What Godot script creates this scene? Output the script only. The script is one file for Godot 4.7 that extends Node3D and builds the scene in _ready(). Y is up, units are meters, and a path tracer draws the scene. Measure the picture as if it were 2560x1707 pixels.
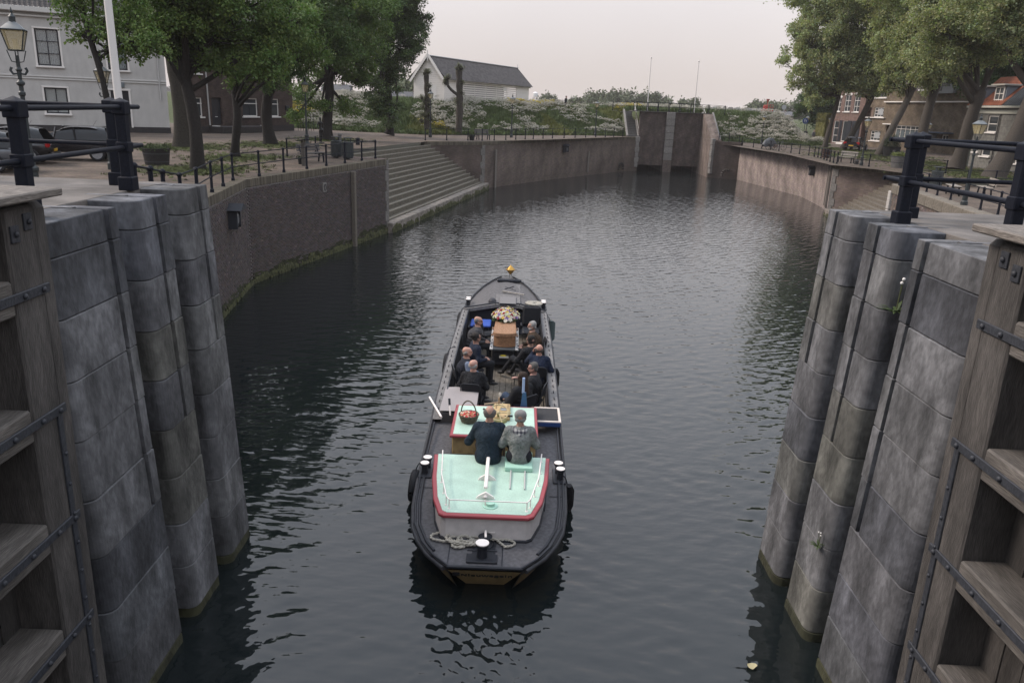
extends Node3D

const QL := 4.0     # left quay
const QR := 3.7     # right quay
const DECK := 5.75  # lock pier deck
var taken := {}
var rng := RandomNumberGenerator.new()
var tex := {}
var mats := {}


# ---------- mesh builder ----------
class MB:
	var v := PackedVector3Array()
	var n := PackedVector3Array()
	var c := PackedColorArray()
	var uv := PackedVector2Array()
	var ix := PackedInt32Array()
	var col := Color.WHITE
	var xf := Transform3D.IDENTITY

	func pt(p: Vector3, nn: Vector3, u := Vector2.ZERO) -> int:
		v.append(xf * p)
		n.append((xf.basis * nn).normalized())
		c.append(col)
		uv.append(u)
		return v.size() - 1

	func poly(p: PackedVector3Array, u: PackedVector2Array = PackedVector2Array()) -> void:  # counter-clockwise seen from outside
		var nn := Vector3.ZERO
		for i in p.size():
			var a := p[i]
			var b := p[(i + 1) % p.size()]
			nn += a.cross(b)
		if nn.length_squared() < 1e-16:
			return
		nn = nn.normalized()
		var s := v.size()
		for i in p.size():
			pt(p[i], nn, u[i] if u.size() else Vector2.ZERO)
		for i in range(1, p.size() - 1):
			ix.append_array([s, s + i + 1, s + i])

	func face(p: PackedVector3Array, inside: Vector3) -> void:  # turned away from the given inside point
		var nn := Vector3.ZERO
		var m := Vector3.ZERO
		for i in p.size():
			nn += p[i].cross(p[(i + 1) % p.size()])
			m += p[i]
		if nn.dot(m / p.size() - inside) < 0.0:
			p.reverse()
		poly(p)

	func box(at: Vector3, size: Vector3, bev := 0.0, turn := Basis.IDENTITY) -> void:
		var h := size / 2
		var b := minf(bev, minf(h.x, minf(h.y, h.z)) * 0.9)
		if b <= 0.0:
			for ax in 3:
				for s in [-1.0, 1.0]:
					var q := PackedVector3Array()
					for k: Vector2 in [Vector2(-1, -1), Vector2(1, -1), Vector2(1, 1), Vector2(-1, 1)]:
						var p := Vector3.ZERO
						p[ax] = h[ax] * s
						p[(ax + 1) % 3] = h[(ax + 1) % 3] * k.x
						p[(ax + 2) % 3] = h[(ax + 2) % 3] * k.y
						q.append(at + turn * p)
					face(q, at)
			return
		for ax in 3:
			var a1 := (ax + 1) % 3
			var a2 := (ax + 2) % 3
			for s in [-1.0, 1.0]:
				var q := PackedVector3Array()
				for k: Vector2 in [Vector2(-1, -1), Vector2(1, -1), Vector2(1, 1), Vector2(-1, 1)]:
					var p := Vector3.ZERO
					p[ax] = h[ax] * s
					p[a1] = (h[a1] - b) * k.x
					p[a2] = (h[a2] - b) * k.y
					q.append(at + turn * p)
				face(q, at)
				for s2 in [-1.0, 1.0]:  # bevel along a2 between the faces ax and a1
					var e := PackedVector3Array()
					for k: Vector2 in [Vector2(0, -1), Vector2(1, -1), Vector2(1, 1), Vector2(0, 1)]:
						var p := Vector3.ZERO
						p[ax] = (h[ax] - (b if k.x > 0 else 0.0)) * s
						p[a1] = (h[a1] - (0.0 if k.x > 0 else b)) * s2
						p[a2] = (h[a2] - b) * k.y
						e.append(at + turn * p)
					face(e, at)
		for i in 8:
			var s := Vector3(-1 if i & 1 else 1, -1 if i & 2 else 1, -1 if i & 4 else 1)
			var q := PackedVector3Array()
			for ax in 3:
				var p := (h - Vector3(b, b, b)) * s
				p[ax] = h[ax] * s[ax]
				q.append(at + turn * p)
			face(q, at)

	func bar(a: Vector3, b: Vector3, w: float, t: float, bev := 0.0) -> void:  # a squared bar from a to b, t tall
		var d := b - a
		var z := d.normalized()
		var x := Vector3.UP.cross(z)
		x = Vector3.RIGHT if x.length() < 0.01 else x.normalized()
		box((a + b) / 2, Vector3(w, t, d.length()), bev, Basis(x, z.cross(x), z))

	func tube(p: PackedVector3Array, r: Array, sides := 8, caps := true) -> void:
		var m := p.size()
		var up := Vector3.UP
		var d0 := (p[1] - p[0]).normalized()
		if absf(d0.dot(up)) > 0.95:
			up = Vector3.RIGHT
		var s := v.size()
		var x := up.cross(d0).normalized()
		for i in m:
			var d := (p[mini(i + 1, m - 1)] - p[maxi(i - 1, 0)]).normalized()
			x = (x - d * x.dot(d)).normalized()
			var y := d.cross(x)
			var rr: float = r[mini(i, r.size() - 1)]
			for k in sides + 1:
				var a := TAU * k / sides
				var o := x * cos(a) + y * sin(a)
				pt(p[i] + o * rr, o, Vector2(float(k) / sides, i))
		for i in m - 1:
			for k in sides:
				var a := s + i * (sides + 1) + k
				var b := a + sides + 1
				ix.append_array([a, b, a + 1, a + 1, b, b + 1])
		if caps:
			for e in 2:
				var i := 0 if e == 0 else m - 1
				var q := PackedVector3Array()
				for k in sides:
					q.append(xf.affine_inverse() * v[s + i * (sides + 1) + k])
				face(q, p[i] + (p[1] - p[0] if e == 0 else p[m - 2] - p[m - 1]))

	func rod(a: Vector3, b: Vector3, r: float, sides := 8) -> void:
		tube(PackedVector3Array([a, b]), [r], sides)

	func lathe(prof: Array, sides := 12, at := Vector3.ZERO, sq := Vector2.ONE) -> void:  # prof: Vector2(radius, height), going up
		for i in prof.size() - 1:
			var a: Vector2 = prof[i]
			var b: Vector2 = prof[i + 1]
			var t := b - a
			if t.length() < 1e-5:
				continue
			var nn := Vector2(t.y, -t.x).normalized()
			var s := v.size()
			for k in sides + 1:
				var g := TAU * k / sides
				var o := Vector3(cos(g) * sq.x, 0, sin(g) * sq.y)
				var nv := Vector3(cos(g) * nn.x / sq.x, nn.y, sin(g) * nn.x / sq.y)
				pt(at + o * a.x + Vector3.UP * a.y, nv, Vector2(float(k) / sides, a.y))
				pt(at + o * b.x + Vector3.UP * b.y, nv, Vector2(float(k) / sides, b.y))
			for k in sides:
				var q := s + 2 * k
				ix.append_array([q, q + 3, q + 1, q, q + 2, q + 3])

	func ball(at: Vector3, r: Vector3, rings := 6, sides := 10) -> void:
		var s := v.size()
		for i in rings + 1:
			var a := PI * i / rings
			for k in sides + 1:
				var g := TAU * k / sides
				var o := Vector3(sin(a) * cos(g), cos(a), sin(a) * sin(g))
				pt(at + o * r, o / r)
		for i in rings:
			for k in sides:
				var a := s + i * (sides + 1) + k
				var b := a + sides + 1
				ix.append_array([a, b, a + 1, a + 1, b, b + 1])

	static func area(p: PackedVector2Array) -> float:
		var s := 0.0
		for i in p.size():
			s += p[i].cross(p[(i + 1) % p.size()])
		return s

	func prism(poly2: PackedVector2Array, y0: float, y1: float, bev := 0.0) -> void:  # upright, outline in (x, z)
		var p2 := poly2.duplicate()
		if area(p2) < 0.0:
			p2.reverse()
		var ins := p2
		if bev > 0.0:
			var o := Geometry2D.offset_polygon(p2, -bev, Geometry2D.JOIN_MITER)
			if o.size() == 1 and o[0].size() == p2.size():
				ins = o[0]
				if area(ins) < 0.0:
					ins.reverse()
				var best := 0
				for k in ins.size():
					if ins[k].distance_squared_to(p2[0]) < ins[best].distance_squared_to(p2[0]):
						best = k
				var turned := PackedVector2Array()
				for k in ins.size():
					turned.append(ins[(k + best) % ins.size()])
				ins = turned
			else:
				bev = 0.0
		var m := p2.size()
		var rows := [[p2, y0 + bev], [p2, y1 - bev]]
		if bev > 0.0:
			rows = [[ins, y0], [p2, y0 + bev], [p2, y1 - bev], [ins, y1]]
		for r in rows.size() - 1:
			var a: PackedVector2Array = rows[r][0]
			var b: PackedVector2Array = rows[r + 1][0]
			for i in m:
				var j := (i + 1) % m
				var q := PackedVector3Array([Vector3(a[i].x, rows[r][1], a[i].y), Vector3(b[i].x, rows[r + 1][1], b[i].y), Vector3(b[j].x, rows[r + 1][1], b[j].y), Vector3(a[j].x, rows[r][1], a[j].y)])
				poly(q)
		cap(ins, y1, true)
		cap(ins, y0, false)

	func cap(p2: PackedVector2Array, y: float, upward: bool) -> void:
		var t := Geometry2D.triangulate_polygon(p2)
		for i in range(0, t.size(), 3):
			var q := PackedVector3Array()
			for k in 3:
				var a := p2[t[i + k]]
				q.append(Vector3(a.x, y, a.y))
			face(q, q[0] + Vector3(0, -1 if upward else 1, 0))

	func extrude(poly2: PackedVector2Array, depth: float, place: Transform3D) -> void:  # outline in (x, y), pushed along z from -depth/2 to depth/2
		var keep := xf
		xf = keep * place * Transform3D(Basis(Vector3.RIGHT, Vector3.FORWARD, Vector3.UP), Vector3.ZERO)  # (x, z') -> (x, y)
		prism(poly2, -depth / 2, depth / 2)
		xf = keep

	func sheet(f: Callable, nu: int, nv: int, both := false) -> void:  # smooth grid, f(u, v) -> Vector3
		var s := v.size()
		var g := PackedVector3Array()
		for j in nv + 1:
			for i in nu + 1:
				g.append(f.call(float(i) / nu, float(j) / nv))
		for j in nv + 1:
			for i in nu + 1:
				var du := g[j * (nu + 1) + mini(i + 1, nu)] - g[j * (nu + 1) + maxi(i - 1, 0)]
				var dv := g[mini(j + 1, nv) * (nu + 1) + i] - g[maxi(j - 1, 0) * (nu + 1) + i]
				pt(g[j * (nu + 1) + i], du.cross(dv), Vector2(float(i) / nu, float(j) / nv))
		for j in nv:
			for i in nu:
				var a := s + j * (nu + 1) + i
				var b := a + nu + 1
				ix.append_array([a, b, a + 1, a + 1, b, b + 1])

	func mesh() -> ArrayMesh:
		var m := ArrayMesh.new()
		if ix.is_empty():
			return m
		var a := []
		a.resize(Mesh.ARRAY_MAX)
		a[Mesh.ARRAY_VERTEX] = v
		a[Mesh.ARRAY_NORMAL] = n
		a[Mesh.ARRAY_COLOR] = c
		a[Mesh.ARRAY_TEX_UV] = uv
		a[Mesh.ARRAY_INDEX] = ix
		m.add_surface_from_arrays(Mesh.PRIMITIVE_TRIANGLES, a)
		return m


# ---------- naming and tagging ----------
func named(called: String, parent: Node) -> String:
	var key := called + "@" + str(parent.get_instance_id())
	taken[key] = taken.get(key, 0) + 1
	return called if taken[key] == 1 else "%s_%03d" % [called, taken[key] - 1]


func thing(called: String, label: String, category: String, at := Vector3.ZERO, turn := 0.0, group := "") -> Node3D:
	var o := Node3D.new()
	o.name = named(called, self)
	add_child(o)
	o.position = at
	o.rotation.y = turn
	o.set_meta("label", label)
	o.set_meta("category", category)
	if group:
		o.set_meta("group", group)
	return o


func part(called: String, m: Variant, mt: Material, parent: Node, place := Transform3D.IDENTITY) -> MeshInstance3D:
	var o := MeshInstance3D.new()
	o.mesh = m.mesh() if m is MB else m
	o.material_override = mt
	o.name = named(called, parent)
	parent.add_child(o)
	o.transform = place
	return o


func single(called: String, m: Variant, mt: Material, label: String, category: String, place := Transform3D.IDENTITY, group := "") -> MeshInstance3D:
	var o := part(called, m, mt, self, place)
	o.set_meta("label", label)
	o.set_meta("category", category)
	if group:
		o.set_meta("group", group)
	return o


func ground(called: String, m: Variant, mt: Material) -> MeshInstance3D:
	var o := part(called, m, mt, self)
	o.set_meta("kind", "structure")
	return o


func scatter(called: String, m: Mesh, mt: Material, parent: Node, xs: Array, cs: Array = [], stuff := true) -> MultiMeshInstance3D:
	var mm := MultiMesh.new()
	mm.transform_format = MultiMesh.TRANSFORM_3D
	mm.use_colors = cs.size() > 0
	mm.mesh = m
	mm.instance_count = xs.size()
	for i in xs.size():
		mm.set_instance_transform(i, xs[i])
		if cs.size():
			mm.set_instance_color(i, cs[i])
	var o := MultiMeshInstance3D.new()
	o.multimesh = mm
	o.material_override = mt
	o.name = named(called, parent)
	parent.add_child(o)
	if stuff:
		o.set_meta("kind", "stuff")
	return o


func copy(o: Node3D, called: String, label: String, at: Vector3, turn: float) -> Node3D:
	var k: Node3D = o.duplicate()
	k.name = named(called, self)
	add_child(k)
	k.position = at
	k.rotation.y = turn
	k.set_meta("label", label)
	return k


# ---------- textures and materials ----------
func noise_tex(called: String, freq: float, lo: float, hi: float, oct := 5, kind := FastNoiseLite.TYPE_SIMPLEX_SMOOTH, size := 512, warp := 0.0) -> void:
	var f := FastNoiseLite.new()
	f.noise_type = kind
	f.frequency = freq
	f.fractal_octaves = oct
	f.seed = hash(called) % 9999
	if warp > 0.0:
		f.domain_warp_enabled = true
		f.domain_warp_amplitude = warp
		f.domain_warp_frequency = freq * 1.5
	var g := Gradient.new()
	g.set_color(0, Color(lo, lo, lo))
	g.set_color(1, Color(hi, hi, hi))
	var t := NoiseTexture2D.new()
	t.width = size
	t.height = size
	t.seamless = true
	t.noise = f
	t.color_ramp = g
	tex[called] = t


func srgb(c: Color) -> Color:
	var k := c.linear_to_srgb()
	k.a = c.a
	return k


# col is the real-world (linear) base colour; tx multiplies it with a computed grain, tx2 with a second one
func mat(col: Color, rough := 0.85, tx := "", sc := Vector3.ONE, tx2 := "", sc2 := Vector3.ONE, bump := "", bump_cm := 0.0, bsc := Vector3.ZERO, world := false) -> StandardMaterial3D:
	var key := str([col, rough, tx, sc, tx2, sc2, bump, bump_cm, bsc, world])
	if mats.has(key):
		return mats[key]
	var m := StandardMaterial3D.new()
	m.albedo_color = srgb(col)
	m.roughness = rough
	m.vertex_color_use_as_albedo = true
	m.metallic_specular = 0.4
	if tx or bump:
		m.uv1_triplanar = true
		m.uv1_world_triplanar = world
		m.uv1_scale = sc
	if tx:
		m.albedo_texture = tex[tx]
	if tx2:
		m.detail_enabled = true
		m.detail_blend_mode = BaseMaterial3D.BLEND_MODE_MUL
		m.detail_albedo = tex[tx2]
		m.detail_uv_layer = BaseMaterial3D.DETAIL_UV_2
		m.uv2_triplanar = true
		m.uv2_world_triplanar = world
		m.uv2_scale = sc2
	if bump:
		m.heightmap_enabled = true
		m.heightmap_texture = tex[bump]
		m.heightmap_scale = bump_cm
	mats[key] = m
	return m


func G(g: float, warm := 0.0) -> Color:
	return Color(g * (1.0 + warm), g, g * (1.0 - warm))


func V3(x: float, y: float, z: float) -> Vector3:
	return Vector3(x, y, z)


func rot(yaw: float, at := Vector3.ZERO, sc := 1.0) -> Transform3D:
	return Transform3D(Basis(Vector3.UP, yaw).scaled(Vector3.ONE * sc), at)


func rr(a: float, b: float) -> float:
	return rng.randf_range(a, b)


func _ready() -> void:
	rng.seed = 20240
	# ---- camera, sky, sun, exposure ----
	var cam := Camera3D.new()
	cam.name = "camera"
	add_child(cam)
	cam.fov = 47.06
	cam.near = 0.1
	cam.far = 6000.0
	cam.position = V3(0, 7.0, 0)
	cam.basis = Basis(Vector3.RIGHT, deg_to_rad(-16.7)) * Basis(Vector3.BACK, deg_to_rad(2.25))
	cam.current = true
	var env := Environment.new()
	env.background_mode = Environment.BG_SKY
	var sm := ProceduralSkyMaterial.new()
	sm.sky_horizon_color = Color(0.560, 0.527, 0.508)
	sm.sky_top_color = Color(0.845, 0.878, 0.935)
	sm.sky_curve = 0.42
	sm.ground_bottom_color = Color(0.18, 0.18, 0.17)
	sm.ground_horizon_color = Color(0.45, 0.43, 0.40)
	var cloud := FastNoiseLite.new()
	cloud.seed = 5
	cloud.frequency = 0.006
	cloud.fractal_octaves = 5
	var cg := Gradient.new()
	cg.set_color(0, Color(1, 0.97, 0.95, 0.0))
	cg.set_color(1, Color(1, 0.97, 0.95, 0.30))
	var ct := NoiseTexture2D.new()
	ct.width = 1024
	ct.height = 512
	ct.seamless = true
	ct.noise = cloud
	ct.color_ramp = cg
	sm.sky_cover = ct
	sm.sky_cover_modulate = Color(0.7, 0.7, 0.7, 0.5)
	env.sky = Sky.new()
	env.sky.sky_material = sm
	env.tonemap_mode = Environment.TONE_MAPPER_LINEAR
	env.tonemap_exposure = 2.25
	env.fog_enabled = true
	env.fog_density = 0.00025
	env.fog_light_color = Color(0.80, 0.78, 0.78)
	env.sdfgi_enabled = true
	env.ssao_enabled = true
	env.ssil_enabled = true
	var we := WorldEnvironment.new()
	we.name = "world_environment"
	we.environment = env
	add_child(we)
	var sun := DirectionalLight3D.new()
	sun.name = "sun"
	sun.light_color = Color(1.0, 0.95, 0.91)
	sun.light_energy = 0.5
	sun.light_angular_distance = 18.0
	sun.shadow_enabled = true
	add_child(sun)
	sun.look_at_from_position(V3(-60, 52, -16), Vector3.ZERO)

	textures()
	terrain()
	water()
	lock_piers()
	lock_gates()
	quay_walls()
	flood_gate()
	houses()
	trees()
	greenery()
	boat()
	boat_people()
	street()


func textures() -> void:
	noise_tex("mottle", 0.012, 0.74, 1.0, 6)
	noise_tex("blotch", 0.006, 0.68, 1.0, 4, FastNoiseLite.TYPE_SIMPLEX_SMOOTH, 512, 20.0)
	noise_tex("stain", 0.008, 0.50, 1.0, 7, FastNoiseLite.TYPE_SIMPLEX_SMOOTH, 512, 30.0)
	noise_tex("soft", 0.02, 0.90, 1.0, 5)
	noise_tex("fine", 0.06, 0.82, 1.0, 4)
	noise_tex("grain", 0.03, 0.60, 1.0, 5, FastNoiseLite.TYPE_SIMPLEX_SMOOTH, 512, 10.0)
	noise_tex("lump", 0.02, 0.0, 1.0, 6)
	noise_tex("patch", 0.01, 0.3, 1.0, 5, FastNoiseLite.TYPE_CELLULAR, 512, 25.0)
	brick_image("brick_print", Color(0.80, 0.77, 0.74), 0.22)
	brick_image("paving_print", Color(0.68, 0.65, 0.62), 0.26)
	wave_image()


# small bricks too far away to tell apart: 8 x 16 of them on a picture of 1.76 m x 1.04 m
func brick_image(called: String, joint: Color, spread: float) -> void:
	var im := Image.create(512, 512, false, Image.FORMAT_RGB8)
	im.fill(joint)
	for r in 16:
		for k in 9:
			var s := 1.0 - rr(0.0, spread)
			var c := Color(s, s * rr(0.94, 1.0), s * rr(0.92, 1.0))
			var x := k * 64 - (32 if r % 2 else 0)
			im.fill_rect(Rect2i(x + 3, r * 32 + 3, 58, 26).intersection(Rect2i(0, 0, 512, 512)), c)
	tex[called] = ImageTexture.create_from_image(im)


# tileable ripple normals: a sum of short waves that run in many directions
func wave_image() -> void:
	var w := 512
	var sn := PackedFloat32Array()
	for i in w:
		sn.append(sin(TAU * i / w))
	var ks: Array[Vector3] = []   # kx, ky, slope
	for i in 36:
		var lam := exp(rr(log(10.0), log(95.0)))          # waves per tile
		var th := rng.randfn(PI / 2 - 0.25, 0.55)
		ks.append(V3(roundf(cos(th) * lam), roundf(sin(th) * lam), rr(0.5, 1.0) * (1.0 if lam < 55 else 0.6)))
	var gx := PackedFloat32Array()
	var gy := PackedFloat32Array()
	gx.resize(w * w)
	gy.resize(w * w)
	for k in ks:
		var kx := int(k.x) & (w - 1)
		var ky := int(k.y) & (w - 1)
		var ph := rng.randi() & (w - 1)
		var l := Vector2(k.x, k.y).length()
		var ax := k.z * k.x / l
		var ay := k.z * k.y / l
		for y in w:
			var p := (ky * y + ph) & (w - 1)
			var o := y * w
			for x in w:
				var s := sn[p]
				gx[o + x] += ax * s
				gy[o + x] += ay * s
				p = (p + kx) & (w - 1)
	var by := PackedByteArray()
	by.resize(w * w * 3)
	var st := 0.015
	for i in w * w:
		var nx := -gx[i] * st
		var ny := -gy[i] * st
		var q := 127.5 / sqrt(nx * nx + ny * ny + 1.0)
		by[i * 3] = int(127.5 + nx * q)
		by[i * 3 + 1] = int(127.5 + ny * q)
		by[i * 3 + 2] = int(127.5 + q)
	tex["ripple"] = ImageTexture.create_from_image(Image.create_from_data(w, w, false, Image.FORMAT_RGB8, by))


# ---------- ground ----------
const LEFT_FOOT := [Vector2(-70, -84), Vector2(-22, -83), Vector2(-15.8, -80), Vector2(-9.3, -79), Vector2(-1.5, -86), Vector2(6, -95), Vector2(13, -99.5), Vector2(14.2, -101)]
const RIGHT_FOOT := [Vector2(22.6, -101), Vector2(24.7, -105), Vector2(29, -101), Vector2(35, -98.5), Vector2(37.5, -102)]


func along(line: Array, x: float) -> float:
	for i in line.size() - 1:
		if x <= line[i + 1].x:
			return lerpf(line[i].y, line[i + 1].y, clampf((x - line[i].x) / (line[i + 1].x - line[i].x), 0, 1))
	return line[-1].y


var hill := FastNoiseLite.new()


func dike(x: float, z: float) -> float:
	var base := QL if x < 18 else QR
	var foot := along(LEFT_FOOT, x) if x < 18.0 else along(RIGHT_FOOT, x)
	var d := (foot - z) * 0.85
	if x > 13.5 and x < 23.2:
		d = (-99.0 - z) * 3.0
	var h := base + (7.05 - base) * smoothstep(0.0, 10.5, d)
	if x > 34.0:
		h = lerpf(h, QR, smoothstep(34.5, 38.5, x))
	h += hill.get_noise_2d(x * 4.0, z * 4.0) * 0.25 * smoothstep(0.5, 4.0, d) * (0.0 if x > 13.0 and x < 24.0 else 1.0)
	if z < -125.0:
		h = lerpf(h, 6.3, smoothstep(-125, -145, z))
	return h - 0.03


func ramp(z: float) -> float:
	return QL + 1.0 * clampf((z + 20.5) / 8.5, 0.0, 1.0)


func flat(called: String, p: PackedVector2Array, y: float, mt: Material) -> void:
	var b := MB.new()
	b.cap(p, y, true)
	ground(called, b, mt)


func terrain() -> void:
	hill.seed = 11
	hill.frequency = 0.03
	var pave := mat(Color(0.185, 0.150, 0.120), 0.9, "paving_print", V3(0.9, 0.9, 0.9), "blotch", V3(0.16, 0.16, 0.16), "fine", 0.6, V3(1, 1, 1), true)
	var earth := mat(Color(0.105, 0.125, 0.055), 0.95, "mottle", V3(0.5, 0.5, 0.5), "fine", V3(2, 2, 2), "lump", 6.0)
	# left quay, cut out along the basin
	flat("quay_paving", PackedVector2Array([Vector2(-90, -11.5), Vector2(-4.95, -11.5), Vector2(-5.15, -12.2), Vector2(-7.65, -17.8), Vector2(-9.3, -23), Vector2(-10.2, -29.7), Vector2(-7.2, -43.2), Vector2(-12.05, -44.2), Vector2(-7.5, -65.2), Vector2(-3.3, -69), Vector2(2.8, -79), Vector2(13.0, -97), Vector2(14.3, -98.2), Vector2(14.3, -104), Vector2(-90, -104)]), QL, pave)
	flat("quay_paving", PackedVector2Array([Vector2(110, -11.5), Vector2(4.95, -11.5), Vector2(5.5, -12.6), Vector2(17.3, -29), Vector2(20.3, -42.9), Vector2(27.5, -45.5), Vector2(25.0, -57.0), Vector2(23.2, -60.0), Vector2(24.5, -73.4), Vector2(23.6, -90.6), Vector2(22.4, -92), Vector2(22.4, -104), Vector2(50, -230), Vector2(110, -230)]), QR, pave)
	var rp := MB.new()
	rp.sheet(func(u: float, w: float) -> Vector3:
		var z := lerpf(-11.5, -20.6, w)
		return V3(lerpf(-30.0, -4.95 - (-11.5 - z) * 0.47, u), ramp(z) + 0.006, z), 2, 12)
	ground("quay_ramp", rp, pave)
	var t := MB.new()
	t.sheet(func(u: float, w: float) -> Vector3:
		var x := lerpf(-75.0, 85.0, u)
		var z := lerpf(-76.0, -160.0, w)
		return V3(x, dike(x, z), z), 160, 84)
	var kept := PackedInt32Array()
	for i in range(0, t.ix.size(), 3):   # no ground over the basin
		var c := (t.v[t.ix[i]] + t.v[t.ix[i + 1]] + t.v[t.ix[i + 2]]) / 3.0
		var foot := along(LEFT_FOOT, c.x) if c.x < 18.0 else along(RIGHT_FOOT, c.x)
		if c.x > 13.5 and c.x < 23.2:
			foot = -100.5
		if c.z < foot + 1.2:
			kept.append_array([t.ix[i], t.ix[i + 1], t.ix[i + 2]])
	t.ix = kept
	ground("dike_terrain", t, earth)
	var m := MB.new()
	m.sheet(func(u: float, w: float) -> Vector3: return V3(lerpf(-4000, 4000, u), 6.2, lerpf(-159, -5200, w)), 4, 4)
	m.sheet(func(u: float, w: float) -> Vector3: return V3(lerpf(-4000, -74, u), 3.95 + 2.25 * w, lerpf(60, -159.2, w)), 4, 4)
	m.sheet(func(u: float, w: float) -> Vector3: return V3(lerpf(84, 4000, u), 3.6 + 2.6 * smoothstep(0.6, 1.0, w), lerpf(60, -159.2, w)), 4, 4)
	ground("far_meadow", m, earth)


func water() -> void:
	var wm := StandardMaterial3D.new()
	wm.albedo_color = srgb(Color(0.008, 0.011, 0.0115))
	wm.roughness = 0.03
	wm.metallic_specular = 0.5
	wm.normal_enabled = true
	wm.normal_texture = tex["ripple"]
	wm.normal_scale = 1.0
	wm.uv1_scale = V3(1, 1, 1)
	var long := FastNoiseLite.new()
	long.seed = 3
	long.frequency = 0.09
	long.fractal_octaves = 3
	var ws: Array[Vector4] = []
	for i in 16:
		var lam := rr(0.17, 0.62)
		var th := rr(0.7, 1.9)
		ws.append(Vector4(cos(th), sin(th), 0.0, 0.0) * (TAU / lam))
		ws[i].z = 0.0062 * lam
		ws[i].w = rr(-1, 1)
	var b := MB.new()
	for q: Array in [[-5.3, 5.3, 5.0, -11.4, 210, 320], [-11.0, 19.0, -11.38, -36.0, 250, 240], [-13.0, 30.0, -35.98, -112.0, 150, 250]]:
		b.sheet(func(u: float, w: float) -> Vector3:
			return wave(lerpf(q[0], q[1], u), lerpf(q[2], q[3], w), long, ws), q[4], q[5])
	for i in b.v.size():
		b.uv[i] = Vector2(b.v[i].x, b.v[i].z) / 7.3
	ground("water", b, wm)


func wave(x: float, z: float, long: FastNoiseLite, ws: Array[Vector4]) -> Vector3:
	var h := long.get_noise_2d(x * 5.0, z * 9.0) * 0.004
	var back := z + 10.0       # the wake behind the stern and along the sides
	var ax := absf(x + 0.27)
	if back > -17.0:
		var arm := ax - 1.3 - (back + 17.0) * 0.20
		h += 0.012 * exp(-arm * arm * 1.2) * sin(arm * 6.0 + z * 1.9 + 2.0 * long.get_noise_2d(x * 20.0, z * 20.0)) * smoothstep(-17, -10, back) * smoothstep(9.0, 1.0, ax)
		h += 0.05 * exp(-ax * ax * 1.6) * smoothstep(5.0, 1.0, back) * smoothstep(-0.2, 0.6, back) * long.get_noise_2d(x * 60.0, z * 60.0 + 500.0)
	var near := smoothstep(-34.0, -12.0, z)
	if near > 0.0:   # short waves that the boat has left in the lock
		var sd := 1.0 if x > -0.27 else -1.0
		var gust := maxf(0.15, 0.5 + 0.9 * long.get_noise_2d(x * 3.0 + 90.0, z * 4.0))
		for k in ws:
			h += near * gust * k.z * sin(k.x * ax * signf(k.w) + k.y * z + k.w * 9.0)
	return V3(x, h, z)


# ---------- lock entrance: stepped piers of stone blocks ----------
func stone() -> StandardMaterial3D:
	return mat(Color(0.262, 0.262, 0.275), 0.88, "mottle", V3(1.3, 0.8, 1.3), "stain", V3(0.42, 0.2, 0.42), "lump", 0.6)


func batter(b: MB, side: float) -> void:  # the piers lean back a little as they rise
	for i in b.v.size():
		b.v[i].x += side * 0.052 * b.v[i].y


func outline(x0: float, x1: float, z0: float, z1: float, side: float, r: float) -> PackedVector2Array:
	# from the channel face x0 back to x1; near end z0 (towards the camera) with a rounded corner, far end z1
	var p := PackedVector2Array([Vector2(x1 * side, z1), Vector2(x0 * side, z1)])
	if r > 0.0:
		for k in 8:
			var a := PI / 2 * k / 7
			p.append(Vector2((x0 + r - r * cos(a)) * side, z0 - r + r * sin(a)))
	else:
		p.append(Vector2(x0 * side, z0))
	p.append(Vector2(x1 * side, z0))
	return p


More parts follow.
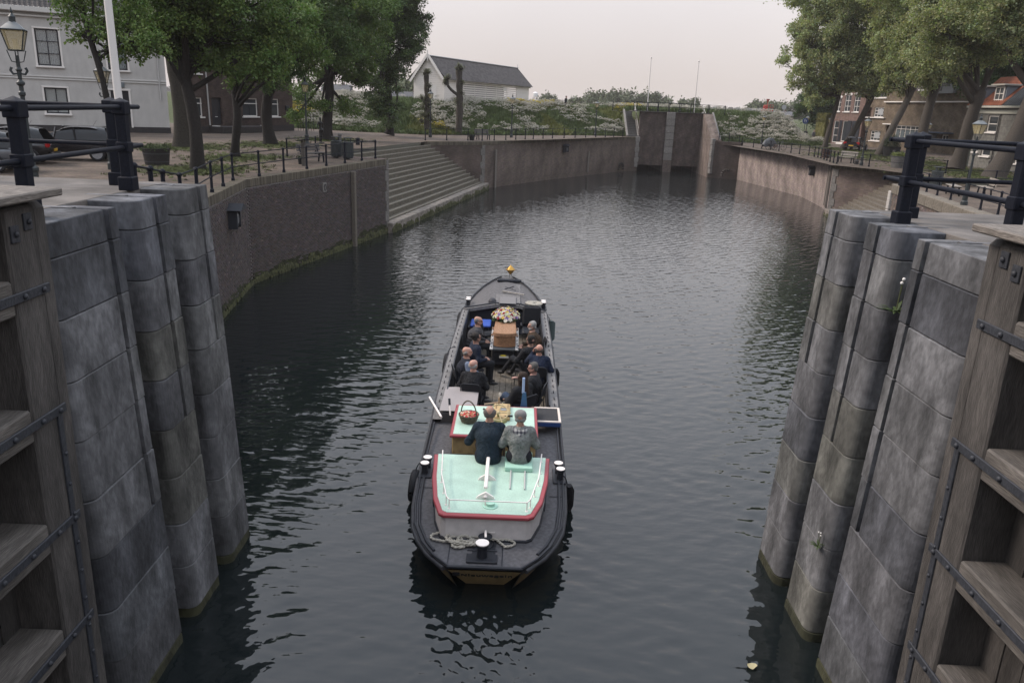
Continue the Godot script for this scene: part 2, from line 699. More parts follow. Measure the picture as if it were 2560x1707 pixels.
func lock_piers() -> void:
	var st := stone()
	var dark := st
	var green := mat(Color(0.085, 0.085, 0.045), 0.85, "mottle", V3(0.8, 0.5, 0.8), "blotch", V3(1.3, 0.6, 1.3), "lump", 1.5)
	# z of near end, far end, groove centre, groove foot
	var rows := [[-7.4, -8.83, -8.62, 2.35], [-9.32, -10.14, -9.82, 3.1], [-10.65, -11.5, -11.2, 3.75]]
	var cuts := [-0.35, 0.14, 0.80, 1.44, 2.12, 2.80, 3.48, 4.13, 4.78, 5.40, DECK]
	for side: float in [-1.0, 1.0]:
		var sname := "left" if side < 0 else "right"
		var t := thing("lock_pier", "stepped grey stone lock pier with three rounded pilasters, carrying the railing on the %s bank" % sname, "lock wall", Vector3.ZERO, 0.0, "stone piers of the lock entrance")
		var core := MB.new()
		core.prism(PackedVector2Array([Vector2(4.90 * side, -7.4), Vector2(7.6 * side, -7.4), Vector2(7.6 * side, -11.45), Vector2(4.90 * side, -11.45)]), -0.5, DECK - 0.01)
		batter(core, side)
		part("pier_core", core, st, t)
		for r: Array in rows:
			for i in cuts.size() - 1:
				var y0: float = cuts[i] + 0.004
				var y1: float = cuts[i + 1] - 0.004
				var tint := rr(0.72, 1.2)
				var lich := rng.randf()
				var gw := 0.045
				var halves := [[r[0], r[2] + gw, 0.15], [r[2] - gw, r[1], 0.0]]
				if y1 < r[3]:
					halves = [[r[0], r[1], 0.15]]
				for hv: Array in halves:
					var b := MB.new()
					b.col = Color(tint, tint, tint * rr(0.96, 1.03)) * rr(0.93, 1.05)
					if lich < 0.14:
						b.col *= Color(1.0, 0.98, 0.86)
					elif lich > 0.85:
						b.col *= Color(0.68, 0.70, 0.74)
					var o := rr(-0.007, 0.007)
					b.prism(outline(4.23 + o, 4.95, hv[0] + rr(-0.008, 0.008), hv[1], side, hv[2]), y0, y1, 0.009)
					batter(b, side)
					var mt := green if i == 0 else st
					part("stone_block", b, mt, t)
				if y1 >= r[3]:
					var g := MB.new()
					g.box(V3(side * 4.83, (y0 + y1) / 2, r[2]), V3(0.5, y1 - y0 + 0.02, gw * 2 - 0.002))
					batter(g, side)
					part("groove", g, dark, t)
		var d := MB.new()   # concrete deck on top
		d.prism(PackedVector2Array([Vector2(4.80 * side, -7.38), Vector2(14.0 * side, -7.38), Vector2(14.0 * side, -11.52), Vector2(4.80 * side, -11.52)]), DECK - 0.3, DECK + 0.004, 0.01)
		batter(d, side)
		part("deck_slab", d, mat(Color(0.20, 0.18, 0.165), 0.9, "blotch", V3(0.35, 0.35, 0.35), "fine", V3(1.5, 1.5, 1.5), "lump", 0.8), t)
		var lw := thing("lock_wall", "dark lock chamber wall behind the %s wooden gate" % sname, "lock wall")
		var w := MB.new()
		w.box(V3(side * 5.6, 2.4, -0.5), V3(1.4, 6.6, 13.6), 0.03)
		part("wall_face", w, st, lw)
	bridge()
	# plants on the piers
	plant_tuft("wall_plant", "hawkweed rosette with two thin flower stalks on the right stone pier", V3(4.62, 4.78, -9.22), 0.22, 2, Vector3(-0.4, 0, 0.3))
	plant_tuft("wall_plant", "small tuft with white flowers at the foot of the right middle pilaster", V3(4.27, 1.42, -9.46), 0.12, 3, Vector3(-0.5, 0, 0.4))
	plant_tuft("dandelion", "dandelion clock growing from a joint in the right pier deck", V3(6.15, DECK + 0.01, -8.75), 0.14, 1, Vector3.ZERO)
	plant_tuft("grass_tuft", "low grass tuft in the deck joint beside the dandelion clock", V3(6.0, DECK + 0.01, -8.9), 0.10, 0, Vector3.ZERO)


func bridge() -> void:
	var t := thing("lock_bridge", "wooden footbridge over the lock under the photographer", "bridge")
	var wd := mat(Color(0.16, 0.14, 0.12), 0.85, "grain", V3(0.3, 3, 3))
	for i in 14:
		var b := MB.new()
		b.box(V3(0, 5.42, 0.75 + i * 0.2), V3(12, 0.06, 0.19), 0.008)
		part("plank", b, wd, t)
	for z: float in [0.9, 3.2]:
		var g := MB.new()
		g.box(V3(0, 5.2, z), V3(12, 0.36, 0.2), 0.01)
		part("girder", g, mat(Color(0.03, 0.032, 0.04), 0.5), t)


func plant_tuft(called: String, label: String, at: Vector3, s: float, stalks: int, lean: Vector3) -> void:
	var t := thing(called, label, "plant", at)
	var b := MB.new()
	for i in 22:
		var a := rr(0, TAU)
		var d := (V3(cos(a), rr(0.1, 0.7), sin(a)) + lean).normalized()
		var l := s * rr(0.5, 1.2)
		var sd := d.cross(Vector3.UP).normalized() * s * 0.09
		var mid := d * l * 0.55 + Vector3.UP * s * 0.12
		var k := rr(0.7, 1.3)
		b.col = Color(k, k, k * 0.9)
		b.poly(PackedVector3Array([-sd * 0.4, sd * 0.4, mid + sd, mid - sd]))
		b.poly(PackedVector3Array([mid - sd, mid + sd, d * l]))
	part("leaves", b, mat(Color(0.055, 0.085, 0.03), 0.7), t)
	for i in stalks:
		var top := V3(rr(-0.2, 0.2), rr(1.4, 2.2), rr(-0.1, 0.3)) * s + lean * s * 0.3
		var k := MB.new()
		k.rod(Vector3.ZERO, top, s * 0.025, 5)
		part("stalk", k, mat(Color(0.08, 0.09, 0.04), 0.8), t)
		var f := MB.new()
		f.ball(top, Vector3.ONE * s * (0.22 if called == "dandelion" else 0.10), 5, 8)
		part("flower_head", f, mat(Color(0.6, 0.58, 0.55), 0.9), t)


# ---------- wooden lock gates, folded open along the walls ----------
func lock_gates() -> void:
	var wood := mat(Color(0.15, 0.136, 0.126), 0.85, "grain", V3(6, 0.35, 6), "blotch", V3(1.2, 0.25, 1.2), "grain", 1.2)
	var woodh := mat(Color(0.22, 0.197, 0.177), 0.85, "grain", V3(6, 6, 0.35), "blotch", V3(1.2, 1.2, 0.3), "grain", 1.0)
	var iron := mat(Color(0.040, 0.043, 0.052), 0.55, "mottle", V3(2, 2, 2), "", Vector3.ONE, "lump", 0.3)
	for side: float in [-1.0, 1.0]:
		var sn := "left" if side < 0 else "right"
		var t := thing("lock_gate", "weathered timber lock gate with iron straps folded open against the %s wall" % sn, "lock gate", Vector3.ZERO, 0.0, "timber lock gates")
		var X := 4.12
		var q := MB.new()
		q.box(V3(side * (X + 0.22), 2.8, -6.47), V3(0.44, 6.5, 0.42), 0.02)
		part("mitre_post", q, wood, t)
		var q2 := MB.new()
		q2.box(V3(side * (X + 0.24), 2.8, -6.81), V3(0.40, 6.5, 0.245), 0.05)
		part("heel_strip", q2, wood, t)
		var back := MB.new()
		back.box(V3(side * (X + 0.50), 2.7, -3.0), V3(0.06, 6.2, 6.4))
		part("gate_backing", back, wood, t)
		var levels := [5.32, 4.19, 3.09, 1.98, 0.87, -0.2]
		for i in levels.size():
			var y: float = levels[i]
			var b := MB.new()
			b.col = Color.WHITE * rr(0.9, 1.1)
			b.box(V3(side * (X + 0.235), y, -3.15), V3(0.47, 0.30, 6.2), 0.018)
			part("rail_beam", b, woodh, t)
			var s := MB.new()   # iron strap over the beam and the post
			s.box(V3(side * (X - 0.012), y + 0.0, -5.85), V3(0.024, 0.085, 1.75), 0.006)
			var sp := part("iron_strap", s, iron, t)
			var bolts := [-6.62, -6.35, -5.95, -5.55, -5.1]
			for z: float in bolts:
				var bo := MB.new()
				bo.ball(V3(side * (X - 0.03), y, z), V3(0.022, 0.026, 0.026), 5, 8)
				part("bolt", bo, iron, sp)
			if i < levels.size() - 1:   # recessed boards between two beams: upright and slanting
				var top := y - 0.15
				var bot: float = levels[i + 1] + 0.15
				for k in 12:
					var z0 := -6.25 + k * 0.27
					var p := MB.new()
					p.col = Color.WHITE * rr(0.55, 0.95)
					var tilt := 0.0 if k < 3 else 0.5
					var cz := z0 + 0.13 + (0.15 if k >= 3 else 0.0)
					p.box(V3(side * (X + 0.42 - (0.0 if k < 3 else 0.025) + 0.004 * (k % 2)), (top + bot) / 2, cz), V3(0.045, (bot - top) * (1.0 if k < 3 else 1.1), 0.255), 0.008, Basis(Vector3.RIGHT, tilt * 0.55))
					part("plank", p, wood, t)
		for k in 9:   # boards above the top beam
			var p := MB.new()
			p.col = Color.WHITE * rr(0.6, 1.0)
			p.box(V3(side * (X + 0.42 + 0.004 * (k % 2)), 5.73, -6.1 + k * 0.27), V3(0.045, 0.55, 0.255), 0.008)
			part("plank", p, wood, t)
		var v := MB.new()     # upright strap on the post
		v.box(V3(side * (X - 0.008), 2.2, -6.625), V3(0.02, 4.0, 0.075), 0.005)
		var vs := part("iron_strap", v, iron, t)
		for k in 12:
			var bo := MB.new()
			bo.ball(V3(side * (X - 0.022), 0.35 + k * 0.31, -6.625), V3(0.016, 0.02, 0.02), 5, 8)
			part("bolt", bo, iron, vs)
		for p: Vector2 in [Vector2(5.84, -6.36), Vector2(5.92, -6.55)]:
			var pl := MB.new()
			pl.box(V3(side * (X - 0.008), p.x, p.y), V3(0.02, 0.14, 0.11), 0.004)
			var po := part("bolt_plate", pl, iron, t)
			var bo := MB.new()
			bo.ball(V3(side * (X - 0.025), p.x, p.y), V3(0.02, 0.026, 0.026), 5, 8)
			part("bolt", bo, iron, po)
		var c := MB.new()
		c.box(V3(side * (X + 0.22), 6.14, -4.0), V3(0.72, 0.07, 5.8), 0.012)
		part("cap_board", c, mat(Color(0.33, 0.29, 0.255), 0.85, "grain", V3(6, 6, 0.35), "mottle", V3(1.5, 1.5, 0.6), "grain", 1.0), t)


# ---------- brick quay walls ----------
const BRICKS_MOST := 270
var brick_meshes: Array[ArrayMesh] = []


func brick_mesh() -> ArrayMesh:
	var b := MB.new()
	b.box(Vector3.ZERO, V3(0.21, 0.056, 0.06), 0.006)
	return b.mesh()


# bricks laid over a wall from a to b (outside on the left hand when walking from a to b is -normal); returns [transforms, colours]
func lay(a: Vector3, b: Vector3, h0: float, h1: float, out: Vector3, tone: Color) -> Array:
	var xs := []
	var cs := []
	var d := b - a
	var l := Vector2(d.x, d.z).length()
	var dir := V3(d.x, 0, d.z) / l
	var bs := Basis(dir, Vector3.UP, dir.cross(Vector3.UP))
	var row := 0
	var y := h0
	while y < h1 - 0.03:
		var x := 0.11 * (row % 2) + rr(0, 0.01)
		while x < l - 0.11:
			var s := rr(0.72, 1.18)
			if rng.randf() < 0.03:
				s *= 1.5
			var c := Color(tone.r * s * rr(0.9, 1.1), tone.g * s, tone.b * s * rr(0.9, 1.15))
			var damp := y - h0
			if damp < 0.55 + 0.35 * hill.get_noise_2d((a.x + x) * 9.0, a.z * 9.0) and rng.randf() < 0.8:   # algae and moss at the water
				c = Color(0.045, 0.05, 0.016) * rr(0.6, 1.6)
				c.a = 1.0
			xs.append(Transform3D(bs, a + dir * (x + 0.105) + V3(0, y + 0.03, 0) - V3(0, a.y, 0) + out * rr(-0.006, 0.007)))
			cs.append(c)
			x += 0.222
		y += 0.0665
		row += 1
	return [xs, cs]


func quay_wall(label: String, pts: Array, top: float, inward: float, laid: bool, tone: Color, cope := true, solo := false) -> Node3D:
	var t := thing("quay_wall", label, "brick wall")
	var body := mat(Color(0.19, 0.175, 0.165), 0.95, "mottle")
	if not laid:
		body = mat(tone * 1.25, 0.92, "brick_print", V3(0.57, 0.96, 0.57), "blotch", V3(0.22, 0.12, 0.22), "brick_print", 0.5)
	var bm := brick_mesh()
	var bmat := mat(Color(1, 1, 1), 0.92, "fine", V3(3, 3, 3), "blotch", V3(0.25, 0.12, 0.25))
	var xs := []
	var cs := []
	for i in pts.size() - 1:
		var a := V3(pts[i].x, 0, pts[i].y)
		var b := V3(pts[i + 1].x, 0, pts[i + 1].y)
		var d := (b - a).normalized()
		var out := d.cross(Vector3.UP) * inward   # towards the water
		var m := MB.new()
		m.prism(PackedVector2Array([Vector2(a.x, a.z), Vector2(b.x, b.z), Vector2(b.x - out.x * 0.6, b.z - out.z * 0.6), Vector2(a.x - out.x * 0.6, a.z - out.z * 0.6)]), -0.6, top - (0.30 if cope else 0.0))
		part("wall_body", m, body, t)
		if laid:
			var r := lay(a, b, -0.13, top - 0.31, out, tone)
			xs += r[0]
			cs += r[1]
		if cope:   # a course of bricks on edge
			var l := (b - a).length()
			var k := 0.05
			var cx := []
			var cc := []
			var cb := MB.new()
			cb.box(Vector3.ZERO, V3(0.062, 0.30, 0.44), 0.008)
			while k < l - 0.02:
				var bs := Basis(d, Vector3.UP, d.cross(Vector3.UP))
				cx.append(Transform3D(bs, a + d * k + V3(0, top - 0.145 + rr(-0.006, 0.008), 0) - out * (0.19 + rr(-0.008, 0.008))))
				var s := rr(0.6, 1.25)
				cc.append(Color(0.125 * s, 0.108 * s, 0.082 * s))
				k += 0.071
			scatter("coping_bricks", cb.mesh(), mat(Color(1, 1, 1), 0.95, "fine", V3(3, 3, 3)), t, cx, cc)
	if xs.size():
		var keep := []
		if solo:   # the bricks that show largest are parts of their own
			for i in xs.size():
				var p: Vector3 = xs[i].origin
				if p.z < -21.8 and p.y > 0.4:
					keep.append([p.distance_to(V3(0, 7, 0)), i])
			keep.sort()
			keep.resize(mini(keep.size(), BRICKS_MOST))
			var tones := []
			for k in 6:
				tones.append(mat(tone * (0.68 + 0.10 * k), 0.92, "fine", V3(3, 3, 3)))
			for e in keep:
				part("brick", bm, tones[rng.randi() % 6], t, xs[e[1]])
				cs[e[1]] = null
		var fx := []
		var fc := []
		for i in xs.size():
			if cs[i] != null:
				fx.append(xs[i])
				fc.append(cs[i])
		scatter("brickwork", bm, bmat, t, fx, fc)
	return t


func quoins(t: Node3D, at: Vector3, dir: Vector3, out: Vector3, top: float, mt: Material) -> void:
	var y := 0.1
	var k := 0
	while y < top - 0.1:
		var h := minf(0.55, top - y)
		var b := MB.new()
		var l := 0.5 if k % 2 else 0.34
		b.col = Color.WHITE * rr(0.85, 1.1)
		b.box(at + V3(0, y + h / 2, 0) - dir * (l / 2 - 0.03) - out * 0.16, V3(l, h - 0.012, 0.42), 0.012, Basis(dir, Vector3.UP, dir.cross(Vector3.UP)))
		part("quoin_stone", b, mt, t)
		y += h
		k += 1


func quay_walls() -> void:
	hill.seed = 11
	var red := Color(0.142, 0.116, 0.107)
	var pink := Color(0.33, 0.29, 0.272)
	var st := mat(Color(0.24, 0.225, 0.21), 0.9, "mottle", V3(0.8, 0.8, 0.8), "fine", V3(2, 2, 2), "lump", 0.8)
	var a := quay_wall("long red brown brick quay wall with mossy foot between left pier and stairs", [Vector2(-4.7, -11.5), Vector2(-7.6, -17.8), Vector2(-9.3, -23.0), Vector2(-10.2, -29.7), Vector2(-7.15, -43.6)], QL, 1.0, true, red, true, true)
	moss_skirt(a, Vector2(-10.15, -29.7), Vector2(-7.1, -43.6), 0.38)
	moss_skirt(a, Vector2(-9.25, -23.0), Vector2(-10.15, -29.7), 0.2)
	var nd := (V3(-7.15, 0, -43.6) - V3(-10.2, 0, -29.7)).normalized()
	var no := nd.cross(Vector3.UP)
	quoins(a, V3(-7.15, 0, -43.6), nd, no, QL, st)
	var ew := MB.new()    # the return of the wall beside the stairs
	ew.prism(PackedVector2Array([Vector2(-7.2, -43.45), Vector2(-12.1, -44.55), Vector2(-12.1, -43.9), Vector2(-7.3, -42.9)]), -0.5, QL + 0.02)
	part("end_wall", ew, mat(red * 1.2, 0.92, "brick_print", V3(0.57, 0.96, 0.57)), a)
	# things on that wall
	var post := MB.new()
	post.box(V3(0, 1.55, 0), V3(0.22, 4.2, 0.2), 0.02)
	var pd := Transform3D(Basis(nd, Vector3.UP, nd.cross(Vector3.UP)), V3(-10.2, 0, -29.7) + nd * 9.4 + no * 0.14)
	single("fender_post", post, mat(Color(0.19, 0.165, 0.135), 0.9, "grain", V3(5, 0.4, 5)), "upright timber fender post against the left brick wall before the stairs", "post", pd)
	wall_lamp("hooded round lock lamp in a black box on the left brick wall", V3(-9.85, 3.3, -26.6), (V3(-10.2, 0, -29.7) - V3(-9.3, 0, -23)).normalized(), 1.0)
	var plq := thing("depth_plaque", "square stone plaque with a dark oval number high on the left brick wall", "plaque")
	var pb := MB.new()
	pb.xf = Transform3D(Basis(nd, Vector3.UP, no), V3(-10.2, 0, -29.7) + nd * 6.4 + V3(0, 3.15, 0) + no * 0.05)
	pb.box(Vector3.ZERO, V3(0.36, 0.42, 0.07), 0.01)
	part("plate", pb, st, plq)
	var po := MB.new()
	po.xf = pb.xf
	for k in 14:
		var g := TAU * k / 14
		var g2 := TAU * (k + 1) / 14
		po.bar(V3(cos(g) * 0.09, sin(g) * 0.14, 0.04), V3(cos(g2) * 0.09, sin(g2) * 0.14, 0.04), 0.03, 0.02)
	part("oval", po, mat(Color(0.03, 0.03, 0.035), 0.7), plq)
	stair_left(st)
	var c := quay_wall("brick wall along the far side of the left stairs turning to the basin", [Vector2(-7.75, -65.0), Vector2(-3.0, -69.3)], QL, 1.0, false, Color(0.12, 0.10, 0.088))
	var cd := (V3(-3.0, 0, -69.3) - V3(-7.75, 0, -65)).normalized()
	quoins(c, V3(-3.0, 0, -69.3), cd, cd.cross(Vector3.UP), QL - 0.3, st)
	quay_wall("stained far brick quay wall below the grassy dike left of the flood gate", [Vector2(-3.0, -69.3), Vector2(2.95, -80.5), Vector2(12.7, -96.6), Vector2(14.4, -98.0)], QL, 1.0, false, Color(0.17, 0.145, 0.128))
	wall_lamp("small hooded lock lamp on the far wall left of the flood gate", V3(4.6, 3.3, -83.1), (V3(12.7, 0, -96.6) - V3(2.95, 0, -80.5)).normalized(), 0.9)
	for f: Array in [["pale timber post on the far quay wall beside the left stairs corner", -2.2, -70.75], ["second thin post standing in the water before the far wall", 7.4, -87.7]]:
		var p := MB.new()
		p.box(V3(0, 1.5, 0), V3(0.18, 3.6 if f[1] < 0 else 2.2, 0.16), 0.02)
		single("fender_post", p, mat(Color(0.24, 0.215, 0.19), 0.9, "grain", V3(5, 0.4, 5)), f[0], "post", rot(0.5, V3(f[1] + 0.15, 0, f[2] + 0.05)))
	# right side
	quay_wall("sunlit pinkish brick quay wall right of the flood gate", [Vector2(24.7, -90.6), Vector2(26.2, -73.4), Vector2(24.9, -64.6)], QR, -1.0 * -1.0, false, pink)
	var rr2 := quay_wall("short pinkish wall end with dark drain slots beside the right stairs", [Vector2(24.9, -64.6), Vector2(23.75, -60.6)], QR, 1.0, false, pink)
	for k in 3:
		var p := MB.new()
		p.box(V3(24.68 - k * 0.33, 1.9, -63.9 + k * 1.15), V3(0.13, 3.2, 0.16), 0.02)
		part("drain_slot", p, mat(Color(0.05, 0.045, 0.04) if k == 2 else Color(0.16, 0.14, 0.125), 0.9), rr2)
	wall_lamp("small hooded lock lamp on the pinkish right wall", V3(25.62, 2.85, -69.6), (V3(24.9, 0, -64.6) - V3(26.2, 0, -73.4)).normalized(), 0.9)
	var s := quay_wall("dark stained brick side wall of the right stairs, shade painted in, with pale quoin stones", [Vector2(23.75, -60.6), Vector2(27.0, -56.0)], QR, 1.0, false, Color(0.17, 0.142, 0.128))  # brick toned down for weathering and for the shade on this turned-away face
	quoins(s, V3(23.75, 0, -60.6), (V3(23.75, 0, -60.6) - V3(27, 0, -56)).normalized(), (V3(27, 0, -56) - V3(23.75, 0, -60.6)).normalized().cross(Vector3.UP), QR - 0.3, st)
	stair_right(st)
	var n := quay_wall("near right brick quay wall with broad stone coping under the railing", [Vector2(20.2, -43.0), Vector2(17.3, -29.0), Vector2(4.75, -11.6)], QR, 1.0, true, Color(0.27, 0.215, 0.19), false)
	var dn := (V3(17.3, 0, -29) - V3(20.2, 0, -43)).normalized()
	for i in 11:
		var b := MB.new()
		b.col = Color.WHITE * rr(0.85, 1.12)
		b.box(V3(20.2, QR - 0.17, -43) + dn * (0.65 + i * 1.3) + dn.cross(Vector3.UP) * -0.2, V3(1.28, 0.5, 0.62), 0.03, Basis(dn, Vector3.UP, dn.cross(Vector3.UP)))
		part("coping_stone", b, mat(Color(0.235, 0.205, 0.165), 0.9, "mottle", V3(0.8, 0.8, 0.8), "fine", V3(2, 2, 2), "lump", 1.0), n)
	var wq := MB.new()
	for k in 3:
		wq.box(V3(20.2, 0.9 + k * 1.0, -43.05), V3(0.5, 0.97, 0.3), 0.03, Basis(dn, Vector3.UP, dn.cross(Vector3.UP)))
	part("white_quoin", wq, mat(Color(0.5, 0.47, 0.44), 0.9, "mottle"), n)
	var nw := MB.new()
	nw.prism(PackedVector2Array([Vector2(20.25, -43.05), Vector2(27.6, -45.6), Vector2(27.6, -45.0), Vector2(20.3, -42.4)]), -0.5, QR)
	part("end_wall", nw, mat(Color(0.2, 0.16, 0.14), 0.92, "brick_print", V3(0.57, 0.96, 0.57)), n)


func wall_lamp(label: String, at: Vector3, along_: Vector3, s: float) -> void:
	var out := along_.cross(Vector3.UP)
	var t := thing("wall_lamp", label, "lamp")
	t.transform = Transform3D(Basis(along_, Vector3.UP, out), at)
	var black := mat(Color(0.018, 0.02, 0.026), 0.6)
	var b := MB.new()
	b.extrude(PackedVector2Array([Vector2(-0.45, 0.0), Vector2(0.45, 0.0), Vector2(0.0, 0.2)]), 0.6 * s, Transform3D(Basis.IDENTITY, V3(0, 0, 0.28)))
	part("hood", b, black, t)
	var h := MB.new()
	h.box(V3(-0.27, -0.33, 0.2), V3(0.05, 0.62, 0.4), 0.01)
	h.box(V3(0.27, -0.33, 0.2), V3(0.05, 0.62, 0.4), 0.01)
	h.box(V3(0, -0.33, 0.05), V3(0.56, 0.62, 0.06), 0.01)
	part("housing", h, black, t)
	var l := MB.new()
	l.xf = Transform3D(Basis(Vector3.RIGHT, PI / 2), V3(0.02, -0.34, 0.2))
	l.lathe([Vector2(0, 0), Vector2(0.23, 0.0), Vector2(0.23, 0.16), Vector2(0.2, 0.17)], 16)
	part("rim", l, black, t)
	var g := MB.new()
	g.ball(V3(0.02, -0.34, 0.34), V3(0.2, 0.2, 0.06), 6, 14)
	part("lens", g, mat(Color(0.09, 0.10, 0.11), 0.1), t)


func stair_left(st: Material) -> void:
	var t := thing("quay_stairs", "wide worn brick stairs descending from the left quay to the water", "stairs")
	var tr := mat(Color(0.175, 0.155, 0.120), 0.92, "mottle", V3(0.4, 0.8, 0.4), "fine", V3(2, 2, 2), "lump", 0.8)
	var nose := mat(Color(0.25, 0.225, 0.18), 0.9, "mottle", V3(0.8, 0.8, 0.8), "fine", V3(2, 2, 2))
	var topA := Vector2(-12.05, -44.1)
	var topB := Vector2(-7.55, -65.1)
	var botA := Vector2(-7.40, -43.4)
	var botB := Vector2(-3.1, -69.2)
	var nstep := 13
	for i in nstep:
		var y := QL - (i + 1) * (QL - 0.62) / nstep
		var f0 := float(i) / nstep
		var f1 := float(i + 1) / nstep
		var a0 := topA.lerp(botA, f0 - 0.004)
		var a1 := topA.lerp(botA, f1)
		var b0 := topB.lerp(botB, f0 - 0.004)
		var b1 := topB.lerp(botB, f1)
		var b := MB.new()
		b.col = Color.WHITE * rr(0.88, 1.08)
		b.prism(PackedVector2Array([a0, a1, b1, b0]), y - 0.6, y, 0.012)
		var sp := part("step", b, tr, t)
		var n := MB.new()
		var w := 0.16
		var k0 := a1.lerp(a0, w / (a1 - a0).length())
		var k1 := b1.lerp(b0, w / (b1 - b0).length())
		var o := (a1 - a0).normalized() * 0.012
		n.prism(PackedVector2Array([k0, a1 + o, b1 + o, k1]), y - 0.05, y + 0.012, 0.01)
		part("nosing", n, nose, sp)
	var lg := MB.new()
	var of := Vector2(0.55, 0.1)
	lg.prism(PackedVector2Array([botA, botA + of, botB + of, botB]), -0.6, 0.55, 0.03)
	part("ledge", lg, mat(Color(0.33, 0.29, 0.25), 0.9, "mottle", V3(0.7, 0.7, 0.7), "blotch", V3(0.5, 0.5, 0.5)), t)
	moss_skirt(t, botA + of, botB + of, 0.42)


# a ragged fringe of moss and algae hanging on a wall just above the water
func moss_skirt(t: Node3D, a: Vector2, b: Vector2, top: float) -> void:
	var xs := []
	var cs := []
	var m := MB.new()
	m.ball(Vector3.ZERO, V3(0.07, 0.09, 0.035), 4, 6)
	var l := (b - a).length()
	for i in int(l * 70):
		var f := rng.randf()
		var p := a.lerp(b, f)
		var n := 0.5 + 0.5 * hill.get_noise_2d(p.x * 20.0, p.y * 20.0)
		if n < 0.40 and rng.randf() < 0.75:
			continue
		var y := rr(-0.05, top * (0.25 + 1.1 * n * n))
		xs.append(Transform3D(Basis(Vector3.UP, atan2(-(b - a).y, (b - a).x)).scaled(V3(rr(0.5, 1.5), rr(0.5, 1.6), 1)), V3(p.x, y, p.y)))
		var s := rr(0.5, 1.5)
		cs.append(Color(0.05 * s, 0.052 * s, 0.022 * s))
	scatter("moss", m.mesh(), mat(Color(1, 1, 1), 0.95), t, xs, cs)


func stair_right(st: Material) -> void:
	var t := thing("quay_stairs", "wide pale brick stairs with leaf litter rising from the right water edge", "stairs")
	var tr := mat(Color(0.20, 0.172, 0.138), 0.92, "mottle", V3(0.4, 0.8, 0.4), "fine", V3(2, 2, 2), "lump", 0.8)
	var topA := Vector2(27.2, -56.1)
	var topB := Vector2(27.5, -45.4)
	var botA := Vector2(24.1, -60.4)
	var botB := Vector2(20.5, -43.2)
	var nstep := 15
	for i in nstep:
		var y := QR - (i + 1) * (QR - 0.5) / nstep
		var f0 := float(i) / nstep
		var f1 := float(i + 1) / nstep
		var b := MB.new()
		b.col = Color.WHITE * rr(0.86, 1.1)
		b.prism(PackedVector2Array([topA.lerp(botA, f0 - 0.004), topA.lerp(botA, f1), topB.lerp(botB, f1), topB.lerp(botB, f0 - 0.004)]), y - 0.6, y, 0.02)
		part("step", b, tr, t)
	var lg := MB.new()
	var of := Vector2(-0.75, 0.2)
	lg.prism(PackedVector2Array([botA, botA + of, botB + of, botB]), -0.6, 0.46, 0.03)
	part("ledge", lg, mat(Color(0.30, 0.26, 0.22), 0.9, "mottle", V3(0.7, 0.7, 0.7), "blotch", V3(0.5, 0.5, 0.5)), t)
	moss_skirt(t, botA + of, botB + of, 0.3)


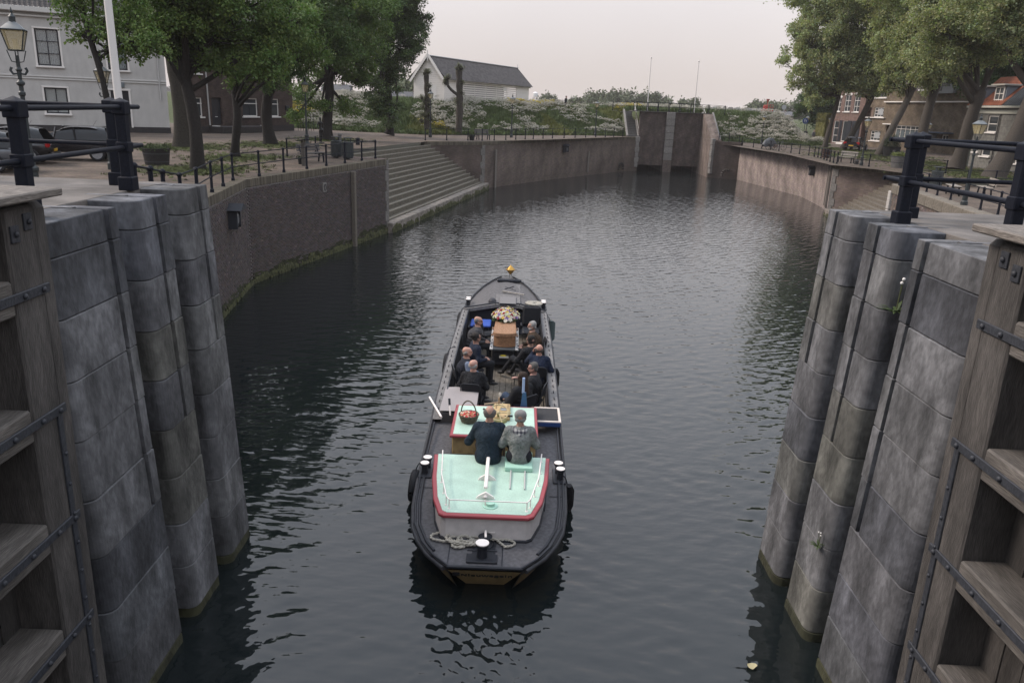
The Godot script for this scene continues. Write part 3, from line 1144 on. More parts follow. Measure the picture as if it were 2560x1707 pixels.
# ---------- the high brick flood gate at the end of the basin ----------
func flood_gate() -> void:
	var t := thing("flood_gate", "tall dark brick flood gate with two low dark culverts and a stone pilaster", "flood gate")
	var br := mat(Color(0.13, 0.108, 0.098), 0.92, "brick_print", V3(0.57, 0.96, 0.57), "blotch", V3(0.4, 0.16, 0.4), "brick_print", 0.5)
	var pk := mat(Color(0.26, 0.22, 0.195), 0.92, "brick_print", V3(0.57, 0.96, 0.57), "blotch", V3(0.4, 0.1, 0.4))
	var st := mat(Color(0.24, 0.225, 0.21), 0.9, "mottle", V3(0.8, 0.8, 0.8))
	var z := -98.0
	for f: Array in [["gate_panel", 14.35, 17.45], ["gate_panel", 18.5, 21.75]]:
		var b := MB.new()
		b.box(V3((f[1] + f[2]) / 2, 3.87, z - 0.5), V3(f[2] - f[1], 6.26, 1.0), 0.02)
		part("gate_panel", b, br, t)
	for f: Array in [[14.0, z - 5.0, 0.5, 10.0], [22.2, z - 5.0, 0.5, 10.0], [18.0, z - 5.0, 1.0, 10.0], [18.0, z - 10.2, 9.0, 0.5]]:
		var cul := MB.new()
		cul.box(V3(f[0], 0.6, f[1] - 0.6), V3(f[2], 3.4, f[3]))
		part("culvert_wall", cul, br, t)
	var top := MB.new()
	top.box(V3(18.0, 1.75, z - 6.0), V3(9.0, 0.4, 9.6))
	part("culvert_vault", top, br, t)
	var pil := MB.new()
	pil.box(V3(17.98, 0.3, z - 0.35), V3(1.04, 2.2, 1.5), 0.03)
	part("pilaster_foot", pil, mat(Color(0.13, 0.11, 0.098), 0.92, "brick_print", V3(0.57, 0.96, 0.57)), t)
	for k in 7:
		var b := MB.new()
		b.col = Color.WHITE * rr(0.8, 1.1)
		b.box(V3(17.98, 1.43 + 0.8 * k + 0.38, z - 0.3), V3(1.0, 0.77, 1.4), 0.03)
		part("stone_block", b, st, t)
	var coping := MB.new()
	coping.box(V3(18.1, 7.0, z - 1.6), V3(9.4, 0.09, 3.6), 0.02)
	part("coping_slab", coping, mat(Color(0.09, 0.085, 0.075), 0.9, "mottle"), t)
	for f: Array in [[14.45, 1.65], [21.0, 1.3]]:
		var h := MB.new()
		h.xf = Transform3D(Basis(Vector3.RIGHT, PI / 2), V3(f[0] + 0.25, f[1], z))
		h.lathe([Vector2(0.12, 0.0), Vector2(0.16, 0.03), Vector2(0.16, 0.06), Vector2(0.0, 0.06)], 12)
		part("drain_mouth", h, mat(Color(0.05, 0.046, 0.044), 0.9), t)
	# right wing: a pale return wall, quoined corner and low front wall
	var w := MB.new()
	w.prism(PackedVector2Array([Vector2(21.75, -98), Vector2(21.72, -92.2), Vector2(22.9, -91.9), Vector2(22.9, -101), Vector2(21.75, -101)]), -0.5, 4.2)
	part("return_wall", w, pk, t)
	var w2 := MB.new()   # sloping upper part behind the steps
	w2.extrude(PackedVector2Array([Vector2(92.3, 4.2), Vector2(101, 4.2), Vector2(101, 6.95), Vector2(97.2, 6.95)]), 1.0, Transform3D(Basis(Vector3(0, 0, -1), Vector3.UP, Vector3(1, 0, 0)), V3(22.3, 0, 0)))
	part("return_wall", w2, pk, t)
	var fr := MB.new()
	fr.prism(PackedVector2Array([Vector2(21.78, -92.05), Vector2(24.72, -90.5), Vector2(25.2, -91.4), Vector2(22.2, -93)]), -0.5, 4.05)
	part("wing_wall", fr, mat(Color(0.10, 0.082, 0.073), 0.92, "brick_print", V3(0.57, 0.96, 0.57), "blotch", V3(0.4, 0.12, 0.4)), t)
	for k in 6:
		var q := MB.new()
		q.box(V3(21.95, 0.75 + k * 0.65, -92.0), V3(0.5 if k % 2 else 0.38, 0.63, 0.4), 0.03, Basis(Vector3.UP, 0.45))
		part("quoin_stone", q, st, t)
		var q2 := MB.new()
		q2.box(V3(14.2, 0.75 + k * 0.6, -97.75), V3(0.55 if k % 2 else 0.4, 0.58, 0.4), 0.03)
		part("quoin_stone", q2, st, t)
	for x: float in [12.1, 23.6]:   # small bricked arches at the water
		var ar := MB.new()
		var c := V3(12.15, 0.25, -95.5) if x < 18 else V3(23.55, 0.3, -90.95)
		var bs := Basis(Vector3.UP, -1.02 + 0.0) if x < 18 else Basis(Vector3.UP, 0.48)
		if x < 18:
			bs = Basis(Vector3.UP, PI / 2 - 0.55)
		for k in 9:
			var g := PI * k / 8.0
			ar.box(c + bs * V3(cos(g) * 0.62, sin(g) * 0.62 + 0.1, 0), V3(0.2, 0.13, 0.3), 0.01, bs * Basis(Vector3.BACK, g))
		part("blind_arch", ar, mat(Color(0.045, 0.04, 0.036), 0.9), t)
	# steps beside the gate, up the dike
	for f: Array in [[13.1, 14.15, "left"], [23.05, 24.1, "right"]]:
		var s := thing("dike_steps", "narrow concrete steps with pale handrail climbing the dike %s of the flood gate" % f[2], "stairs")
		for k in 15:
			var b := MB.new()
			b.box(V3((f[0] + f[1]) / 2, QL + 0.1 + k * 0.195, -98.3 - k * 0.33), V3(f[1] - f[0], 0.25, 0.6), 0.015)
			part("step", b, mat(Color(0.11, 0.105, 0.10), 0.9, "mottle"), s)
		for x: float in [f[0] - 0.12, f[1] + 0.12]:
			var c := MB.new()
			c.xf = Transform3D(Basis(Vector3.RIGHT, atan2(2.95, 5.0)), V3(x, QL + 1.55, -100.7))
			c.box(Vector3.ZERO, V3(0.22, 0.3, 6.0), 0.02)
			part("string_wall", c, mat(Color(0.25, 0.235, 0.22), 0.9, "mottle"), s)
		var hr := MB.new()
		var hx: float = f[1] + 0.12 if f[0] < 18 else f[0] - 0.12
		hr.rod(V3(hx, QL + 1.0, -98.2), V3(hx, QL + 3.9, -103.2), 0.035, 6)
		for k in 4:
			hr.rod(V3(hx, QL + 0.3 + k * 0.9, -98.4 - k * 1.5), V3(hx, QL + 1.15 + k * 0.88, -98.4 - k * 1.5), 0.03, 6)
		part("handrail", hr, mat(Color(0.42, 0.40, 0.385), 0.6), s)


# ---------- houses ----------
# openings: [u0, v0, u1, v1]; the wall's outer face is local z = 0, x runs along it, y up
func wall_face(b: MB, w: float, h0: float, h1: float, holes: Array, deep := 0.22) -> void:
	var us := [0.0, w]
	var vs := [h0, h1]
	for o: Array in holes:
		us += [o[0], o[2]]
		vs += [o[1], o[3]]
	us.sort()
	vs.sort()
	for i in us.size() - 1:
		for j in vs.size() - 1:
			var u0: float = us[i]
			var u1: float = us[i + 1]
			var v0: float = vs[j]
			var v1: float = vs[j + 1]
			if u1 - u0 < 1e-4 or v1 - v0 < 1e-4:
				continue
			var inside := false
			for o: Array in holes:
				if (u0 + u1) / 2 > o[0] and (u0 + u1) / 2 < o[2] and (v0 + v1) / 2 > o[1] and (v0 + v1) / 2 < o[3]:
					inside = true
			if not inside:
				b.poly(PackedVector3Array([V3(u0, v0, 0), V3(u1, v0, 0), V3(u1, v1, 0), V3(u0, v1, 0)]))
	for o: Array in holes:
		var c := V3((o[0] + o[2]) / 2, (o[1] + o[3]) / 2, 0)
		var p := [V3(o[0], o[1], 0), V3(o[2], o[1], 0), V3(o[2], o[3], 0), V3(o[0], o[3], 0)]
		for k in 4:
			var a: Vector3 = p[k]
			var d: Vector3 = p[(k + 1) % 4]
			var q := PackedVector3Array([a, d, d - V3(0, 0, deep), a - V3(0, 0, deep)])
			b.face(q, c * 2.0 - (a + d) / 2 + ((a + d) / 2 - c) * 4.0)
	b.poly(PackedVector3Array([V3(w, h0, -0.4), V3(0, h0, -0.4), V3(0, h1, -0.4), V3(w, h1, -0.4)]))
	b.poly(PackedVector3Array([V3(0, h1, 0), V3(w, h1, 0), V3(w, h1, -0.4), V3(0, h1, -0.4)]))
	b.poly(PackedVector3Array([V3(0, h0, -0.4), V3(0, h0, 0), V3(0, h1, 0), V3(0, h1, -0.4)]))
	b.poly(PackedVector3Array([V3(w, h0, 0), V3(w, h0, -0.4), V3(w, h1, -0.4), V3(w, h1, 0)]))


# a window in an opening: frame, sash bars (nu x nv panes), pane, sill
func window(t: Node3D, place: Transform3D, o: Array, nu: int, nv: int, frame: Material, sash: Material, curtain := "", sill := true, surround := 0.0) -> void:
	var u0: float = o[0]
	var v0: float = o[1]
	var u1: float = o[2]
	var v1: float = o[3]
	var f := MB.new()
	f.xf = place
	var w := 0.09
	var z := -0.12
	f.box(V3((u0 + u1) / 2, v0 + w / 2, z), V3(u1 - u0, w, 0.09), 0.01)
	f.box(V3((u0 + u1) / 2, v1 - w / 2, z), V3(u1 - u0, w, 0.09), 0.01)
	f.box(V3(u0 + w / 2, (v0 + v1) / 2, z), V3(w, v1 - v0 - 2 * w, 0.09), 0.01)
	f.box(V3(u1 - w / 2, (v0 + v1) / 2, z), V3(w, v1 - v0 - 2 * w, 0.09), 0.01)
	if surround > 0.0:
		f.box(V3((u0 + u1) / 2, v1 + surround / 2, 0.015), V3(u1 - u0 + 2 * surround, surround, 0.07), 0.01)
		f.box(V3(u0 - surround / 2, (v0 + v1) / 2, 0.015), V3(surround, v1 - v0, 0.07), 0.01)
		f.box(V3(u1 + surround / 2, (v0 + v1) / 2, 0.015), V3(surround, v1 - v0, 0.07), 0.01)
	var fp := part("window", f, frame, t)
	var s := MB.new()
	s.xf = place
	for k in range(1, nu):
		s.box(V3(lerpf(u0, u1, float(k) / nu), (v0 + v1) / 2, z + 0.005), V3(0.055, v1 - v0 - 2 * w, 0.06))
	for k in range(1, nv):
		s.box(V3((u0 + u1) / 2, lerpf(v0, v1, float(k) / nv), z + 0.009), V3(u1 - u0 - 2 * w, 0.055, 0.06))
	if nu > 1 or nv > 1:
		part("sash_bars", s, sash, fp)
	var p := MB.new()
	p.xf = place
	p.box(V3((u0 + u1) / 2, (v0 + v1) / 2, z - 0.01), V3(u1 - u0 - 2 * w, v1 - v0 - 2 * w, 0.012))
	if curtain:
		var gl := StandardMaterial3D.new()
		gl.albedo_color = Color(0.8, 0.85, 0.85, 0.10)
		gl.roughness = 0.03
		gl.transparency = BaseMaterial3D.TRANSPARENCY_ALPHA
		part("pane", p, gl, fp)
		var c := MB.new()
		c.xf = place
		if curtain == "folds":
			c.sheet(func(a: float, q: float) -> Vector3: return V3(lerpf(u0 + w, u1 - w, a), lerpf(v0 + w, v1 - w, q), z - 0.10 + 0.025 * sin(a * 70.0 + 2.0 * sin(a * 11.0))), 60, 2)
			part("curtain", c, mat(Color(0.10, 0.10, 0.11), 0.95), fp)
		else:
			var y := v0 + w
			while y < v1 - w:
				c.box(V3((u0 + u1) / 2, y, z - 0.08), V3(u1 - u0 - 2 * w, 0.045, 0.008), 0.0, Basis(Vector3.RIGHT, 0.5))
				y += 0.055
			part("blind", c, mat(Color(0.42, 0.41, 0.40), 0.8), fp)
	else:
		part("pane", p, mat(Color(0.035, 0.040, 0.045), 0.06), fp)
	if sill:
		var q := MB.new()
		q.xf = place
		q.box(V3((u0 + u1) / 2, v0 - 0.05, 0.02), V3(u1 - u0 + 0.25, 0.10, 0.22), 0.012)
		part("sill", q, frame, fp)


func facade_place(p0: Vector2, p1: Vector2) -> Transform3D:   # local x from p0 to p1, z outwards to the right-hand side of that walk
	var d := V3(p1.x - p0.x, 0, p1.y - p0.y).normalized()
	return Transform3D(Basis(d, Vector3.UP, d.cross(Vector3.UP)), V3(p0.x, 0, p0.y))


func boxat(t: Node3D, called: String, place: Transform3D, at: Vector3, size: Vector3, mt: Material, bev := 0.01) -> MeshInstance3D:
	var b := MB.new()
	b.xf = place
	b.box(at, size, bev)
	return part(called, b, mt, t)


# rows of roof tiles on a slope given by its lower edge (a to b) and its ridge direction
func tiled(t: Node3D, a: Vector3, b: Vector3, up: Vector3, rows: int, cols: int, tone: Color, curved := true) -> void:
	var d := (b - a) / cols
	var s := up / rows
	var nn := d.cross(s).normalized()
	if nn.y < 0:
		nn = -nn
	var m := MB.new()
	var dx := d.normalized()
	var sx := s.normalized()
	var wl := d.length()
	var sl := s.length() * 1.12
	if curved:
		m.sheet(func(u: float, v: float) -> Vector3: return V3((u - 0.5) * wl, (0.03 + 0.025 * sin(u * TAU)) * 1.0 - 0.0 + 0.012 * (1.0 - v), (0.5 - v) * sl), 6, 1)
	else:
		m.box(V3(0, 0.02, 0), V3(wl * 0.97, 0.02, sl), 0.004, Basis(Vector3.RIGHT, 0.03))
	var xs := []
	var cs := []
	for r in rows:
		for c in cols:
			xs.append(Transform3D(Basis(dx, nn, dx.cross(nn)), a + d * (c + 0.5) + s * (r + 0.5) + nn * rr(0.0, 0.008)))
			var k := rr(0.7, 1.2)
			cs.append(Color(tone.r * k, tone.g * k, tone.b * k))
	scatter("roof_tiles", m.mesh(), mat(Color(1, 1, 1), 0.8, "fine", V3(2, 2, 2)), t, xs, cs)


func houses() -> void:
	var white := mat(Color(0.62, 0.59, 0.56), 0.7)
	var black := mat(Color(0.012, 0.013, 0.018), 0.4)
	var slate := Color(0.05, 0.048, 0.05)
	# --- white plastered house ---
	var t := thing("white_house", "white plastered house with black framed windows behind the parked cars", "house")
	var pl := facade_place(Vector2(-36.5, -57), Vector2(-26.9, -62.1))
	pl.origin -= pl.basis.x * 6.0
	var hs := [[8.60, 8.5, 10.05, 10.95], [13.03, 8.45, 14.3, 10.75], [8.75, 5.25, 10.18, 7.02], [13.0, 4.4, 14.2, 7.0], [2.6, 8.5, 4.1, 10.95], [2.6, 5.25, 4.1, 7.02]]
	var w := MB.new()
	w.xf = pl
	wall_face(w, 16.85, 4.42, 12.0, hs)
	part("wall", w, mat(Color(0.50, 0.485, 0.465), 0.85, "soft", V3(0.2, 0.08, 0.2), "soft", V3(2, 2, 2)), t)
	boxat(t, "plinth", pl, V3(8.4, 4.2, -0.15), V3(17.0, 0.46, 0.42), mat(Color(0.035, 0.032, 0.034), 0.8, "mottle"))
	for y: float in [7.78, 7.62]:
		boxat(t, "string_course", pl, V3(8.4, y, 0.02), V3(16.9, 0.09, 0.1), mat(Color(0.47, 0.46, 0.44), 0.8))
	boxat(t, "cornice", pl, V3(8.4, 12.15, 0.15), V3(17.1, 0.35, 0.6), mat(Color(0.47, 0.46, 0.44), 0.8), 0.04)
	boxat(t, "cornice", pl, V3(8.4, 11.75, 0.06), V3(16.95, 0.12, 0.22), mat(Color(0.47, 0.46, 0.44), 0.8))
	for i in [0, 1, 4]:
		window(t, pl, hs[i], 2, 3, black, black, "folds", false, 0.0)
	for i in [2, 5]:
		window(t, pl, hs[i], 2, 1, black, black, "blind", false, 0.0)
	for i in [0, 1, 2, 4, 5]:
		var o: Array = hs[i]
		var f := MB.new()
		f.xf = pl
		f.box(V3((o[0] + o[2]) / 2, o[3] + 0.06, 0.02), V3(o[2] - o[0] + 0.26, 0.1, 0.08), 0.01)
		f.box(V3(o[0] - 0.07, (o[1] + o[3]) / 2, 0.01), V3(0.12, o[3] - o[1], 0.06), 0.01)
		f.box(V3(o[2] + 0.07, (o[1] + o[3]) / 2, 0.01), V3(0.12, o[3] - o[1], 0.06), 0.01)
		f.box(V3((o[0] + o[2]) / 2, o[1] - 0.07, 0.05), V3(o[2] - o[0] + 0.34, 0.13, 0.2), 0.015)
		part("window_surround", f, white, t)
	var dr: Array = hs[3]
	boxat(t, "door", pl, V3((dr[0] + dr[2]) / 2, 5.7, -0.16), V3(1.2, 2.6, 0.06), black)
	boxat(t, "door_frame", pl, V3(dr[2] + 0.06, 5.72, 0.02), V3(0.13, 2.7, 0.1), white)
	boxat(t, "door_frame", pl, V3((dr[0] + dr[2]) / 2, 7.08, 0.02), V3(1.5, 0.13, 0.1), white)
	boxat(t, "lamp_box", pl, V3(13.85, 7.42, 0.08), V3(0.24, 0.36, 0.14), mat(Color(0.12, 0.14, 0.15), 0.4))
	var pipe := MB.new()
	pipe.xf = pl
	pipe.rod(V3(16.33, 11.9, 0.1), V3(16.38, 6.4, 0.1), 0.05, 8)
	part("rain_pipe", pipe, mat(Color(0.40, 0.39, 0.38), 0.6), t)
	var side := facade_place(Vector2(-26.85, -62.0), Vector2(-32.0, -71.5))
	side.basis = Basis(-side.basis.x, Vector3.UP, -side.basis.z)
	tiled(t, pl * V3(-0.1, 12.3, 0.4), pl * V3(16.9, 12.3, 0.4), pl.basis * V3(0, 4.0, -5.0), 18, 56, Color(0.055, 0.05, 0.05))

	# --- brick house next to it ---
	t = thing("brick_house", "dark red brick house with white window frames behind the left trees", "house")
	pl = facade_place(Vector2(-26.1, -63.1), Vector2(-21.4, -76.4))
	hs = [[3.08, 4.62, 4.29, 6.75], [6.93, 5.28, 8.93, 6.8], [10.6, 5.28, 11.98, 6.81], [0.9, 5.25, 2.0, 6.72], [7.2, 8.55, 8.95, 9.4], [0.9, 8.52, 2.06, 9.3], [3.2, 9.3, 5.2, 9.9]]
	w = MB.new()
	w.xf = pl
	wall_face(w, 14.1, 3.9, 10.9, hs)
	part("wall", w, mat(Color(0.105, 0.078, 0.068), 0.92, "brick_print", V3(0.57, 0.96, 0.57), "blotch", V3(0.3, 0.2, 0.3), "brick_print", 0.6), t)
	boxat(t, "plinth", pl, V3(7.05, 4.2, 0.03), V3(14.15, 0.62, 0.08), mat(Color(0.04, 0.034, 0.034), 0.85, "mottle"))
	for i in [1, 2, 3]:
		window(t, pl, hs[i], 2 if i == 1 else 1, 1, white, black)
		var o: Array = hs[i]
		boxat(t, "transom", pl, V3((o[0] + o[2]) / 2, o[3] - 0.45, -0.08), V3(o[2] - o[0], 0.07, 0.08), white)
	for i in [4, 5, 6]:
		window(t, pl, hs[i], 3 if i == 6 else 2, 1, white, white)
	boxat(t, "door", pl, V3(3.68, 5.65, -0.17), V3(1.2, 2.1, 0.06), black)
	boxat(t, "letter_box", pl, V3(3.7, 5.25, -0.12), V3(0.3, 0.05, 0.03), mat(Color(0.5, 0.5, 0.5), 0.4))
	boxat(t, "door_step", pl, V3(5.6, 4.25, 0.8), V3(6.3, 0.55, 1.5), mat(Color(0.045, 0.04, 0.04), 0.9, "mottle"), 0.03)
	boxat(t, "step_edge", pl, V3(2.75, 4.55, 0.6), V3(0.4, 0.06, 0.5), mat(Color(0.5, 0.48, 0.46), 0.8))
	boxat(t, "step_edge", pl, V3(8.6, 4.55, 0.8), V3(0.4, 0.06, 0.5), mat(Color(0.5, 0.48, 0.46), 0.8))
	boxat(t, "meter_box", pl, V3(13.15, 6.05, 0.08), V3(0.5, 0.4, 0.15), black)
	pipe = MB.new()
	pipe.xf = pl
	pipe.rod(V3(2.5, 10.8, 0.1), V3(2.62, 4.6, 0.1), 0.06, 8)
	part("rain_pipe", pipe, mat(Color(0.36, 0.35, 0.34), 0.6), t)
	boxat(t, "gutter", pl, V3(7.05, 11.0, 0.15), V3(14.4, 0.2, 0.4), white, 0.03)
	w = MB.new()   # end wall towards the dike
	w.prism(PackedVector2Array([Vector2(-21.45, -76.38), Vector2(-29.9, -79.4), Vector2(-31, -75.5), Vector2(-22.0, -75.9)]), 3.9, 10.9)
	part("end_wall", w, mat(Color(0.105, 0.078, 0.068), 0.92, "brick_print", V3(0.57, 0.96, 0.57)), t)
	tiled(t, pl * V3(-0.1, 11.1, 0.3), pl * V3(14.2, 11.1, 0.3), pl.basis * V3(0, 3.6, -4.4), 15, 48, Color(0.06, 0.048, 0.045))
	var fe := thing("garden_fence", "thin dark metal fence at the corner of the brick house", "fence")
	for k in 7:
		var b := MB.new()
		b.rod(V3(-21.1 + k * 0.22, 3.95, -76.9 - k * 0.1), V3(-21.1 + k * 0.22, 5.6, -76.9 - k * 0.1), 0.025, 6)
		part("bar", b, black, fe)
	var hr := MB.new()
	hr.rod(V3(-21.2, 6.2, -76.7), V3(-19.9, 5.0, -77.5), 0.03, 6)
	part("handrail", hr, white, fe)

	right_houses(white, black)
	hut(white)


func right_houses(white: Material, black: Material) -> void:
	# --- tall pink brick house ---
	var t := thing("brick_house", "tall pinkish brick house with arched white upper windows at the end of the right street", "house")
	var pl := facade_place(Vector2(42.9, -112.0), Vector2(45.4, -104))
	var hs := [[0.05, 7.95, 0.95, 9.75], [1.65, 7.95, 2.85, 10.1], [3.5, 7.95, 4.6, 10.1], [0.15, 3.9, 1.15, 6.75], [1.9, 4.1, 2.95, 6.8], [2.0, 10.95, 2.7, 12.3]]
	var w := MB.new()
	w.xf = pl
	wall_face(w, 5.6, 3.5, 13.0, hs)
	part("wall", w, mat(Color(0.28, 0.20, 0.175), 0.9, "brick_print", V3(0.57, 0.96, 0.57), "mottle", V3(0.3, 0.3, 0.3)), t)
	for i in [0, 1, 2, 5]:
		window(t, pl, hs[i], 2, 3, white, white)
		if i != 5:
			var ar := MB.new()
			ar.xf = pl
			for k in 7:
				var g := PI * (0.12 + 0.76 * k / 6.0)
				var c: float = (hs[i][0] + hs[i][2]) / 2
				var r: float = (hs[i][2] - hs[i][0]) / 2
				ar.box(V3(c + cos(g) * (r + 0.08), hs[i][3] + sin(g) * 0.22 - 0.02, 0.02), V3(0.16, 0.25, 0.08), 0.01, Basis(Vector3.BACK, (g - PI / 2) * 0.6))
			part("window_arch", ar, white, t)
	window(t, pl, hs[3], 1, 3, white, white, "", false)
	window(t, pl, hs[4], 1, 1, white, black, "", false)
	boxat(t, "door_step", pl, V3(2.4, 3.85, 0.25), V3(1.3, 0.3, 0.6), white)
	for u: float in [1.55, 3.3, 4.15, 4.95]:
		boxat(t, "shutter", pl, V3(u, 5.45, 0.04), V3(0.5 if u < 2 else 0.72, 2.75, 0.06), mat(Color(0.018, 0.021, 0.028), 0.5))
	boxat(t, "pavement_step", pl, V3(3.0, 3.6, 1.0), V3(6.0, 0.3, 2.0), mat(Color(0.2, 0.17, 0.15), 0.9, "mottle"))
	var rf := MB.new()
	rf.xf = pl
	rf.prism(PackedVector2Array([Vector2(-0.2, 0.3), Vector2(5.8, 0.3), Vector2(5.8, -8), Vector2(-0.2, -8)]), 13.0, 13.4, 0.05)
	rf.prism(PackedVector2Array([Vector2(0, -0.41), Vector2(5.6, -0.41), Vector2(5.6, -8), Vector2(0, -8)]), 3.5, 12.99)
	part("house_body", rf, mat(Color(0.17, 0.125, 0.115), 0.9, "brick_print", V3(0.57, 0.96, 0.57)), t)

	# --- long tan brick house ---
	t = thing("tan_brick_house", "long tan brick house with open loggias and a row of white framed windows", "house")
	pl = facade_place(Vector2(45.4, -104) - Vector2(0.123, 0.992) * 4.9, Vector2(48, -83))
	hs = [[0.75, 7.45, 3.5, 8.6], [3.75, 7.4, 5.9, 8.6], [0.75, 4.5, 2.9, 5.75], [3.7, 4.5, 6.0, 5.75], [7.1, 4.2, 8.4, 6.5], [9.1, 4.85, 13.9, 6.55], [14.1, 5.0, 15.9, 6.6], [18.2, 5.05, 19.3, 5.75], [1.4, 9.75, 6.0, 10.35]]
	w = MB.new()
	w.xf = pl
	wall_face(w, 22.0, 2.8, 10.5, hs, 0.5)
	part("wall", w, mat(Color(0.25, 0.21, 0.155), 0.9, "brick_print", V3(0.57, 0.96, 0.57), "blotch", V3(0.25, 0.25, 0.25)), t)
	for i in [0, 2]:
		var o: Array = hs[i]
		boxat(t, "loggia_back", pl, V3((o[0] + o[2]) / 2, (o[1] + o[3]) / 2, -0.36), V3(o[2] - o[0], o[3] - o[1], 0.05), mat(Color(0.2, 0.15, 0.125), 0.9, "brick_print", V3(0.57, 0.96, 0.57)))
		for k in 8:
			boxat(t, "brick_band", pl, V3(o[0] + 0.2, o[1] + 0.08 + k * 0.145, -0.03), V3(0.55, 0.07, 0.1), mat(Color(0.2, 0.15, 0.125), 0.9))
			boxat(t, "brick_band", pl, V3(o[2] - 0.15, o[1] + 0.08 + k * 0.145, -0.03), V3(0.45, 0.07, 0.1), mat(Color(0.2, 0.15, 0.125), 0.9))
	for i in [1, 3]:
		var o: Array = hs[i]
		window(t, pl, o, 3, 3, white, white)
		boxat(t, "big_pane", pl, V3(lerpf(o[0], o[2], 0.64), (o[1] + o[3]) / 2 + 0.05, -0.09), V3((o[2] - o[0]) * 0.5, 0.75, 0.05), mat(Color(0.3, 0.31, 0.32), 0.15))
	boxat(t, "balcony_ledge", pl, V3(3.2, 7.33, 0.08), V3(6.6, 0.12, 0.3), white)
	boxat(t, "door", pl, V3(7.75, 5.2, -0.2), V3(1.2, 1.9, 0.06), black)
	boxat(t, "door_canopy", pl, V3(7.9, 6.62, 0.15), V3(2.4, 0.12, 0.5), white)
	window(t, pl, hs[5], 5, 4, white, white)
	for k in 5:
		boxat(t, "tall_pane", pl, V3(9.1 + 0.96 * (k + 0.5), 5.45, -0.085), V3(0.72, 1.05, 0.05), mat(Color(0.10, 0.12, 0.13), 0.1))
	window(t, pl, hs[6], 3, 3, white, white)
	window(t, pl, hs[7], 2, 1, white, white)
	window(t, pl, hs[8], 4, 1, white, black)
	boxat(t, "awning", pl, V3(18.0, 5.95, 0.6), V3(4.2, 0.14, 1.3), mat(Color(0.05, 0.07, 0.11), 0.6))
	boxat(t, "water_tank", pl, V3(17.0, 5.4, 0.3), V3(0.9, 0.8, 0.5), mat(Color(0.13, 0.135, 0.14), 0.7), 0.08)
	boxat(t, "roof_edge", pl, V3(14.0, 9.25, 0.1), V3(16.0, 0.13, 0.35), white)
	boxat(t, "roof_edge", pl, V3(3.5, 10.55, 0.1), V3(7.2, 0.15, 0.3), mat(Color(0.1, 0.1, 0.1), 0.7))
	tiled(t, pl * V3(7.0, 10.6, 0.1), pl * V3(22.0, 10.6, 0.1), pl.basis * V3(0, 3.2, -3.6), 12, 50, Color(0.115, 0.095, 0.085))
	var bd := MB.new()
	bd.xf = pl
	bd.box(V3(11, 6.6, -4.5), V3(22, 7.8, 8.0))
	part("house_body", bd, mat(Color(0.16, 0.13, 0.10), 0.9, "brick_print", V3(0.57, 0.96, 0.57)), t)
	var dm := boxat(t, "dormer", pl, V3(17.5, 11.1, -0.7), V3(3.4, 1.9, 2.2), mat(Color(0.24, 0.25, 0.27), 0.7))
	boxat(dm, "dormer_pane", pl, V3(16.7, 11.15, 0.42), V3(1.1, 1.5, 0.05), mat(Color(0.02, 0.025, 0.03), 0.08))
	boxat(dm, "dormer_pane", pl, V3(17.9, 11.4, 0.42), V3(1.0, 1.0, 0.05), mat(Color(0.03, 0.035, 0.04), 0.08))
	boxat(dm, "dormer_eave", pl, V3(17.5, 12.1, -0.5), V3(3.8, 0.14, 2.7), white)

	# --- grey stone house ---
	t = thing("grey_house", "grey stone house with orange tiled roof and two dormers behind the right trees", "house")
	pl = facade_place(Vector2(36.2, -66), Vector2(36.8, -50))
	hs = [[-0.0 + 0.05, 6.45, 0.95, 7.7], [2.35, 6.45, 3.6, 7.7], [5.7, 6.5, 6.9, 7.9], [8.2, 6.5, 9.4, 7.9], [10.8, 6.5, 12.0, 7.9], [2.3, 4.65, 3.45, 5.72], [0.15, 3.7, 0.9, 5.1], [1.25, 4.9, 1.85, 5.74], [5.2, 4.35, 6.15, 5.6], [6.5, 4.35, 7.5, 5.65], [8.4, 4.35, 9.4, 5.65], [10.8, 4.35, 11.8, 5.65]]
	w = MB.new()
	w.xf = pl
	wall_face(w, 16.0, 3.4, 8.3, hs)
	part("wall", w, mat(Color(0.23, 0.225, 0.205), 0.88, "mottle", V3(0.4, 0.4, 0.4), "fine", V3(2, 2, 2)), t)
	var jt := MB.new()   # joints between the stones
	jt.xf = pl
	for r in 10:
		jt.box(V3(8, 3.75 + r * 0.45, 0.001), V3(15.9, 0.02, 0.006))
	part("stone_joints", jt, mat(Color(0.08, 0.078, 0.07), 0.9), t)
	for i in hs.size():
		if i == 6:
			boxat(t, "door", pl, V3(0.52, 4.4, -0.16), V3(0.75, 1.4, 0.06), mat(Color(0.03, 0.035, 0.03), 0.5))
		else:
			window(t, pl, hs[i], 1, 2, white, white, "", true)
	boxat(t, "frieze", pl, V3(8, 7.98, 0.05), V3(16.1, 0.3, 0.12), mat(Color(0.33, 0.33, 0.285), 0.7))
	boxat(t, "cornice", pl, V3(8, 8.32, 0.18), V3(16.3, 0.16, 0.5), mat(Color(0.42, 0.41, 0.36), 0.7), 0.03)
	pipe_on(t, pl, 3.9)
	tiled(t, pl * V3(-0.2, 8.42, 0.35), pl * V3(4.2, 8.42, 0.35), pl.basis * V3(0, 2.2, -2.3), 9, 18, Color(0.23, 0.075, 0.04))
	tiled(t, pl * V3(4.3, 8.42, 0.35), pl * V3(16.2, 8.42, 0.35), pl.basis * V3(0, 2.4, -2.5), 9, 46, Color(0.045, 0.05, 0.055))
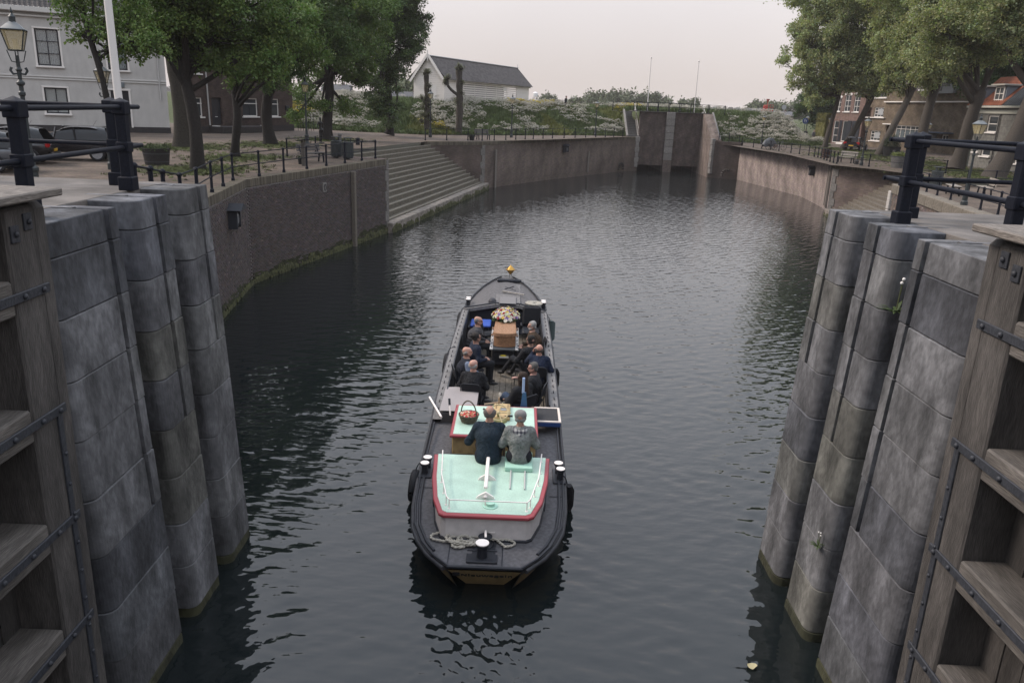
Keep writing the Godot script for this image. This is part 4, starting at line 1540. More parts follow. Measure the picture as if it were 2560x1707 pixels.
	for f: Array in [[0.5, 9.25], [3.1, 9.3]]:
		var d := boxat(t, "dormer", pl, V3(f[0], f[1], -0.9), V3(1.35, 1.15, 1.6), mat(Color(0.16, 0.18, 0.21), 0.7))
		var wo := [f[0] - 0.55, f[1] - 0.5, f[0] + 0.55, f[1] + 0.5]
		var p2 := pl
		p2.origin += pl.basis.z * 0.08
		window(d, p2.translated(Vector3.ZERO), wo, 2, 2, white, white, "", false)
		boxat(d, "dormer_eave", pl, V3(f[0], f[1] + 0.64, -0.75), V3(1.7, 0.12, 2.0), mat(Color(0.36, 0.345, 0.31), 0.7))
	boxat(t, "gable_coping", pl, V3(-0.25, 9.5, -1.0), V3(0.25, 0.2, 3.4), mat(Color(0.25, 0.26, 0.28), 0.7))
	var gb := MB.new()
	gb.xf = pl
	gb.box(V3(8, 5.9, -4.0), V3(15.9, 4.9, 7.0))
	part("house_body", gb, mat(Color(0.15, 0.145, 0.13), 0.9, "mottle"), t)


func pipe_on(t: Node3D, pl: Transform3D, u: float) -> void:
	var p := MB.new()
	p.xf = pl
	p.rod(V3(u, 3.6, 0.1), V3(u, 7.8, 0.1), 0.05, 8)
	part("rain_pipe", p, mat(Color(0.07, 0.07, 0.07), 0.5), t)


# ---------- white boarded hut on the dike ----------
func hut(white: Material) -> void:
	var t := thing("boarded_hut", "white weatherboarded hut with slatted side and dark tiled roof on the dike", "hut")
	var A := V3(-8.5, 6.6, -90)
	var d := V3(0.95 + 8.5, 0, -111.0 + 90.0).normalized()
	var out := d.cross(Vector3.UP)
	if out.z < 0:
		out = -out
	var L := 23.0
	var W := 3.9
	var eave := 9.55
	var ridge := 11.9
	var pl := Transform3D(Basis(d, Vector3.UP, d.cross(Vector3.UP)), V3(A.x, 0, A.z))
	var bm := mat(Color(0.76, 0.71, 0.66), 0.8, "fine", V3(0.4, 3, 0.4))
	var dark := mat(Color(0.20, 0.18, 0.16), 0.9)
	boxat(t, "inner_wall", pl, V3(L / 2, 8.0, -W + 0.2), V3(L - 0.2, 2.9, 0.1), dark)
	var n := 14
	var st := (eave - 6.6) / n
	for i in n:
		var y := 6.6 + st * (i + 0.5)
		for f: Array in [[0.0, 4.4], [19.1, L]]:
			boxat(t, "board", pl, V3((f[0] + f[1]) / 2, y, 0.0), V3(f[1] - f[0], st * 0.97, 0.035), bm, 0.006)
	for i in 10:   # slats with gaps on the middle part
		var y := 7.05 + 0.235 * (i + 0.5)
		for k in 5:
			boxat(t, "slat", pl, V3(4.4 + 2.94 * (k + 0.5), y, rr(0.0, 0.01)), V3(2.9, 0.165, 0.03), bm, 0.005)
	for k in 6:
		boxat(t, "upright", pl, V3(4.4 + 2.94 * k, 8.1, -0.05), V3(0.1, 2.9, 0.06), bm)
	boxat(t, "hatch_pane", pl, V3(15.3, 9.0, 0.04), V3(0.75, 0.5, 0.03), white)
	boxat(t, "eave_board", pl, V3(L / 2, eave - 0.05, 0.12), V3(L + 0.5, 0.24, 0.12), white)
	# gable end towards the trees
	var ge := Transform3D(Basis(out * -1.0, Vector3.UP, d * -1.0), V3(A.x, 0, A.z))
	ge.basis.x = V3(-d.z, 0, d.x) if V3(-d.z, 0, d.x).dot(out) < 0 else V3(d.z, 0, -d.x)
	ge.basis.z = ge.basis.x.cross(Vector3.UP)
	for i in 24:
		var y := 6.6 + st * (i + 0.5)
		var half := W / 2 if y < eave else W / 2 * (ridge - y) / (ridge - eave)
		if half > 0.1:
			var b := MB.new()
			b.box(ge * V3(W / 2, y, 0.0), V3(half * 2, st * 0.97, 0.035), 0.006, Basis(ge.basis.x, Vector3.UP, ge.basis.z))
			part("board", b, bm, t)
	for k in 5:
		var b := MB.new()
		b.box(ge * V3(1.05 + k * 0.2, 7.85, 0.03 * (1 if ge.basis.z.dot(d) < 0 else -1)), V3(0.19, 2.1, 0.03), 0.005, Basis(ge.basis.x, Vector3.UP, ge.basis.z))
		part("door_board", b, white, t)
	var apex := ge * V3(W / 2, ridge + 0.15, 0) - d * 0.35
	for s: float in [-0.28, W + 0.28]:
		var lo := ge * V3(s, eave - 0.32, 0) - d * 0.35
		var b := MB.new()
		b.bar(lo, apex, 0.05, 0.26)
		part("barge_board", b, white, t)
	var fin := MB.new()
	fin.bar(apex - V3(0, 0.7, 0), apex + V3(0, 0.45, 0), 0.09, 0.09)
	var far_ := apex + d * (L + 0.7)
	fin.bar(far_ - V3(0, 0.5, 0), far_ + V3(0, 0.4, 0), 0.08, 0.08)
	part("finial", fin, white, t)
	var e0 := pl * V3(-0.35, eave - 0.02, 0.42)
	var e1 := pl * V3(L + 0.35, eave - 0.02, 0.42)
	var up := (ge * V3(W / 2, ridge, 0)) - (pl * V3(0, eave - 0.02, 0.42)) 
	tiled(t, e0, e1, up, 15, 70, Color(0.085, 0.075, 0.072), false)
	var e2 := ge * V3(W + 0.42, eave - 0.02, 0) - d * 0.35
	tiled(t, e2, e2 + d * (L + 0.7), (ge * V3(W / 2, ridge, 0)) - (ge * V3(W + 0.42, eave - 0.02, 0)), 15, 70, Color(0.085, 0.075, 0.072), false)
	var rg := MB.new()
	rg.bar(apex - V3(0, 0.1, 0), far_ - V3(0, 0.1, 0), 0.3, 0.12, 0.04)
	part("ridge_cap", rg, mat(Color(0.3, 0.3, 0.3), 0.7), t)


# ---------- trees ----------
func leaf_cluster(leaf: float, count: int, spread: float) -> ArrayMesh:
	var b := MB.new()
	for i in count:
		var d := V3(rng.randfn(0, 1), rng.randfn(0.1, 0.8), rng.randfn(0, 1)).normalized()
		var at := d * spread * rr(0.2, 1.0)
		var f := (d + V3(rng.randfn(0, 0.6), rr(-0.7, 0.3), rng.randfn(0, 0.6))).normalized()
		var sd := f.cross(V3(rr(-1, 1), 1.0, rr(-1, 1)).normalized()).normalized()
		var nn := f.cross(sd)
		var k := rr(0.72, 1.25)
		b.col = Color(k * rr(0.92, 1.1), k, k * rr(0.8, 1.1))
		var l := leaf * rr(0.7, 1.3)
		var m := at + f * l * 0.5 + nn * l * 0.10
		var tip := at + f * l
		b.poly(PackedVector3Array([at, m + sd * l * 0.30, tip]))
		b.poly(PackedVector3Array([at, tip, m - sd * l * 0.30]))
	return b.mesh()


func limb(b: MB, a: Vector3, e: Vector3, r0: float, r1: float, bend: float, sides := 7) -> void:
	var p := PackedVector3Array()
	var r := []
	var side := V3(rr(-1, 1), rr(-0.2, 0.6), rr(-1, 1)) * bend
	for i in 6:
		var f := i / 5.0
		p.append(a.lerp(e, f) + side * sin(f * PI) + V3(0, -bend * 0.35 * sin(f * PI), 0))
		r.append(lerpf(r0, r1, f))
	b.tube(p, r, sides)


# blobs: Vector4(x, y, z, radius) clumps of the crown; trunk from base to fork
func tree(called: String, label: String, group: String, base: Vector3, fork: Vector3, r0: float, r1: float, blobs: Array, bark: Material, tone: Color, leaf: float, per: float, jitter: float, back := Color.BLACK) -> void:
	var t := thing(called, label, "tree", base, 0.0, group)
	var tr := MB.new()
	var p := PackedVector3Array([V3(0, -0.2, 0)])
	var r := [r0 * 1.75]
	var f := fork - base
	for i in 9:
		var q := i / 8.0
		p.append(f * q + V3(sin(q * 5.0 + base.x) * 0.12, 0.12 if i == 0 else 0.0, cos(q * 4.0 + base.z) * 0.12) * (0.0 if i == 8 else 1.0))
		r.append(lerpf(r0, r1, q) * (1.22 if i == 0 else (1.05 if i == 1 else rr(0.94, 1.06))))
	tr.tube(p, r, 12)
	var trunk := part("trunk", tr, bark, t)
	var lm := MB.new()
	var xs := []
	var cs := []
	for bl: Vector4 in blobs:
		var c := V3(bl.x, bl.y, bl.z + rr(-jitter, jitter)) - base
		var n0 := f * rr(0.72, 1.0)
		limb(lm, n0, c, r1 * rr(0.45, 0.75), 0.03, c.distance_to(n0) * 0.10)
		for k in 5:
			var d := V3(rng.randfn(0, 1), rng.randfn(0.1, 0.7), rng.randfn(0, 1)).normalized()
			var s := c.lerp(n0, rr(0.0, 0.3))
			limb(lm, s, c + d * bl.w * 0.85, 0.035 + 0.01 * bl.w, 0.012, 0.15 * bl.w, 5)
		var n := int(per * 1.35 * pow(bl.w, 2.35))
		var squash := rr(0.6, 0.85)
		# the clump is itself made of smaller sprays, so that gaps and lobes show
		var sprays := []
		for k in int(6 + bl.w * 7):
			var d := V3(rng.randfn(0, 1), rng.randfn(0.12, 0.9), rng.randfn(0, 1)).normalized() * pow(rng.randf(), 0.35)
			sprays.append(Vector4(d.x * bl.w, d.y * bl.w * squash, d.z * bl.w, rr(0.22, 0.46) * (0.35 + bl.w * 0.8)))
		for k in n:
			var sp: Vector4 = sprays[rng.randi() % sprays.size()]
			var o := V3(rng.randfn(0, 0.5), rng.randfn(0, 0.3), rng.randfn(0, 0.5)) * sp.w
			var at := c + V3(sp.x, sp.y, sp.z) + o
			var bs := Basis(V3(rng.randfn(0, 1), rng.randfn(0, 1), rng.randfn(0, 1)).normalized(), rr(0, TAU)).scaled(Vector3.ONE * rr(0.7, 1.25))
			xs.append(Transform3D(bs, at))
			var kk := rr(0.65, 1.3)
			cs.append(Color(tone.r * kk * rr(0.85, 1.15), tone.g * kk, tone.b * kk * rr(0.8, 1.2)))
	part("limbs", lm, bark, trunk)
	var lm2 := StandardMaterial3D.new()
	lm2.vertex_color_use_as_albedo = true
	lm2.roughness = 0.55
	lm2.metallic_specular = 0.3
	lm2.cull_mode = BaseMaterial3D.CULL_DISABLED
	if back != Color.BLACK:
		lm2.backlight_enabled = true
		lm2.backlight = srgb(back)
	scatter("crown", leaf_cluster(leaf, 9, leaf * 1.5), lm2, t, xs, cs)


func trees() -> void:
	var darkbark := mat(Color(0.05, 0.045, 0.042), 0.95, "grain", V3(4, 0.6, 4), "mottle", V3(1, 1, 1), "grain", 2.5)
	var palebark := mat(Color(0.085, 0.076, 0.062), 0.95, "grain", V3(3, 0.5, 3), "mottle", V3(1, 1, 1), "grain", 2.5)
	var plane := mat(Color(0.14, 0.122, 0.105), 0.95, "mottle", V3(1.2, 2.2, 1.2), "grain", V3(1.5, 3, 1.5), "grain", 2.0)
	var oak := Color(0.075, 0.118, 0.040)
	var oakl := Color(0.112, 0.165, 0.050)
	var gl := "oaks on the left quay"
	var bk := Color(0.35, 0.5, 0.2)
	tree("oak_tree", "nearest dark oak trunk behind the left railing with wide leafy crown", gl, V3(-13.15, QL, -32.84), V3(-13.5, 8.2, -32.9), 0.27, 0.21, [Vector4(-13.2, 9.8, -32.8, 1.5), Vector4(-11.7, 9.6, -32.8, 1.6), Vector4(-13.1, 8.9, -32.8, 1.3), Vector4(-14.6, 9.5, -32.8, 1.4), Vector4(-10.3, 8.8, -32.8, 1.2), Vector4(-12.1, 8.3, -32.8, 0.9), Vector4(-14.0, 8.3, -32.8, 0.8), Vector4(-10.9, 10.5, -32.8, 1.7), Vector4(-12.7, 11.4, -32.8, 2.2), Vector4(-9.6, 10.0, -32.8, 1.1), Vector4(-14.8, 10.9, -32.8, 1.8)], darkbark, oakl, 0.13, 190.0, 1.2, bk)
	tree("leaning_tree", "thin dark leaning tree in front of the white house", gl, V3(-14.45, QL, -29.0), V3(-15.2, 9.3, -29.0), 0.12, 0.09, [Vector4(-15.2, 9.7, -29.0, 0.7), Vector4(-14.4, 9.1, -29.0, 0.6), Vector4(-13.9, 8.4, -29.0, 0.55), Vector4(-15.5, 8.9, -29.0, 0.4), Vector4(-14.6, 10.6, -29.0, 1.1), Vector4(-13.2, 8.7, -29.0, 0.7), Vector4(-14.5, 8.3, -29.0, 0.45), Vector4(-13.5, 9.6, -29.0, 0.7)], darkbark, oakl, 0.12, 230.0, 0.5, bk)
	tree("oak_tree", "thick pale barked oak standing close behind the nearest dark one", gl, V3(-19.48, QL, -46.5), V3(-19.6, 9.5, -46.5), 0.48, 0.36, [Vector4(-19.0, 12.0, -46, 2.2), Vector4(-21.0, 13.0, -46, 2.2), Vector4(-17.2, 13.0, -46, 2.0), Vector4(-18.8, 10.3, -46, 1.5), Vector4(-17.0, 10.8, -46, 1.3)], palebark, oak, 0.15, 120.0, 1.5, bk)
	tree("oak_tree", "slim oak between the brick house door and the quay railing", gl, V3(-14.13, QL, -40.06), V3(-14.0, 7.2, -40.0), 0.22, 0.18, [Vector4(-13.5, 8.8, -40.0, 1.3), Vector4(-12.7, 8.1, -40.0, 0.9), Vector4(-13.9, 8.0, -40.0, 0.8), Vector4(-11.3, 9.3, -40.0, 1.3), Vector4(-11.9, 10.2, -40.0, 1.4), Vector4(-10.7, 10.3, -40.0, 1.3), Vector4(-10.1, 9.1, -40.0, 1.0), Vector4(-13.9, 7.4, -40.0, 0.5)], darkbark, oakl, 0.14, 170.0, 1.0, bk)
	tree("oak_tree", "dark oak with flared foot in front of the brick house corner", gl, V3(-16.32, QL, -52.45), V3(-16.2, 8.0, -52.4), 0.40, 0.30, [Vector4(-15.9, 10.4, -52.4, 2.1), Vector4(-14.4, 9.2, -52.4, 1.7), Vector4(-16.6, 8.6, -52.4, 1.4), Vector4(-13.2, 11.3, -52.4, 2.4), Vector4(-13.7, 12.8, -52.4, 2.7), Vector4(-15.2, 14.2, -52.4, 3.4), Vector4(-15.2, 7.9, -52.4, 0.9), Vector4(-12.1, 10.1, -52.4, 1.5), Vector4(-17.6, 10.1, -52.4, 1.5)], darkbark, oak, 0.15, 130.0, 1.6, bk)
	tree("oak_tree", "oak beside the bronze statue at the foot of the dike", gl, V3(-14.7, QL, -61.9), V3(-14.6, 9.5, -61.9), 0.42, 0.28, [Vector4(-14.6, 10.3, -61.9, 2.4), Vector4(-13.0, 12.2, -61.9, 2.8), Vector4(-15.7, 8.6, -61.9, 1.4), Vector4(-13.7, 8.9, -61.9, 1.5), Vector4(-12.0, 10.1, -61.9, 1.6), Vector4(-15.1, 6.6, -61.9, 0.9), Vector4(-13.4, 6.5, -61.9, 1.0), Vector4(-16.8, 5.8, -61.9, 0.9), Vector4(-11.7, 13.4, -61.9, 2.5), Vector4(-13.5, 15.1, -61.9, 3.5), Vector4(-16.2, 7.4, -61.9, 0.9), Vector4(-12.4, 8.4, -61.9, 0.9)], darkbark, oakl, 0.16, 110.0, 1.6, bk)
	tree("drooping_tree", "dark tree drooping to the ground at the foot of the grassy dike", gl, V3(-11.9, QL + 0.3, -73.5), V3(-11.8, 12.0, -72.0), 0.30, 0.22, [Vector4(-12.1, 13.1, -72.0, 2.4), Vector4(-11.3, 14.6, -72.0, 2.4), Vector4(-10.0, 11.6, -72.0, 1.1), Vector4(-9.3, 12.4, -72.0, 0.8), Vector4(-12.5, 10.7, -72.0, 1.9), Vector4(-11.4, 9.3, -72.0, 1.3), Vector4(-12.0, 7.4, -72.0, 1.4), Vector4(-11.6, 6.2, -72.0, 1.2), Vector4(-11.4, 5.2, -72.0, 0.7), Vector4(-13.3, 8.8, -72.0, 1.1), Vector4(-10.8, 10.7, -72.0, 1.1), Vector4(-10.2, 13.2, -72.0, 1.2), Vector4(-12.4, 16.2, -72.0, 3.3), Vector4(-9.7, 10.8, -72.0, 0.7), Vector4(-9.9, 13.9, -72.0, 1.7), Vector4(-9.3, 11.6, -72.0, 0.9), Vector4(-10.6, 15.8, -72.0, 2.2), Vector4(-12.6, 8.6, -72.0, 1.1)], darkbark, Color(0.060, 0.094, 0.036), 0.17, 130.0, 1.2)
	var gr := "plane trees along the right quay"
	var lime := Color(0.335, 0.365, 0.215)
	var lb := Color(0.7, 0.8, 0.35)
	tree("plane_tree", "farthest plane tree of the right row with loose pale crown against the sky", gr, V3(35.6, QR, -94.4), V3(36.4, 11.0, -94.4), 0.27, 0.20, [Vector4(34.2, 14.1, -94.4, 3.2), Vector4(32.6, 11.8, -94.4, 2.0), Vector4(36.1, 11.6, -94.4, 2.3), Vector4(31.2, 14.5, -94.4, 1.9), Vector4(32.8, 16.8, -94.4, 2.9), Vector4(34.6, 18.3, -94.4, 3.4), Vector4(31.1, 11.7, -94.4, 1.3), Vector4(33.5, 9.6, -94.4, 1.4), Vector4(33.2, 20.9, -94.4, 4.3), Vector4(30.0, 13.1, -94.4, 0.8), Vector4(36.5, 15.1, -94.4, 2.8), Vector4(32.2, 10.1, -94.4, 0.9), Vector4(32.8, 8.8, -94.0, 1.0), Vector4(34.9, 9.6, -94.0, 1.3), Vector4(30.6, 16.0, -94.4, 1.6), Vector4(31.0, 10.4, -94.4, 0.8)], plane, lime, 0.20, 75.0, 2.0, lb)
	tree("plane_tree", "plane tree in front of the parked black car, leaning right", gr, V3(37.0, QR, -92.4), V3(39.3, 11.2, -91.0), 0.34, 0.27, [Vector4(37.7, 14.4, -90.0, 3.3), Vector4(37.2, 12.2, -90.0, 2.3), Vector4(39.5, 12.3, -90.0, 2.2), Vector4(35.5, 16.5, -90.0, 3.2), Vector4(38.1, 17.5, -90.0, 3.8), Vector4(36.2, 20.4, -90.0, 4.9), Vector4(35.5, 13.5, -90.0, 2.2), Vector4(38.2, 10.3, -90.0, 1.5), Vector4(36.6, 10.6, -90.0, 1.2)], plane, lime, 0.20, 75.0, 2.0, lb)
	tree("plane_tree", "slanting plane tree before the white windows of the tan house", gr, V3(35.8, QR, -80.2), V3(38.1, 11.2, -80.2), 0.36, 0.29, [Vector4(37.0, 13.4, -80.2, 3.0), Vector4(36.5, 11.7, -80.2, 1.9), Vector4(38.5, 11.9, -80.2, 2.0), Vector4(35.3, 15.6, -80.2, 2.9), Vector4(37.2, 16.5, -80.2, 3.5), Vector4(35.8, 19.4, -80.2, 4.4), Vector4(39.0, 13.8, -80.2, 2.0), Vector4(36.7, 10.2, -80.2, 1.3), Vector4(39.3, 11.6, -80.2, 1.4)], plane, lime, 0.19, 85.0, 1.8, lb)
	tree("plane_tree", "straight thick plane tree just left of the railing post on the right pier", gr, V3(34.0, QR, -69.0), V3(34.5, 10.8, -69.0), 0.41, 0.35, [Vector4(33.4, 12.2, -69.0, 2.4), Vector4(34.6, 12.9, -69.0, 2.6), Vector4(32.9, 10.8, -69.0, 1.2), Vector4(33.6, 14.5, -69.0, 3.0), Vector4(35.3, 14.9, -69.0, 3.0), Vector4(32.9, 17.8, -69.0, 4.3), Vector4(32.0, 13.5, -69.0, 2.1), Vector4(33.5, 9.9, -69.0, 0.9), Vector4(35.6, 11.6, -69.0, 1.5)], plane, lime, 0.18, 100.0, 1.6, lb)
	tree("plane_tree", "forked plane tree with flared foot in front of the grey house", gr, V3(32.4, QR, -59.8), V3(33.0, 9.3, -59.5), 0.54, 0.38, [Vector4(31.0, 12.7, -59.0, 2.2), Vector4(32.0, 13.6, -59.0, 2.2), Vector4(30.0, 11.4, -59.0, 1.4), Vector4(31.8, 11.9, -59.0, 1.4), Vector4(33.2, 12.2, -59.0, 1.5), Vector4(30.8, 15.2, -59.0, 3.0), Vector4(29.2, 14.0, -59.0, 2.6), Vector4(32.7, 14.7, -59.0, 2.6), Vector4(30.4, 17.1, -59.0, 4.1)], plane, lime, 0.17, 110.0, 1.5, lb)
	tree("plane_tree", "nearest and thickest plane tree of the right row", gr, V3(31.2, QR, -52.6), V3(32.9, 11.0, -52.5), 0.60, 0.38, [Vector4(30.1, 13.0, -52.5, 1.9), Vector4(29.3, 13.9, -52.5, 2.6), Vector4(31.2, 11.6, -52.5, 1.2), Vector4(31.3, 13.7, -52.5, 2.6), Vector4(29.1, 12.4, -52.5, 1.2), Vector4(29.7, 15.9, -52.5, 4.1), Vector4(32.8, 12.6, -52.5, 1.8), Vector4(33.5, 15.5, -52.5, 3.0)], plane, lime, 0.16, 120.0, 1.5, lb)
	var gb := "dark trees behind the right houses"
	tree("garden_tree", "dark green tree rising behind the grey house roof", gb, V3(48, QR, -84), V3(48, 9, -84), 0.4, 0.3, [Vector4(46.8, 12.7, -84.0, 3.2), Vector4(48.7, 12.0, -84.0, 2.7), Vector4(45.4, 11.0, -84.0, 1.9), Vector4(49.2, 13.6, -84.0, 2.7), Vector4(48.6, 10.3, -84.0, 1.9), Vector4(51.5, 12.5, -84.0, 3.0), Vector4(51.0, 15.0, -84.0, 3.0)], darkbark, Color(0.05, 0.085, 0.03), 0.2, 80.0, 1.5, bk)
	tree("garden_tree", "dark green round tree behind the clipped hedge at the street end", gb, V3(47.5, QR, -130), V3(47.4, 8, -130), 0.4, 0.3, [Vector4(46.2, 9.4, -130.0, 2.7), Vector4(47.7, 10.7, -130.0, 3.1), Vector4(45.0, 8.0, -130.0, 1.9), Vector4(49.1, 8.5, -130.0, 2.7), Vector4(47.2, 7.4, -130.0, 1.9), Vector4(50.5, 10.8, -130.0, 3.0), Vector4(52.5, 9.0, -130.0, 2.6)], darkbark, Color(0.05, 0.082, 0.032), 0.24, 60.0, 1.5, bk)
	pollards()
	far_trees()


func pollards() -> void:
	var bark := mat(Color(0.115, 0.10, 0.085), 0.95, "grain", V3(4, 0.8, 4), "mottle", V3(1, 1, 1), "grain", 3.0)
	var lf := leaf_cluster(0.12, 9, 0.16)
	var lm := StandardMaterial3D.new()
	lm.vertex_color_use_as_albedo = true
	lm.roughness = 0.6
	var defs := [["mossy pollarded tree stump overgrown with leafy shoots, left of the pair", V3(-9.35, 4.0, -80.6), 10.0, 0.24, 1], ["bare pollarded tree with one raised side arm, right of the pair", V3(-6.25, 4.0, -82.0), 10.6, 0.30, 0]]
	for d: Array in defs:
		var b: Vector3 = d[1]
		b.y = dike(b.x, b.z)
		var t := thing("pollard_tree", d[0], "tree", b, 0.0, "pollarded trees on the dike slope")
		var h: float = d[2] - b.y
		var tr := MB.new()
		var p := PackedVector3Array()
		var r := []
		for i in 12:
			var f := i / 11.0
			p.append(V3(sin(f * 4.0) * 0.08, f * h - 0.1, cos(f * 3.0) * 0.06))
			r.append(d[3] * lerpf(1.15, 0.9, f) * (1.0 + (0.22 if i in [4, 6, 8, 10] else 0.0)))
		tr.tube(p, r, 10)
		var knobs := [V3(0.25, h * 0.62, 0.1), V3(-0.2, h * 0.5, 0.15), V3(0.22, h * 0.45, 0.1), V3(0.0, h, 0), V3(0.2, h * 0.97, 0.1), V3(-0.2, h * 0.95, 0.05), V3(0.25, h * 0.76, 0.1)]
		if d[4] == 0:
			limb(tr, V3(0, h * 0.58, 0), V3(-1.15, h * 0.72, 0.2), 0.17, 0.13, 0.15)
			limb(tr, V3(-1.15, h * 0.72, 0.2), V3(-1.25, h * 0.80, 0.2), 0.15, 0.2, 0.02)
			knobs += [V3(-1.3, h * 0.80, 0.2), V3(-1.1, h * 0.83, 0.25), V3(-1.35, h * 0.75, 0.2)]
		else:
			for k in 10:
				knobs.append(V3(rr(-0.5, 0.5), h * rr(0.2, 0.6), rr(0, 0.4)))
		for k: Vector3 in knobs:
			tr.ball(k, Vector3.ONE * rr(0.14, 0.22), 5, 8)
		part("trunk", tr, bark, t)
		var xs := []
		var cs := []
		for k: Vector3 in knobs:
			for i in 34:
				var o := V3(rng.randfn(0, 1), rng.randfn(0.2, 1), rng.randfn(0, 1)).normalized() * rr(0.12, 0.34)
				xs.append(Transform3D(Basis(Vector3.UP, rr(0, TAU)).scaled(Vector3.ONE * rr(0.5, 0.9)), k + o))
				var s := rr(0.6, 1.3)
				cs.append(Color(0.10 * s, 0.115 * s, 0.045 * s))
		scatter("shoots", lf, lm, t, xs, cs)


func far_trees() -> void:
	var lf := leaf_cluster(0.7, 10, 0.9)
	var lm := StandardMaterial3D.new()
	lm.vertex_color_use_as_albedo = true
	lm.roughness = 0.7
	var bark := mat(Color(0.05, 0.045, 0.04), 0.95)
	# x, z, height, radius, kind
	var defs := [[27.0, -290.0, 10.5, 6.5, "broad"], [36.0, -300.0, 11.0, 7.0, "broad"], [45.0, -296.0, 10.5, 6.0, "broad"], [53.0, -310.0, 9.0, 5.0, "broad"], [59.0, -300.0, 9.5, 4.0, "upright"], [63.5, -300.0, 9.0, 3.0, "upright"], [82.0, -290.0, 9.0, 3.6, "upright"], [87.0, -292.0, 9.5, 3.6, "upright"], [96.0, -300.0, 9.5, 5.5, "broad"], [103.0, -300.0, 8.0, 3.5, "upright"], [118.0, -290.0, 8.0, 4.5, "thin"], [18.0, -280.0, 6.0, 3.6, "broad"], [10.0, -300.0, 7.5, 5.0, "broad"], [128.0, -330.0, 5.0, 6.0, "broad"], [140.0, -330.0, 5.0, 7.0, "broad"], [155.0, -330.0, 5.5, 8.0, "broad"], [-24.0, -170.0, 8.0, 5.0, "broad"]]
	for i in defs.size():
		var d: Array = defs[i]
		var words := {"broad": "broad distant tree", "upright": "upright poplar shaped tree", "thin": "thin half bare tree"}
		var where: String = ["at the left end of the tree group between walker and flood gate", "second from the left in the group between walker and flood gate", "in the middle of the tree group left of the flood gate", "low on the right of the group left of the flood gate", "first of the pair at the left flood gate pole", "second of the pair at the left flood gate pole", "first of the pair behind the middle of the gate railing", "second of the pair behind the middle of the gate railing", "behind the right flood gate pole", "just right of the right flood gate pole", "standing alone right of the flood gate", "right of the water tank beside the grazing sheep", "directly behind the white water tank", "low on the skyline left of the red beacon", "low on the skyline behind the red beacon", "low on the skyline right of the red beacon", "behind the oak leaves left of the hut"][i]
		var t := thing("distant_tree", words[d[4]] + " " + where, "tree", V3(d[0], 5.4, d[1]), 0.0, "%s trees far beyond the dike" % d[4])
		var tr := MB.new()
		d[2] *= 0.70
		d[3] *= 0.85
		tr.rod(V3(0, -0.3, 0), V3(0, d[2] * 0.6, 0), 0.35, 7)
		part("trunk", tr, bark, t)
		var xs := []
		var cs := []
		var lobes := []
		for k in 16:
			lobes.append(V3(rng.randfn(0, 0.42) * d[3], d[2] * rr(0.2, 0.85), rng.randfn(0, 0.42) * d[3]))
		for k in int((90 if d[4] == "thin" else 420) * d[3] / 5.0 * 1.6):
			var c: Vector3 = lobes[rng.randi() % 16]
			var o: Vector3 = V3(rng.randfn(0, 1), rng.randfn(0, 1), rng.randfn(0, 1)) * d[3] * 0.19
			xs.append(Transform3D(Basis(V3(rr(-1, 1), 1, rr(-1, 1)).normalized(), rr(0, TAU)).scaled(Vector3.ONE * rr(0.6, 1.2)), c + o))
			var s := rr(0.7, 1.25)
			cs.append(Color(0.085 * s, 0.11 * s, 0.05 * s))
		scatter("crown", lf, lm, t, xs, cs)
	# low dark wood on the horizon
	var xs := []
	var cs := []
	for k in 2600:
		var x := rr(-500, 900)
		xs.append(Transform3D(Basis(Vector3.UP, rr(0, TAU)).scaled(Vector3.ONE * rr(3, 7)), V3(x, 6.0 + rr(0, 5), -900 - rr(0, 60))))
		var s := rr(0.7, 1.2)
		cs.append(Color(0.05 * s, 0.065 * s, 0.04 * s))
	scatter("distant_wood", lf, lm, self, xs, cs)


